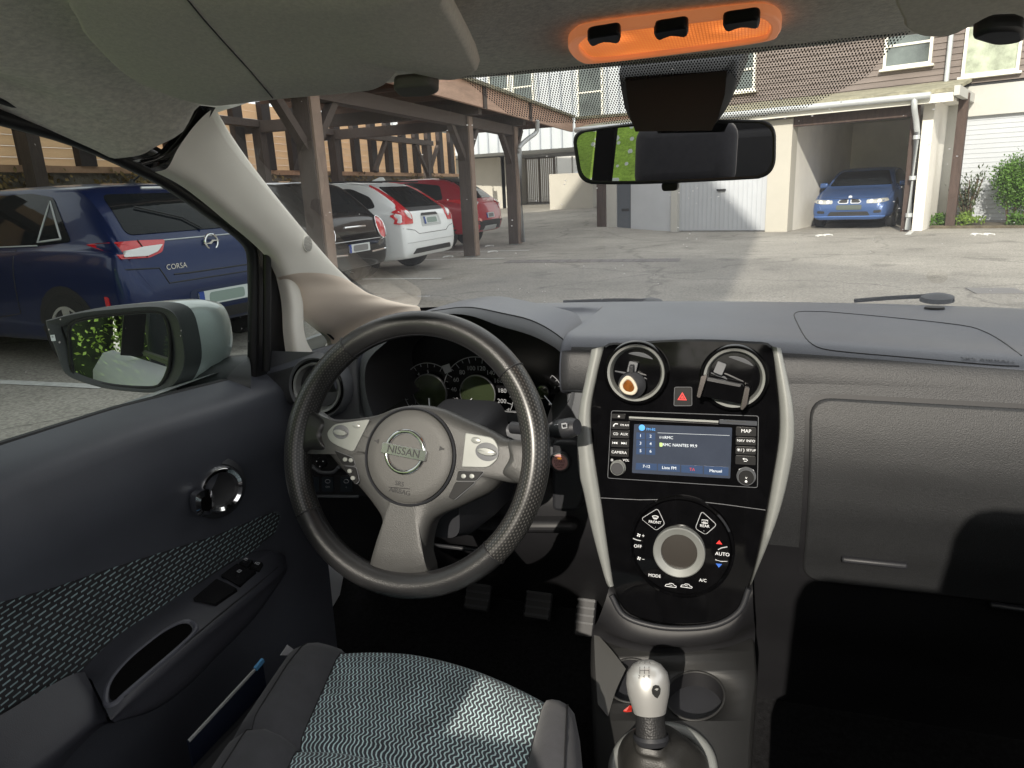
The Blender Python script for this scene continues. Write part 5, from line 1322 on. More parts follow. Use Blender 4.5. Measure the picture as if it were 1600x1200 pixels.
# left cheek of the console, its lighter plastic standing for sunlight on it
mb = MB(); mb.surf([[cp(928, 985, .004), cp(955, 1015, .006), cp(978, 1045, .004)], [cp(930, 1040, .004), cp(950, 1060, .005), cp(962, 1080, .003)], [cp(934, 1100, .004), cp(942, 1110, .004), cp(950, 1120, .003)]], 4, 4); mb.build('cheek', con, mat('sunlit_cheek', (.07, .07, .068), .5, bump=(900, .3)), angle=70)
# gear ring, boot, lever
gl2 = part('gear_lever', car)
RG = [cp(1036 + 76 * math.cos(2 * math.pi * i / 48), 1202 + 66 * math.sin(2 * math.pi * i / 48), .004) for i in range(48)]
mb = MB(); mb.tube(RG, .0078, 12, closed=True, flat=.8); mb.build('boot_ring', gl2, m_silver)
base = cp(1036, 1206, 0)
kt = atz(1010, 1031, .672)                       # top of the knob
kb = atz(1018, 1160, .585)
ax = (kt - kb).normalized()
mb = MB(); rr_ = [.058, .050, .036, .026, .0215, .0200]
cs = [base, base * .8 + kb * .2 + V((0, 0, .012)), base * .5 + kb * .5 + V((0, 0, .016)), base * .25 + kb * .75 + V((0, 0, .01)), kb, kb + ax * .006]
prev = []
for c, r in zip(cs, rr_):
    prev.append([c + V((r * (1 + .05 * math.sin(5 * a_)) * math.cos(a_), r * 1.05 * (1 + .05 * math.sin(5 * a_)) * math.sin(a_), 0)) for a_ in [2 * math.pi * i / 40 for i in range(40)]])
C = [catmull([p[j] for p in prev], 4) for j in range(40)]; mb.grid([[C[j][i] for j in range(40)] for i in range(len(C[0]))], closed=True); mb.build('boot', gl2, mat('boot_leather', (.03, .029, .027), .45, bump=(600, .35), var=(20, .2)), angle=80)
u_, v_, _ = basis(ax, (0, 1, 0)); LK = (kt - kb).length
mb = MB(); mb.lathe([(.0195, -.004), (.0212, .002), (.0195, .006)], kb + ax * .004, ax, 36); mb.mi = 0; mb.build('collar', gl2, m_plastic)
mb = MB(); mb.lathe([(.0185, .0), (.0170, LK * .2), (.0168, LK * .35), (.0180, LK * .5), (.0200, LK - .054)], kb + ax * .006, ax, 36); mb.build('shaft_grip', gl2, mat('grip', (.02, .02, .021), .5, bump=(450, .35), kind='voronoi'))
m_knob = mat('satin_knob', (.60, .60, .585), .36, metal=.6, bump=(2500, .05)); m_chip = mat('worn_patch', (.012, .012, .012), .6)
vd = (CAM - kt).normalized(); fx = V((1, 0, 0)); fz = vd.cross(fx).normalized(); fx = fz.cross(vd)
def knob_r(t): return [(0, .0192), (.15, .0215), (.35, .0248), (.55, .0262), (.75, .0245), (.9, .0175), (.97, .010), (1.0, 0)]
kl = .060; k0 = kt - ax * kl
mb = MB(); mb.lathe([(r * .985, t * kl) for t, r in knob_r(0)], k0, ax, 48, sx=1.0, sy=.92); kn_in = mb.build('knob', gl2, m_knob, angle=80)
kb_bvh = BVHTree.FromObject(kn_in, bpy.context.evaluated_depsgraph_get())
def onk(px, py, lift):
    h, n, i, d = kb_bvh.ray_cast(CAM, ray(px, py).normalized())
    if h is None: return None
    if n.dot(ray(px, py)) > 0: n = -n
    return h + n * lift
def fit(p, c, lift):
    for s in [1 - i * .04 for i in range(20)]:
        q = onk(*(c + (p - c) * s), lift)
        if q is not None: return q
    return atz(p.x, p.y, .67)
kc = V((1010, 1062))
mb = MB(); 
for t, x, y in (('1', 1000, 1037), ('3', 1007, 1037), ('5', 1015, 1037), ('2', 999, 1058), ('4', 1006, 1058), ('R', 1014, 1058)):
    c = fit(V((x, y)), kc, .0006); mb.text(t, c, fx, fz, .0052)
for x in (1000, 1007, 1014): mb.bar(fit(V((x, 1042)), kc, .0005), fit(V((x, 1053)), kc, .0005), .0006, .0004, up=vd)
mb.bar(fit(V((1000, 1048)), kc, .0005), fit(V((1014, 1048)), kc, .0005), .0006, .0004, up=vd)
mb.build('shift_pattern', gl2, m_deep, smooth=False)
mb = MB(); blob = [(1020, 1072), (1024, 1070), (1029, 1071), (1032, 1076), (1031, 1084), (1027, 1091), (1023, 1089), (1019, 1084), (1018, 1078)]; mb.poly([fit(V(p), kc, .0006) for p in blob]); mb.build('worn_patch', gl2, m_chip, smooth=False)
# floor, pedals, far side
mb = MB(); mb.grid([[V((x, y, z)) for x in (-.8, -.4, 0, .4, .8)] for y, z in ((-1.9, .28), (-.5, .28), (.3, .28), (1.0, .28), (1.25, .34), (1.45, .5), (1.5, .9))]); mb.build('floor_carpet', car, m_carpet, angle=70)
for x, y in ((748, 925), (842, 938), (916, 950)):
    pd = part('pedal', car); c = aty(x, y, 1.20); R = Euler((math.radians(-35), 0, 0))
    mb = MB(); mb.box(c, (.055, .012, .075) if x < 900 else (.04, .012, .11), R); mb.build('pad', pd, m_deep, bevel=.004)
    mb = MB(); [mb.box(c + R.to_matrix() @ V((0, -.007, k * .014)), (.05 if x < 900 else .036, .004, .004), R) for k in range(-2, 3)]; mb.build('ribs', pd, m_plastic)
    mb = MB(); mb.tube([c + V((0, .01, 0)), c + V((0, .12, .20))], .008, 8); mb.build('arm', pd, m_deep)
mb = MB(); mb.grid([[V((x, y, z)) for y in (-1.9, -.5, .3, 1.05)] for x, z in ((.70, .95), (.66, .90), (.66, .7), (.68, .45), (.70, .28))]); mb.build('passenger_door', car, m_plastic, angle=60)
mb = MB(); mb.box((.36, .42, .50), (.48, .50, .22)); mb.box((.44, -.06, .92), (.66, .12, .62), Euler((math.radians(12), 0, 0))); mb.box((.42, -.16, 1.29), (.27, .09, .18)); mb.build('passenger_seat', car, m_cloth, bevel=.04, seg=3)
mb = MB(); mb.box((0, -1.3, .92), (1.24, .14, .72), Euler((math.radians(10), 0, 0))); mb.box((-.05, -1.38, 1.28), (1.0, .09, .16)); mb.build('rear_seat', car, m_deep, bevel=.04, seg=3)
mb = MB(); [mb.tube([V((x, -.37, 1.10)), V((x, -.39, 1.16))], .006, 8) for x in (-.48, -.38)]; mb.build('headrest_post', seat, m_chrome)
# small loose things
lf = thing('leaflet', 'folded dark blue leaflet with a white and light blue edge stuck between seat and door', 'leaflet', atx(360, 1090, -.56))
a, b, c, d = atx(410, 1032, -.545), atx(360, 1092, -.55), atx(295, 1158, -.555), atx(330, 1200, -.555)
mb = MB(); mb.prism([a, b, c, c + V((0, 0, -.10)), b + V((0, 0, -.10)), a + V((0, .0, -.08))], V((-.003, 0, 0))); mb.build('cover', lf, mat('leaflet_navy', (.01, .014, .03), .4), smooth=False)
mb = MB(); mb.bar(a + V((.001, 0, .001)), a * .75 + b * .25 + V((.001, 0, .001)), .004, .006); mb.build('blue_edge', lf, mat('leaflet_blue', (.10, .30, .55), .5), smooth=False)
mb = MB(); mb.bar(a * .75 + b * .25, c, .0025, .0035); mb.build('paper_edge', lf, mat('leaflet_paper', (.35, .36, .36), .7), smooth=False)
wr = thing('wrapper', 'scrap of red wrapper in the left cup holder behind the gear lever', 'wrapper', cp(985, 1106, .004))
mb = MB(); P = [cp(*p, .003 + .004 * (i % 2)) for i, p in enumerate(((974, 1112), (984, 1104), (988, 1105), (987, 1112), (979, 1113)))]; mb.prism(P, V((0, 0, .002))); mb.build('foil', wr, mat('red_foil', (.45, .03, .02), .35), smooth=False)
rc = thing('receipt', 'white scrap of paper between the front of the seat and the door', 'paper', atz(447, 1012, .56))
mb = MB(); P = [atx(*p, -.555) for p in ((438, 1024), (449, 1008), (460, 1016), (452, 1024))]; mb.prism(P, V((-.001, .001, 0))); mb.build('sheet', rc, mat('receipt_paper', (.5, .5, .52), .8), smooth=False)
# ------------------------------------------------------------------ outside: ground
def gz(x, y):
    t = max(0, y - 16.5) * .045; k = min(1, max(0, (-1.5 - x) / 2.0)); return min(t * k, .75)
m_asph = mat('worn_asphalt', (.375, .352, .315), .92, bump=(60, .35), var=(.5, .22), var2=(55, .22), spec=.3)
_N, _L, _B = nodes(m_asph)
_tc = _N.new('ShaderNodeTexCoord'); _src = _B.inputs['Base Color'].links[0].from_socket
_wn = _N.new('ShaderNodeTexNoise'); _wn.inputs['Scale'].default_value = .7; _wn.inputs['Detail'].default_value = 4; _L.new(_tc.outputs['Object'], _wn.inputs['Vector'])
_wa = _N.new('ShaderNodeVectorMath'); _wa.operation = 'MULTIPLY_ADD'; _L.new(_wn.outputs['Color'], _wa.inputs[0]); _wa.inputs[1].default_value = (1.6, 1.6, 0); _L.new(_tc.outputs['Object'], _wa.inputs[2])
_vo = _N.new('ShaderNodeTexVoronoi'); _vo.feature = 'DISTANCE_TO_EDGE'; _vo.inputs['Scale'].default_value = .28; _L.new(_wa.outputs['Vector'], _vo.inputs['Vector'])
_ck = _N.new('ShaderNodeMapRange'); _ck.inputs['From Min'].default_value = .002; _ck.inputs['From Max'].default_value = .010; _ck.inputs['To Min'].default_value = .72; _ck.inputs['To Max'].default_value = 1; _L.new(_vo.outputs['Distance'], _ck.inputs['Value'])
_st = _N.new('ShaderNodeTexNoise'); _st.inputs['Scale'].default_value = 1.3; _st.inputs['Detail'].default_value = 3; _L.new(_tc.outputs['Object'], _st.inputs['Vector'])
_sm = _N.new('ShaderNodeMapRange'); _sm.inputs['From Min'].default_value = .60; _sm.inputs['From Max'].default_value = .70; _sm.inputs['To Min'].default_value = 1; _sm.inputs['To Max'].default_value = .72; _L.new(_st.outputs['Fac'], _sm.inputs['Value'])
_gr = _N.new('ShaderNodeTexVoronoi'); _gr.inputs['Scale'].default_value = 40; _L.new(_tc.outputs['Object'], _gr.inputs['Vector'])
_gm = _N.new('ShaderNodeMapRange'); _gm.inputs['From Max'].default_value = .8; _gm.inputs['To Min'].default_value = 1.25; _gm.inputs['To Max'].default_value = .75; _L.new(_gr.outputs['Distance'], _gm.inputs['Value'])
_k = math_node(_N, _L, 'MULTIPLY', math_node(_N, _L, 'MULTIPLY', _ck.outputs['Result'], _sm.outputs['Result']), _gm.outputs['Result'])
_vs = _N.new('ShaderNodeVectorMath'); _vs.operation = 'SCALE'; _L.new(_src, _vs.inputs[0]); _L.new(_k, _vs.inputs['Scale']); _L.new(_vs.outputs['Vector'], _B.inputs['Base Color'])
mb = MB()
xs = [-80, -40, -20, -14, -11, -9, -7, -5, -4, -3.5, -3, -2.5, -2, -1.5, -1, 0, 2, 5, 10, 20, 40, 80]; ysg = [-120, -60, -30, -15, -5, 0, 5, 10, 14, 16.5, 18, 20, 22, 25, 28, 31, 33.2, 38, 60, 120, 300]
mb.grid([[V((x, y, gz(x, y))) for x in xs] for y in ysg]); structure(mb.build('ground', None, m_asph, angle=60))
m_paint = mat('faded_white_paint', (.72, .72, .70), .8, var=(12, .25))
def stripe(pts, w, name='bay_marking'):
    mb = MB()
    for a, b in pts:
        a, b = V(a), V(b); d = (b - a).normalized(); n = V((-d.y, d.x, 0)) * w / 2
        mb.poly([V((p.x, p.y, gz(p.x, p.y) + .005)) for p in (a - n, b - n, b + n, a + n)])
    structure(mb.build(name, None, m_paint, smooth=False))
for y in (3.70, 6.35, 9.78, 12.75, 14.4): stripe([((-9.2, y, 0), (-4.25, y + .05, 0))], .10)
stripe([(tuple(atz(1418, 367, 0)), tuple(atz(1452, 338, 0)))], .10)
for px, py in ((1282, 369), (1293, 368), (1526, 367), (1545, 367), (740, 395), (765, 385), (770, 394), (700, 402)):
    c = atz(px, py, .0); mb = MB(); mb.tube([V((c.x + .09 * math.cos(i), c.y + .16 * math.sin(i), .006)) for i in range(5)], .018, 4); structure(mb.build('bay_number', None, m_paint, smooth=False))
m_sett = mat('brick_setts', (.24, .22, .215), .9, var=(6, .25))
mb = MB()
for i in range(16):
    for j in range(3):
        a = V((-3.9 + i * .19, 12.35 - j * .16 - i * .01, .004)); mb.box(a, (.175, .145, .008))
structure(mb.build('brick_strip', None, m_sett, smooth=False))
mb = MB(); c = atz(1555, 455, .0); mb.prism([c + V((x, y, .002)) for x, y in ((-.22, -.2), (.22, -.2), (.22, .2), (-.22, .2))], V((0, 0, .006))); structure(mb.build('drain_cover', None, mat('cast_iron', (.25, .24, .235), .7)))

# ------------------------------------------------------------------ foliage
def leaf(name, col, dark): 
    m = mat(name, col, .55, var=(3.0, .35), var2=(25, .3)); N, L, b = nodes(m); b.inputs['Subsurface Weight'].default_value = 0.0
    return m
m_leaf = leaf('bush_leaf', (.075, .16, .02), 0); m_leaf2 = leaf('hedge_leaf', (.40, .60, .10), 0); m_leafy = leaf('young_leaf', (.15, .23, .035), 0); m_twig = mat('twig', (.10, .07, .045), .9)
m_leafd = leaf('shrub_leaf', (.10, .13, .07), 0)
def foliage(mb, c, rad, n, size, rnd, hollow=.35, lumps=7):
    c = V(c); rad = V(rad); L = [V((rnd.gauss(0, 1), rnd.gauss(0, 1), rnd.gauss(0, 1))).normalized() * rnd.uniform(.35, .8) for _ in range(lumps)]
    for _ in range(n):
        o = rnd.choice(L); d = V((rnd.gauss(0, 1), rnd.gauss(0, 1), rnd.gauss(0, 1))).normalized() * rnd.uniform(.15, .55)
        p = o + d
        p = c + V((p.x * rad.x, p.y * rad.y, p.z * rad.z))
        nrm = V((rnd.gauss(0, 1), rnd.gauss(0, 1), rnd.gauss(.6, 1))).normalized(); u, v, _ = basis(nrm, (rnd.random(), rnd.random(), rnd.random()))
        s = size * rnd.uniform(.6, 1.3)
        mb.poly([p - u * s * .5, p + v * s * .28, p + u * s * .55, p - v * s * .28])
rnd = random.Random(3)

# ------------------------------------------------------------------ brown clad house with garages (local x along the front, y into the house)
m_render = mat('white_render', (.54, .53, .50), .9, bump=(120, .15), var=(1.2, .06), var2=(30, .04))
m_cream = mat('cream_render', (.53, .50, .44), .9, bump=(120, .15), var=(.8, .07))
m_inner = mat('garage_inside', (.90, .86, .79), .9, var=(.7, .12))
m_white = mat('white_metal_door', (.54, .56, .60), .45, var=(2, .04)); m_frame = mat('window_frame_cream', (.78, .76, .68), .5)
m_brown = mat('dark_stained_timber', (.07, .045, .037), .75, var=(3, .3), bump=(40, .3), stretch=(6, 6, 1))
m_zinc = mat('grey_zinc_pipe', (.55, .57, .58), .4, metal=.3, var=(5, .08))
m_pane = mat('window_pane', (.10, .12, .115), .04, spec=1.0, var=(1.2, .6)); m_curtain = mat('window_pane_pale', (.42, .46, .36), .06, spec=1.0, var=(2.5, .45))
m_clad = mat('brown_weatherboard', (.20, .165, .15), .8, var=(1.5, .22), bump=(25, .2), stretch=(.6, 4, 9))
m_moss = mat('mossy_roof', (.30, .28, .20), .95, var=(2.5, .35), var2=(14, .3), bump=(30, .5))
m_dark = mat('plain_dark', (.03, .03, .034), .8)  # near-black for the wall core, letter plate and door handle
A0 = V((.83, 18.2, 0)); A_ang = math.radians(-20)
house = thing('clad_house', 'brown weatherboarded house above white garages with an open parking bay', 'house', A0, A_ang, local=True)
def hb(name, parts, m, parent=house, bevel=0, smooth=False):
    mb = MB()
    for c, s in parts: mb.box(c, s)
    return mb.build(name, parent, m, smooth=smooth, bevel=bevel)
def rng(x0, x1, y0, y1, z0, z1): return (((x0 + x1) / 2, (y0 + y1) / 2, (z0 + z1) / 2), (x1 - x0, y1 - y0, z1 - z0))
hb('garage_wall', [rng(-2.64, -.36, .10, .3, 2.2, 2.62), rng(-4.5, -2.64, .10, .3, 2.2, 2.62), rng(-2.80, -2.62, -.03, .25, 0, 2.62)], m_render)
hb('pillar', [rng(-.36, .16, -.06, .35, 0, 2.50)], m_cream, bevel=.01)
hb('corner_post', [rng(-5.0, -4.72, -.05, .25, 0, 2.6)], m_brown, bevel=.01)
hb('side_frame', [rng(-4.72, -4.42, 0, .25, 0, 2.62)], m_render)
dd = hb('side_door', [rng(-4.42, -3.98, .06, .12, 0, 2.2)], mat('grey_blue_door', (.10, .115, .14), .5)); hb('letter_plate', [rng(-4.28, -4.05, .05, .06, .55, .62)], m_dark, dd)
hb('store_door', [rng(-3.98, -2.80, .02, .10, 0, 2.2)], m_white)
gd = hb('garage_door', [rng(-2.62, -.36, .10, .16, .03, 2.2)], m_white)
mb = MB()
for i in range(20): mb.box((-2.56 + i * .113, .094, 1.11), (.014, .016, 2.1))
mb.build('ribs', gd, mat('door_groove', (.5, .52, .56), .5), smooth=False); hb('handle', [rng(-1.62, -1.40, .03, .09, .98, 1.03)], m_dark, gd, .01)
hb('bay_side_wall', [rng(-.10, .12, .35, 5.6, 0, 2.6), rng(2.70, 2.9, .2, 5.6, 0, 2.6)], m_inner); hb('bay_back_wall', [rng(-.1, 3.0, 5.5, 5.7, 0, 2.6)], m_inner); hb('bay_ceiling', [rng(-.3, 3.2, .3, 5.7, 2.6, 2.66)], m_inner)
hb('bay_lintel', [rng(.16, 2.62, -.02, .16, 2.32, 2.60)], m_brown, bevel=.01); hb('bay_post', [rng(2.52, 2.66, -.02, .14, 0, 2.6)], m_brown, bevel=.008); hb('rear_post', [rng(3.22, 3.40, .9, 1.08, 0, 2.75)], m_brown, bevel=.008)
mb = MB(); mb.prism([V((-5.4, -.34, 2.70)), V((3.3, -.34, 2.70)), V((3.3, 2.0, 3.06)), V((-5.4, 2.0, 3.06))], V((0, 0, .07))); mb.build('lean_to_roof', house, m_moss, smooth=False)
hb('eaves_board', [rng(-5.4, 3.28, -.32, -.27, 2.52, 2.70)], m_frame); hb('verge_end', [rng(3.28, 3.38, -.36, 2.0, 2.62, 2.80)], m_render)
mb = MB(); mb.tube([V((-5.4, -.42, 2.70)), V((2.9, -.42, 2.66))], .065, 12); mb.build('gutter', house, m_zinc)
mb = MB(); mb.tube(catmull([V((2.62, -.42, 2.66)), V((2.63, -.40, 2.45)), V((2.66, -.25, 2.2)), V((2.68, -.16, 2.0))], 4) + [V((2.68, -.16, .05))], .055, 12); [mb.lathe([(.065, -.04), (.065, .04)], V((2.68, -.16, z)), (0, 0, 1), 16) for z in (1.9, 1.1, .35)]; mb.build('downpipe', house, m_zinc)
mb = MB(); 
for i in range(34):
    z = 3.02 + i * .13; mb.prism([V((-2.35, 2.02, z)), V((9.0, 2.02, z)), V((9.0, 2.0, z)), V((-2.35, 2.0, z))], V((0, -.0, .0))) if False else mb.grid([[V((-2.35, 1.985, z)), V((9, 1.985, z))], [V((-2.35, 2.01, z + .128)), V((9, 2.01, z + .128))], [V((-2.35, 1.985, z + .130)), V((9, 1.985, z + .130))]])
mb.build('weatherboard_wall', house, m_clad, smooth=False)
hb('upper_core', [rng(-2.35, 9, 2.02, 8, 2.9, 7.4)], m_dark)
def hwin(x0, x1, z0, z1, y, pm, parent=house, bar=True):
    f = MB(); t = .06
    for r in (rng(x0 - t, x0, y - .05, y + .05, z0 - t, z1 + t), rng(x1, x1 + t, y - .05, y + .05, z0 - t, z1 + t), rng(x0, x1, y - .05, y + .05, z1, z1 + t), rng(x0, x1, y - .05, y + .05, z0 - t, z0)): f.box(*r)
    if bar: f.box(*rng(x0, x1, y - .045, y + .045, z0 + (z1 - z0) * .48, z0 + (z1 - z0) * .48 + .05))
    w_ = part('window', parent); f.build('frame', w_, m_frame, smooth=False)
    mb = MB(); mb.box(*rng(x0, x1, y - .005, y + .02, z0, z1)); mb.build('pane', w_, pm, smooth=False)
    mb = MB(); mb.box(*rng(x0 - .12, x1 + .12, y - .12, y + .04, z0 - t - .05, z0 - t)); mb.build('sill', w_, m_frame, smooth=False, bevel=.008)
    return w_
hwin(1.56, 2.42, 3.58, 4.40, 1.97, m_pane); hwin(3.14, 4.06, 3.22, 4.30, 1.97, m_curtain, bar=False); hwin(-2.05, -1.52, 3.48, 4.40, 1.97, m_pane); hwin(5.6, 6.5, 3.3, 4.3, 1.97, m_pane)
mb = MB(); mb.tube([V((2.82, 1.88, 6.5)), V((2.82, 1.88, 3.1)), V((2.80, 1.7, 3.0))], .05, 12); mb.build('upper_downpipe', house, m_zinc)
# right-hand wing with a roller door
hb('wing_wall', [rng(2.90, 3.23, 2.0, 2.2, 0, 2.96), rng(3.23, 9, 2.0, 2.2, 2.34, 2.96), rng(6.0, 9, 2.0, 2.2, 0, 2.34)], m_render); sd_ = hb('roller_door', [rng(3.23, 6.0, 2.12, 2.18, .1, 2.34)], m_white); hb('slats', [rng(3.23, 6.0, 2.112, 2.12, .15 + i * .1, .158 + i * .1) for i in range(22)], mat('slat_gap', (.42, .44, .47), .5), sd_)
# ------------------------------------------------------------------ grey clad house far left and the gate wall
m_bluegrey = mat('pale_grey_cladding', (.50, .53, .56), .7, var=(1, .06)); gh = thing('grey_house', 'pale grey house with vertical boards and tall windows above the carport', 'house', (-8, 26, 0), math.radians(-8), local=True)
hb('wall', [rng(-8, 5.2, 0, 6, 2.6, 9)], m_bluegrey, gh); mb = MB(); [mb.box((-7.9 + i * .42, -.02, 5.8), (.05, .05, 6.4)) for i in range(31)]; mb.build('battens', gh, mat('batten_grey', (.36, .39, .43), .7), smooth=False)
for x0, x1, z0, z1 in ((-.95, -.25, 3.9, 5.6), (.0, .7, 3.9, 5.6), (2.45, 3.25, 3.3, 5.4), (-3.4, -2.6, 3.6, 5.4)): hwin(x0, x1, z0, z1, -.05, m_pane, gh)
gw = thing('gate_wall', 'cream rendered wall and block either side of the dark slatted gate', 'wall', (-8, 31, .6), 0, local=True)
hb('left_wall', [rng(-6.0, -1.35, -2.5, -2.2, -.8, 1.95), rng(-1.5, -1.2, -2.5, .1, -.8, 1.95)], m_cream, gw); hb('right_block', [rng(.95, 2.6, -4.2, .2, -.8, 1.15)], m_cream, gw); hb('canopy', [rng(-6.2, 1.5, -2.1, .4, 1.95, 2.25)], mat('grey_canopy', (.30, .31, .33), .7), gw); hb('white_fascia', [rng(-6.3, 1.8, -2.75, -2.55, 2.00, 2.34)], m_render, gw)
gt = thing('slatted_gate', 'tall grey slatted metal gate at the end of the yard', 'gate', (-8.25, 31, .62), 0, local=True)
m_gate = mat('gate_bronze', (.24, .21, .18), .5)
hb('frame', [rng(-1.0, -.93, -.03, .03, 0, 1.95), rng(.28, .38, -.05, .05, 0, 1.95), rng(-1.0, .3, -.03, .03, 1.88, 1.95), rng(-1.0, .3, -.03, .03, .02, .08), rng(-.36, -.30, -.03, .03, 0, 1.95)], m_gate, gt); hb('slats', [rng(-.92 + i * .085, -.87 + i * .085, -.015, .015, .08, 1.88) for i in range(14)], mat('gate_slat', (.60, .54, .46), .5), gt)
hb('open_leaf', [rng(.42, .46, -.03, .03, 0, 1.9), rng(1.1, 1.15, -.03, .03, 0, 1.9)] + [rng(.46 + i * .07, .48 + i * .07, -.01, .01, 0, .75) for i in range(10)], mat('gate_white', (.7, .7, .68), .5), gt)
yw = thing('boundary_wall', 'bright pale wall beyond the gate', 'wall', (-9, 44, .7), 0, local=True); hb('wall_face', [rng(-8, 10, 0, .2, -.7, 2.4)], m_render, yw)

# ------------------------------------------------------------------ timber carport
cpt = thing('carport', 'long brown timber carport over the row of parked cars', 'carport', (-7.4, 11, 0))
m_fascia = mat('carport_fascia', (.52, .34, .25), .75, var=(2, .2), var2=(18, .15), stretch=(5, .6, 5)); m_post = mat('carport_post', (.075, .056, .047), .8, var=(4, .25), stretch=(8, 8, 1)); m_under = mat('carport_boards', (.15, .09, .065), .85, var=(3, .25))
def wb(name, parts, m, parent, bevel=0):
    mb = MB()
    for c, s in parts: mb.box(c, s)
    return mb.build(name, parent, m, smooth=False, bevel=bevel)
for y in (2.9, 8.02, 13.28, 16.15):
    p_ = wb('post', [rng(-5.21, -4.98, y - .11, y + .11, .02, 2.62)], m_post, cpt, .006); wb('lit_plank', [rng(-4.978, -4.95, y - .09, y + .11, .02, 2.6)], mat('lit_plank_timber', (.25, .18, .14), .8, var=(5, .2)), p_); wb('shoe', [rng(-5.2, -5.02, y - .08, y + .08, 0, .05)], m_zinc, p_)  # lighter plank: light on the post's yard side put into its colour
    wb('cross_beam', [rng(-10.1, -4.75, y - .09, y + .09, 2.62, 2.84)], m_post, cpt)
    wb('back_post', [rng(-9.75, -9.55, y - .1, y + .1, 0, 2.7)], m_post, cpt)
    for s in (-1, 1):
        mb = MB(); mb.bar(V((-5.1, y + s * .08, 1.85)), V((-5.1, y + s * .82, 2.6)), .11, .11); mb.build('brace', cpt, m_post, smooth=False)
wb('front_beam', [rng(-5.2, -5.0, 1.0, 16.5, 2.42, 2.62)], m_post, cpt); wb('back_beam', [rng(-9.75, -9.55, 1.0, 22, 2.72, 2.86)], m_post, cpt)
for y, s in ((21.6, 1), (21.6, -1), (18.0, 1)):
    mb = MB(); mb.bar(V((-9.62, y + s * .08, 1.9)), V((-9.62, y + s * .85, 2.72)), .10, .10); mb.build('brace', cpt, m_post, smooth=False)
wb('back_post', [rng(-9.75, -9.55, 21.5, 21.7, 0, 2.74)], m_post, cpt)
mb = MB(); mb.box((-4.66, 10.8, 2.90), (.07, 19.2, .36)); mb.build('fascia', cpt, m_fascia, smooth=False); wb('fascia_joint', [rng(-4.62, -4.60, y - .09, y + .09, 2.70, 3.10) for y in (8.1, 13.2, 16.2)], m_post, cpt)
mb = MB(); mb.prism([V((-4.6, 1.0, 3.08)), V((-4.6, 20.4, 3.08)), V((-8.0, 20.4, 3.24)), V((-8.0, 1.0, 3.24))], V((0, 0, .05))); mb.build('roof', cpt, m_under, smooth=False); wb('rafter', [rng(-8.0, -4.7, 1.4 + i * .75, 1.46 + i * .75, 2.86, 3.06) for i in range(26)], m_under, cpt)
mb = MB(); mb.box((-4.63, 10.7, 3.11), (.16, 19.4, .06)); mb.build('roof_edge', cpt, m_moss, smooth=False)
mb = MB(); P = [atx(840, 188, -4.56), atx(838, 206, -4.62), atx(826, 216, -4.75), atx(813, 228, -4.85), atx(812, 240, -4.88)]; mb.tube(catmull(P, 4) + [V((-4.88, P[-1].y + .0, .06))], .05, 12); mb.build('downpipe', cpt, m_zinc)
# gable end beam that closes the far end
wb('end_fascia', [rng(-4.6, -1.2, 20.6, 20.75, 2.74, 3.05)], m_fascia, cpt); wb('end_roof', [rng(-4.6, -1.0, 20.55, 24, 3.05, 3.12)], m_moss, cpt)
# ------------------------------------------------------------------ slatted fence and bank behind the cars
fe_ = thing('timber_fence', 'orange timber fence with dark uprights behind the carport', 'fence', (-10, 14, 0))
m_board = mat('fence_board', (.78, .58, .41), .8, var=(2.5, .3), var2=(30, .25), stretch=(1, .7, 7)); m_stud = mat('fence_upright', (.035, .027, .026), .8)
mb = MB()
for k in range(9): mb.box((-10.05, 12.5, 1.94 + k * .155), (.022, 25, .150), Euler((0, math.radians(9), 0)))
_N, _L, _B = nodes(m_board); _tr = _N.new('ShaderNodeBsdfTranslucent'); _tr.inputs['Color'].default_value = (.92, .76, .58, 1); _ms = _N.new('ShaderNodeMixShader'); _ms.inputs['Fac'].default_value = .68
_L.new(_B.outputs[0], _ms.inputs[1]); _L.new(_tr.outputs[0], _ms.inputs[2]); _L.new(_ms.outputs[0], _N['Material Output'].inputs['Surface'])
mb.build('board_panel', fe_, m_board, smooth=False); wb('rail', [rng(-10.03, -9.93, 0, 25, 1.80, 1.90)], mat('fence_rail', (.50, .31, .19), .8, var=(3, .2)), fe_)
for i in range(26): wb('upright', [rng(-10.03, -9.9, .5 + i * .95, .80 + i * .95, 1.9, 3.3)], m_stud, fe_)
wl = thing('retaining_wall', 'low rough wall under the timber fence', 'wall', (-10, 14, 0)); wb('wall_face', [rng(-10.6, -9.98, -2, 25, 0, 1.84)], mat('rough_wall', (.16, .14, .11), .95, var=(3, .4), bump=(15, .6)), wl)
mb = MB()
for i in range(22): foliage(mb, (-9.95, .5 + i * 1.1, 1.62), (.25, .8, .26), 150, .10, rnd)
iv = mb.build('ivy', None, mat('dry_ivy', (.24, .17, .06), .8, var=(3, .6), var2=(12, .4)), smooth=False); tag(iv, None, None, kind='stuff'); iv['label'] = 'dry ivy growing along the foot of the fence'; iv['category'] = 'ivy'
# unseen tall building behind left, shaped to throw the long shadow over the yard
ap = thing('shadow_building', 'tall plain gabled building, unseen behind us to the left, shaped to shade the yard', 'building', (-5, -12, 0))
mb = MB(); mb.prism([V((-.86, -9, 0)), V((-.86, -9, 14.3)), V((-6.5, -9, 21.3)), V((-12.2, -9, 14.3)), V((-12.2, -9, 0))], V((-1.2, -9, 0))); mb.build('wall', ap, m_cream, smooth=False)
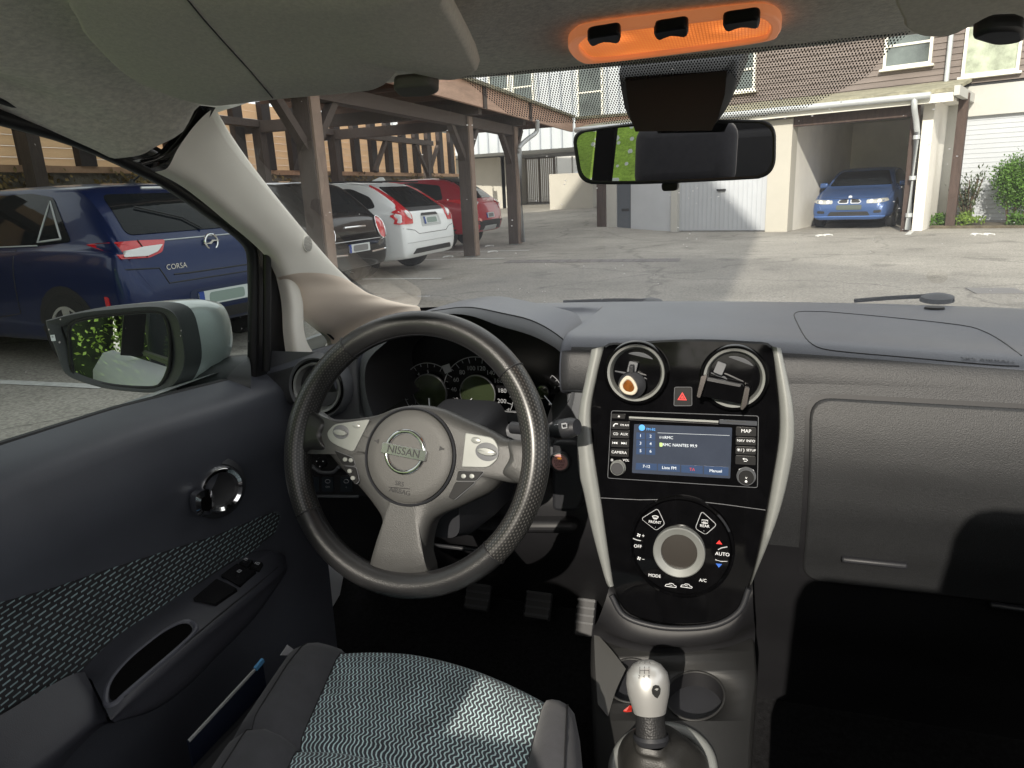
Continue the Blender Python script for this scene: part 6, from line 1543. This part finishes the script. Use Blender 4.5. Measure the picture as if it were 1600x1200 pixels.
# ------------------------------------------------------------------ planting by the right-hand wall
def toW(x, y, z=0): return A0 + Matrix.Rotation(A_ang, 3, 'Z') @ V((x, y, z))
bed = MB(); bed.prism([toW(2.95, .85, 0), toW(9, .85, 0), toW(9, 1.99, 0), toW(2.95, 1.99, 0)], V((0, 0, .06))); structure(bed.build('planting_bed', None, mat('bed_soil', (.12, .10, .07), .95, bump=(20, .8), var=(5, .4))))
t = thing('round_bush', 'dense round clipped green bush beside the roller door', 'bush', toW(4.42, 1.4)); mb = MB(); foliage(mb, toW(4.42, 1.4, .90), (.54, .50, .62), 13000, .052, rnd, lumps=90); mb.build('crown', t, m_leaf, smooth=False); mb = MB(); [mb.tube([toW(4.42 + dx, 1.4, 0), toW(4.42 + dx * 2, 1.4, .7)], .025, 6) for dx in (-.1, 0, .12)]; mb.build('trunk', t, m_twig)
t = thing('thin_shrub', 'thin twiggy shrub against the white roller door', 'shrub', toW(3.55, 1.55)); mb = MB(); tw_ = MB()
for i in range(16):
    a = rnd.uniform(0, 6.28); r = rnd.uniform(.15, .55); h = rnd.uniform(.6, 1.05); b0 = toW(3.55, 1.55, 0); b1 = toW(3.55 + r * .75 * math.cos(a), 1.55 + r * .5 * math.sin(a), h)
    tw_.tube([b0, b0 * .5 + b1 * .5 + V((0, 0, .1)), b1], .012, 5)
    for j in range(40): s = rnd.uniform(.35, 1.05); p = b0 + (b1 - b0) * s + V((rnd.gauss(0, .05), rnd.gauss(0, .05), .1 + rnd.gauss(0, .05))); u = V((rnd.gauss(0, 1), rnd.gauss(0, 1), rnd.gauss(.5, 1))).normalized(); v = u.cross(V((0, 0, 1))).normalized(); mb.poly([p, p + u * .05 + v * .018, p + u * .11, p + u * .05 - v * .018])
mb.build('leaves', t, m_leafd, smooth=False); tw_.build('stems', t, m_twig)
for i, (x, y, r, lab) in enumerate(((3.08, 1.2, .24, 'small low green plant nearest the brown post'), (3.6, 1.15, .32, 'wide low green plant in front of the thin shrub'), (4.5, .95, .24, 'low grassy plant in front of the round bush'))):
    mb = MB(); foliage(mb, toW(x, y, .17), (r, r, .18), 500, .07, rnd, lumps=14); o = mb.build('low_plant', None, m_leafy if i == 1 else m_leaf, smooth=False); tag(o, lab, 'plant', 'low plants in the bed')
# ------------------------------------------------------------------ behind us, seen in the mirrors: hedge, neighbour, grass bank with daisies
hg = thing('hedge', 'tall loose green hedge reflected in the door mirror', 'hedge', (-1.0, -7.2, 0)); mb = MB()
for i in range(4): foliage(mb, (-1.75 + i * .85, -7.4, 1.3), (.75, .6, 1.5), 5000, .06, rnd, lumps=60)
mb.build('leaves', hg, m_leaf2, smooth=False); mb = MB(); [mb.lathe([(0, -1.2), (.35, -.9), (.42, 0), (.35, .8), (0, 1.1)], V((-1.75 + i * .85, -7.4, 1.3)), (0, 0, 1), 14) for i in range(4)]; mb.build('dark_core', hg, mat('hedge_inside', (.02, .035, .01), .9, var=(9, .6))); mb = MB(); [mb.tube([V((-1.75 + i * .85, -7.4, 0)), V((-1.7 + i * .85, -7.4, 1.4))], .04, 6) for i in range(4)]; mb.build('trunk', hg, m_twig)  # solid dark green core closing the gaps between the leaves
m_grass = mat('lawn_grass', (.38, .56, .09), .95, var=(2, .3), var2=(40, .35), bump=(90, .8))
mb = MB(); mb.grid([[V((x, y, .01 + max(0, (-y - 2.2)) * .55 + max(0, (-x - 2.6)) * .25)) for x in (-9, -6, -4.5, -3.6, -2.8, -2.0)] for y in (-1.5, -2.2, -4, -6, -8.9)]); structure(mb.build('grass_bank', None, m_grass, angle=80))
mb = MB()
for i in range(3500):
    x, y = rnd.uniform(-8, -2.1), rnd.uniform(-8.5, -1.6); z = .03 + max(0, (-y - 2.2)) * .55 + max(0, (-x - 2.6)) * .25; r = rnd.uniform(.012, .028); mb.poly([V((x + r * math.cos(a), y + .03 - r * .45 * math.sin(a), z + .05 + r * .85 * math.sin(a))) for a in (0, 1.05, 2.1, 3.14, 4.2, 5.25)])
o = mb.build('daisies', None, mat('daisy_white', (.85, .85, .82), .7), smooth=False); tag(o, 'white daisies scattered in the grass bank behind', 'daisies', kind='stuff')
# ------------------------------------------------------------------ parked cars (built in their own space: +y is the nose, x to the right)
def paint(name, col, metal=.3, rough=.28): return mat(name, col, rough, metal=metal, coat=.45, spec=.35, var=(900, .06))
m_glassd = mat('car_glass', (.008, .010, .012), .03, spec=.16); m_tyre = mat('tyre', (.015, .015, .016), .8, bump=(80, .3)); m_alloy = mat('alloy', (.62, .62, .60), .35, metal=.7); m_lampr = mat('lamp_red', (.50, .012, .02), .12, coat=1.0, emit=((1, .02, .03), .06)); m_lampw = mat('lamp_clear', (.75, .74, .74), .1, coat=1.0); m_trimb = mat('car_black_trim', (.018, .018, .02), .5)
m_plate = mat('number_plate', (.62, .66, .66), .5); m_smudge = mat('plate_smudge', (.26, .33, .30), .8); m_smudge2 = mat('plate_smudge_grey', (.22, .22, .22), .8); m_eu = mat('plate_blue', (.02, .06, .30), .5); m_hl = mat('headlamp', (.55, .55, .52), .08, coat=1.0, metal=.4)
class Car:
    def __init__(s, name, label, loc, rotz, rows, m, group='cars parked in the yard', gh=None):
        s.t = thing(name, label, 'car', loc, rotz, group, local=True); s.m = m
        mb = MB(); net = []
        for (y, zb, w, zl, zt) in rows:
            g = max(0, zt - zl); gg = min(1, g / .12)
            wr = w * .90 - .30 * g; wg = w * .925
            half = [(0, zb), (w * .80, zb), (w * .965, zb + .07), (w, zb + (zl - zb) * .5), (w * .99, zl - (zl - zb) * .18), (w * .955, zl - .005), (wg, zl + g * .06), ((wg + wr) / 2, zl + g * .48), (wr, zt - .055 * gg - .012), (wr * .93, zt - .018 * gg - .006), (wr * .55, zt), (0, zt + .006)]
            net.append([V((-x, y, z)) for x, z in half] + [V((x, y, z)) for x, z in reversed(half[:-1])])
        s.R = mb.surf(net, 3, 4)
        for A, rev in ((0, 0), (-1, 1)):
            vs = s.R[A]; mb.f(list(vs) if rev else list(reversed(vs)))
        s.body = mb.build('body', s.t, m, angle=40)
        s.bvh = BVHTree.FromPolygons([v.co for v in s.body.data.vertices], [p.vertices for p in s.body.data.polygons])
    def hit(s, mode, a, b, off):
        o, d = {'l': (V((-4, a, b)), V((1, 0, 0))), 'r': (V((4, a, b)), V((-1, 0, 0))), 'b': (V((a, -5, b)), V((0, 1, 0))), 'f': (V((a, 5, b)), V((0, -1, 0))), 't': (V((a, b, 4)), V((0, 0, -1)))}[mode]
        h, n, i, dd = s.bvh.ray_cast(o, d)
        k = 0
        while h is None and k < 40:
            if mode in 'bf': o.x *= .985
            else: o.y *= .99
            k += 1; h, n, i, dd = s.bvh.ray_cast(o, d)
        if h is None:
            h, n, i, dd = s.bvh.find_nearest(o + d * (3.2 if mode in 'lr' else 3.0))
        if n.dot(d) > 0: n = -n
        return h + n * off
    def patch(s, name, mode, poly, m, off=.006, r=.03, parent=None, K=4, step=.06, label=None):
        P = dense(rounded([V(p) for p in poly], r, 4), step); mb = MB(); rows, c = radial(P, lambda a, b: s.hit(mode, a, b, off), K); sk = [s.hit(mode, p.x, p.y, -.01) for p in P]
        R = mb.grid([sk] + rows, closed=True); cv = mb.v(c); n = len(P)
        for j in range(n): mb.f([R[-1][j], R[-1][(j + 1) % n], cv])
        o = mb.build(name, parent or s.t, m, angle=50)
        if label: o['label'] = label
        return o
    def line(s, name, mode, pts, w=.004, m=None, off=.001, parent=None):
        P = []
        for (a, b), (c, d) in zip(pts, pts[1:]):
            k = max(2, int(math.hypot(c - a, d - b) / .06)); P += [s.hit(mode, a + (c - a) * i / k, b + (d - b) * i / k, off) for i in range(k)]
        P.append(s.hit(mode, *pts[-1], off)); mb = MB(); mb.tube(P, w, 6); return mb.build(name, parent or s.t, m or m_trimb)
    def wheel(s, side, y, r, hw, spokes=5, m=None):
        x = side * hw; w = part('wheel', s.t)
        s.patch('arch', 'l' if side < 0 else 'r', [(y + r * 1.16 * math.cos(a), r + r * 1.16 * math.sin(a)) for a in [math.pi * (-.08 + 1.16 * i / 14) for i in range(15)]], m_trimb, .003, 0, w, 3)
        ax = V((side, 0, 0)); c = V((x - side * .19, y, r)); mb = MB(); mb.lathe([(r * .62, 0), (r * .95, .0), (r, .03), (r, .17), (r * .95, .20), (r * .68, .205), (r * .66, .19)], c, ax, 36); mb.build('tyre', w, m_tyre)
        mb = MB(); mb.lathe([(r * .665, .185), (r * .66, .198), (r * .60, .198), (r * .58, .15), (0, .14)], c, ax, 36); mb.build('rim', w, m_trimb)
        mb = MB(); mb.lathe([(r * .665, .186), (r * .665, .201), (r * .60, .200), (r * .595, .186)], c, ax, 36); mb.lathe([(r * .16, .15), (r * .16, .20), (0, .205)], c, ax, 20)
        for i in range(spokes):
            a = 2 * math.pi * i / spokes + .3; d = V((0, math.cos(a), math.sin(a))); q = V((0, -math.sin(a), math.cos(a)))
            mb.prism([c + ax * .17 + d * (r * u) + q * (r * v) for u, v in ((.1, -.09), (.62, -.15), (.62, .15), (.1, .09))], ax * .025)
        mb.build('spokes', w, m or m_alloy)
    def plate(s, mode, cx, cz, w, h, sm, frame=None):
        p = s.patch('number_plate', mode, [(cx - w / 2, cz - h / 2), (cx + w / 2, cz - h / 2), (cx + w / 2, cz + h / 2), (cx - w / 2, cz + h / 2)], m_plate, .012, .01, None, 2)
        q = -1 if mode in 'b' else 1
        s.patch('plate_edge', mode, [(cx - w / 2, cz - h / 2), (cx - w / 2 + .05, cz - h / 2), (cx - w / 2 + .05, cz + h / 2), (cx - w / 2, cz + h / 2)], m_eu, .014, .005, p, 1)
        s.patch('plate_blank', mode, [(cx - w * .32, cz - h * .38), (cx + w * .40, cz - h * .38), (cx + w * .40, cz + h * .36), (cx - w * .30, cz + h * .36)], sm, .015, .03, p, 2)
        return p
    def slot(s, name, mode, poly, m, off=.006, parent=None, r=.01): return s.patch(name, mode, poly, m, off, r, parent, 2)

def hatch(L, W, H, rear_slope=.42, belt=.95, nose=.92, wsb=.95, zb=.24, tailz=1.0):
    w = W / 2; r = -L / 2; f = L / 2
    return [(r + .00, zb + .20, w * .80, .60, .64), (r + .02, zb + .13, w * .90, .70, .77), (r + .06, zb + .07, w * .965, belt - .10, tailz - .10), (r + .13, zb + .03, w * .99, belt - .02, tailz), (r + .16 + rear_slope * .45, zb, w, belt, tailz + (H - tailz) * .50), (r + .16 + rear_slope * .92, zb, w, belt + .005, H - .07), (r + .2 + rear_slope * 1.3, zb - .02, w, belt + .005, H - .02), (r + 1.3, zb - .03, w, belt, H), (r + 2.1, zb - .03, w, belt - .02, H - .01), (f - 1.55, zb - .03, w, belt - .03, H - .10), (f - 1.20, zb - .02, w, belt - .04, H - .28), (f - wsb, zb, w, belt - .04, belt + .06), (f - .55, zb, w * .985, nose - .07, nose), (f - .2, zb + .02, w * .95, nose - .17, nose - .11), (f - .05, zb + .06, w * .86, .66, .71), (f, zb + .14, w * .74, .56, .60)]
# ---- blue hatchback nearest the driver's window
blue = Car('parked_car', 'dark blue hatchback parked beside us, its tail filling the driver window', (-4.02 - 2.02, 4.86 + .28, 0), math.radians(82), hatch(4.06, 1.77, 1.433, .44, .93, .92, .95, .24, 1.00), paint('navy_paint', (.004, .015, .075)))
blue.patch('side_window', 'l', [(-1.42, 1.00), (-.95, .97), (1.0, .95), (.55, 1.28), (.2, 1.36), (-.8, 1.37), (-1.1, 1.33)], m_glassd, .006, .05)
blue.line('quarter_light_frame', 'l', [(-1.30, 1.02), (-1.02, 1.00), (-1.08, 1.30), (-1.30, 1.02)], .008, m_zinc, .008)
blue.line('window_chrome', 'l', [(-1.02, .975), (1.0, .945)], .006, m_zinc, .006); blue.line('door_gap', 'l', [(-.75, .95), (-.72, .45), (-.2, .38)], .004); blue.line('door_gap', 'l', [(.12, .95), (.12, .35)], .004)
blue.patch('rear_window', 'b', [(-.66, 1.03), (.66, 1.03), (.56, 1.33), (-.56, 1.33)], m_glassd, .006, .06)
bw_ = blue.line('rear_wiper', 'b', [(0, 1.03), (-.10, 1.12), (-.42, 1.22)], .008, m_trimb, .02)
blue.line('brake_light', 'b', [(-.16, 1.375), (.16, 1.375)], .012, m_lampw, .004)
blue.line('tailgate_edge', 'b', [(-.44, .975), (.44, .975)], .006, m_zinc, .002)
for s in (-1, 1):
    l = blue.patch('tail_lamp', 'b', [(s * .40, .975), (s * .62, .985), (s * .81, .985), (s * .82, .87), (s * .60, .86), (s * .48, .89)], m_lampr, .010, .02)
    blue.patch('clear_strip', 'b', [(s * .45, .94), (s * .62, .935), (s * .77, .915), (s * .79, .88), (s * .62, .87), (s * .52, .895)], m_lampw, .022, .015, l)
    blue.line('lamp_gap', 'b', [(s * .62, .985), (s * .62, .865)], .004, m_trimb, .016, l)
    blue.patch('bumper_reflector', 'b', [(s * .47, .36), (s * .67, .37), (s * .66, .405), (s * .49, .395)], m_lampr, .01, .01)
l = blue.patch('side_reflector', 'l', [(-1.84, .50), (-1.80, .50), (-1.80, .61), (-1.84, .60)], m_lampr, .008, .01)
mb = MB(); c = blue.hit('b', 0, .925, .012); mb.tube([c + V((.062 * math.cos(i * math.pi / 18), 0, .062 * math.sin(i * math.pi / 18))) for i in range(36)], .010, 8, closed=True, up=(0, 1, 0)); mb.prism([c + V((x, -.008, z)) for x, z in ((-.09, -.008), (-.01, -.016), (.02, .004), (.09, .008), (.01, .016), (-.02, -.004))], V((0, .012, 0))); mb.build('emblem', blue.t, m_chrome)
c = blue.hit('b', -.40, .775, .006); mb = MB(); mb.text('CORSA', c, V((1, 0, 0)), V((0, 0, 1)), .058); mb.build('model_lettering', blue.t, m_chrome, smooth=False)
blue.line('boot_crease', 'b', [(-.44, .72), (-.3, .775 - .06), (.3, .715), (.44, .72)], .006, m_trimb, .001); blue.line('bumper_gap', 'b', [(-.86, .80), (-.55, .78), (-.50, .66), (.50, .66), (.55, .78), (.86, .80)], .005)
blue.patch('plate_recess', 'b', [(-.36, .42), (.36, .42), (.33, .58), (-.33, .58)], paint('navy_recess', (.008, .02, .07)), .004, .04); blue.plate('b', 0, .50, .52, .112, m_smudge); blue.patch('lower_bumper', 'b', [(-.72, .31), (.72, .31), (.60, .40), (-.60, .40)], m_trimb, .004, .03)
mb = MB(); c = V((.0, -1.15, 1.44)); mb.tube([c, c + V((0, -.30, .13))], [.010, .003], 6); mb.lathe([(.03, -.02), (.02, .02), (0, .025)], c, (0, -.3, 1), 12); mb.build('aerial', blue.t, m_trimb)
for s in (-1, 1):
    for y in (-1.31, 1.23): blue.wheel(s, y, .315, .882, 5)
# ---- small black car
blk = Car('parked_car', 'small black city car with round tail lamp beside the pale estate', (-5.0 - 1.78, 8.95, 0), math.radians(86), hatch(3.55, 1.63, 1.49, .50, .92, .92, .85, .24, .98), paint('black_paint', (.008, .008, .010), .1, .12))
blk.patch('rear_window', 'b', [(-.56, 1.04), (.56, 1.04), (.46, 1.37), (-.46, 1.37)], m_glassd, .006, .08); blk.patch('side_window', 'l', [(-1.15, 1.0), (.75, .96), (.4, 1.34), (-.6, 1.42), (-1.0, 1.32)], m_glassd, .006, .06)
for s in (-1, 1):
    l = blk.patch('tail_lamp', 'b', [(s * .64 + .12 * math.cos(i * .4), .80 + .15 * math.sin(i * .4)) for i in range(16)], m_lampr, .012, 0); mb = MB(); mb.tube([blk.hit('b', s * .64 + .125 * math.cos(i * .4), .80 + .155 * math.sin(i * .4), .014) for i in range(16)], .010, 8, closed=True, up=(0, 1, 0)); mb.build('chrome_rim', l, m_chrome)
blk.line('bumper_gap', 'b', [(-.78, .66), (.78, .66)], .006, m_zinc); blk.line('bumper_chrome', 'b', [(-.76, .50), (-.3, .48)], .014, m_chrome); blk.line('bumper_chrome', 'b', [(.3, .48), (.76, .50)], .014, m_chrome); blk.plate('b', 0, .56, .50, .11, m_smudge2); blk.line('tailgate_handle', 'b', [(-.25, .84), (.25, .84)], .014, m_chrome, .004)
for s in (-1, 1):
    for y in (-1.12, 1.18): blk.wheel(s, y, .30, .81, 8)
# ---- pale estate
est = Car('parked_car', 'white estate car with tall red tail lamps parked behind the carport post', (-4.80 - 2.31, 10.95, 0), math.radians(88), hatch(4.63, 1.87, 1.475, .62, .97, .95, 1.1, .24, 1.02), paint('white_paint', (.86, .89, .90), .0, .25))
est.patch('side_window', 'l', [(-1.78, 1.06), (-1.2, 1.0), (1.05, .97), (.5, 1.32), (-.2, 1.385), (-1.3, 1.36), (-1.66, 1.22)], m_glassd, .006, .07); est.patch('rear_window', 'b', [(-.64, 1.02), (.64, 1.02), (.52, 1.37), (-.52, 1.37)], m_glassd, .006, .07)
est.patch('window_lip', 'b', [(-.60, .985), (.60, .985), (.63, 1.04), (-.63, 1.04)], m_trimb, .008, .02)
for s in (-1, 1):
    l = est.patch('tail_lamp', 'b', [(s * .60, 1.40), (s * .66, 1.38), (s * .72, 1.12), (s * .90, .94), (s * .925, .80), (s * .64, .80), (s * .60, .92), (s * .63, 1.05), (s * .60, 1.2)], m_lampr, .012, .02, None, 5, .04); est.patch('clear_strip', 'b', [(s * .66, .86), (s * .75, .90), (s * .78, .97), (s * .70, 1.0), (s * .645, .95)], m_lampw, .024, .02, l)
    mb = MB(); mb.tube([V((s * .60, -1.8, 1.44)), V((s * .64, -1.2, 1.475)), V((s * .64, .3, 1.46))], .014, 8); mb.build('roof_rail', est.t, m_trimb)
est.patch('plate_recess', 'b', [(-.36, .74), (.36, .74), (.32, .93), (-.32, .93)], paint('white_recess', (.5, .53, .54), .1), .004, .05); est.plate('b', 0, .83, .50, .11, m_smudge); est.patch('grip', 'b', [(-.3, .905), (.3, .905), (.26, .945), (-.26, .945)], m_trimb, .012, .02)
est.line('bumper_gap', 'b', [(-.9, .74), (-.62, .70), (-.5, .64), (.5, .64), (.62, .70), (.9, .74)], .004); est.line('bumper_step', 'b', [(-.85, .52), (.85, .52)], .006, m_zinc, .002); est.patch('lower_bumper', 'b', [(-.70, .34), (.70, .34), (.62, .42), (-.62, .42)], m_trimb, .005, .03)
mb = MB(); c = V((0, -1.35, 1.475)); mb.prism([c + V((0, y, z)) for y, z in ((-.16, 0), (-.12, .055), (-.06, .06), (.12, 0))], V((.03, 0, 0))); mb.build('fin_aerial', est.t, est.m, bevel=.01)
est.line('door_gap', 'l', [(-.85, .98), (-.85, .6), (-1.1, .5)], .004)
for s in (-1, 1):
    for y in (-1.42, 1.36): est.wheel(s, y, .33, .93, 5)
# ---- red crossover
red = Car('parked_car', 'dark red crossover with black rear pillar parked furthest along the carport', (-5.45 - 2.2, 15.55, 0), math.radians(90), hatch(4.40, 1.81, 1.57, .62, 1.00, 1.0, 1.0, .34, 1.06), paint('red_paint', (.42, .012, .03), .1))
red.patch('rear_window', 'b', [(-.60, 1.10), (.60, 1.10), (.48, 1.46), (-.48, 1.46)], m_glassd, .006, .06); red.patch('side_window', 'l', [(-1.4, 1.1), (.9, 1.02), (.5, 1.40), (-.6, 1.49), (-1.3, 1.40)], m_glassd, .006, .06)
for s in (-1, 1):
    l = red.patch('tail_lamp', 'b', [(s * .50, 1.02), (s * .88, 1.10), (s * .90, .95), (s * .70, .84), (s * .66, .96)], m_lampr, .012, .02); red.patch('clear_strip', 'b', [(s * .56, 1.01), (s * .72, 1.03), (s * .70, .96)], m_lampw, .024, .01, l); red.patch('fog_lamp', 'b', [(s * .60, .60), (s * .74, .62), (s * .74, .68), (s * .60, .66)], mat('lamp_pink', (.8, .35, .3), .2), .012, .01)
red.patch('lower_bumper', 'b', [(-.86, .42), (.86, .42), (.80, .62), (-.80, .62)], m_trimb, .006, .04); red.plate('b', 0, .72, .48, .11, m_smudge2); red.patch('skid_plate', 'b', [(-.42, .40), (.42, .40), (.38, .50), (-.38, .50)], m_zinc, .012, .02); red.patch('spoiler', 'b', [(-.55, 1.46), (.55, 1.46), (.50, 1.54), (-.50, 1.54)], m_trimb, .02, .02)
for s in (-1, 1):
    for y in (-1.33, 1.30): red.wheel(s, y, .34, .90, 5)
# ---- blue saloon facing us in the open bay
bp = toW(1.16, .75 + 2.24, 0)
def saloon(L, W, H):
    w = W / 2; r = -L / 2; f = L / 2; b = .88
    return [(r, .40, w * .78, .62, .66), (r + .04, .32, w * .9, .76, .82), (r + .15, .28, w * .97, .85, .93), (r + .6, .25, w, .90, 1.0), (r + 1.15, .24, w, .91, 1.24), (r + 1.6, .23, w, .91, H - .02), (r + 2.2, .22, w, .90, H), (f - 1.85, .22, w, .88, H - .07), (f - 1.55, .22, w, .87, H - .2), (f - 1.2, .23, w, .86, .95), (f - .7, .24, w * .985, .78, .86), (f - .3, .24, w * .95, .68, .77), (f - .10, .22, w * .90, .60, .70), (f - .03, .22, w * .84, .52, .60), (f, .26, w * .76, .44, .48)]
bmw = Car('parked_car', 'blue saloon with twin kidney grille parked nose out in the open bay', bp, A_ang + math.pi + math.radians(3), saloon(4.49, 1.757, 1.37), paint('blue_paint', (.05, .10, .25), .15))
bmw.patch('windscreen', 'f', [(-.70, .96), (.70, .96), (.53, 1.29), (-.53, 1.29)], m_glassd, .006, .06); bmw.patch('side_window', 'l', [(-1.2, .95), (.95, .92), (.45, 1.22), (-.1, 1.30), (-.8, 1.27)], m_glassd, .006, .05)
for s in (-1, 1):
    h = bmw.patch('headlamp', 'f', [(s * .36, .655), (s * .55, .665), (s * .76, .685), (s * .80, .62), (s * .60, .575), (s * .36, .575)], m_hl, .010, .03)
    for x in (.46, .62): bmw.patch('lamp_glow', 'f', [(s * x + .042 * math.cos(a), .622 + .042 * math.sin(a)) for a in [i * math.pi / 6 for i in range(12)]], m_lampw, .014, 0, h, 2)
    g = bmw.patch('kidney_grille', 'f', [(s * .02, .575), (s * .02, .68), (s * .20, .67), (s * .26, .62), (s * .22, .575)], m_chrome, .012, .03); bmw.patch('grille_slats', 'f', [(s * .045, .595), (s * .045, .66), (s * .19, .652), (s * .235, .618), (s * .205, .595)], m_trimb, .016, .02, g)
    bmw.patch('fog_light', 'f', [(s * .52, .36), (s * .68, .37), (s * .68, .43), (s * .52, .42)], m_trimb, .01, .03)
    mb = MB(); c = V((s * .90, .62, .98)); mb.box(c, (.2, .10, .13)); mb.build('door_mirror', bmw.t, bmw.m, bevel=.04, seg=3)
bmw.patch('lower_intake', 'f', [(-.46, .30), (.46, .30), (.40, .40), (-.40, .40)], m_trimb, .01, .03); bmw.line('bumper_lip', 'f', [(-.75, .29), (.75, .29)], .014, mat('lip_blue', (.10, .20, .50), .3), .004); bmw.line('bonnet_gap', 'f', [(-.62, .70), (.62, .70)], .005)
bmw.patch('number_plate', 'f', [(-.27, .44), (.27, .44), (.27, .55), (-.27, .55)], mat('plate_dark_smudge', (.09, .11, .10), .7), .014, .04)
mb = MB(); c = bmw.hit('f', 0, .715, .008); mb.lathe([(.042, 0), (.040, .006), (0, .007)], c, (0, 1, .5), 24); mb.build('roundel', bmw.t, m_chrome)
for s in (-1, 1):
    for y in (-1.38, 1.35): bmw.wheel(s, y, .31, .875, 5)
# ---- a car in the street
st = Car('parked_car', 'silver car in the street glimpsed through the far gate', (-7.6, 37.5, .72), math.radians(90), hatch(4.2, 1.78, 1.46), paint('silver_paint', (.55, .58, .62), .4), group=None)
st.patch('side_window', 'l', [(-1.4, 1.02), (1.0, .95), (.5, 1.30), (-.8, 1.38)], m_glassd, .006, .05); st.wheel(-1, -1.3, .31, .89, 5); st.wheel(-1, 1.3, .31, .89, 5)
# ------------------------------------------------------------------ daylight
SUN = V((.045, 1.0, -.52)).normalized()
CLOUD_FILL = 11.5
w = bpy.data.worlds.new('World'); SC.world = w; w.use_nodes = True
nt = w.node_tree; sky = nt.nodes.new('ShaderNodeTexSky'); sky.sky_type = 'NISHITA'; sky.sun_disc = False
sky.sun_elevation = math.asin(-SUN.z); sky.sun_rotation = math.atan2(-SUN.x, -SUN.y); sky.air_density = 1.0; sky.dust_density = 1.5
tc = nt.nodes.new('ShaderNodeTexCoord'); cn = nt.nodes.new('ShaderNodeTexNoise'); cn.inputs['Scale'].default_value = 2.2; cn.inputs['Detail'].default_value = 7; cn.inputs['Roughness'].default_value = .6
nt.links.new(tc.outputs['Generated'], cn.inputs['Vector'])
cr = nt.nodes.new('ShaderNodeMapRange'); cr.inputs['From Min'].default_value = .35; cr.inputs['From Max'].default_value = .62; cr.inputs['To Min'].default_value = .45; cr.inputs['To Max'].default_value = 1.0; nt.links.new(cn.outputs['Fac'], cr.inputs['Value'])
mx = nt.nodes.new('ShaderNodeMix'); mx.data_type = 'RGBA'; nt.links.new(cr.outputs['Result'], mx.inputs['Factor']); nt.links.new(sky.outputs[0], mx.inputs['A']); mx.inputs['B'].default_value = (CLOUD_FILL, CLOUD_FILL * .985, CLOUD_FILL * .96, 1)   # white cloud added over the blue to brighten the cabin
nt.links.new(mx.outputs['Result'], nt.nodes['Background'].inputs['Color']); nt.nodes['Background'].inputs['Strength'].default_value = .15
sd = bpy.data.lights.new('sun', 'SUN'); sd.energy = 5.0; sd.angle = math.radians(.5); sd.color = (1, .92, .80)
so = bpy.data.objects.new('sun', sd); COL.objects.link(so); so.rotation_euler = SUN.to_track_quat('-Z', 'Y').to_euler(); so.location = (-20, -20, 30)
SC.view_settings.view_transform = 'Standard'; SC.view_settings.look = 'None'; SC.view_settings.exposure = 0
SC.cycles.use_denoising = True; SC.cycles.max_bounces = 10; SC.cycles.transparent_max_bounces = 16
SC.cycles.diffuse_bounces = 5; SC.cycles.glossy_bounces = 5; SC.cycles.sample_clamp_indirect = 6.0; SC.cycles.caustics_reflective = False; SC.cycles.caustics_refractive = False
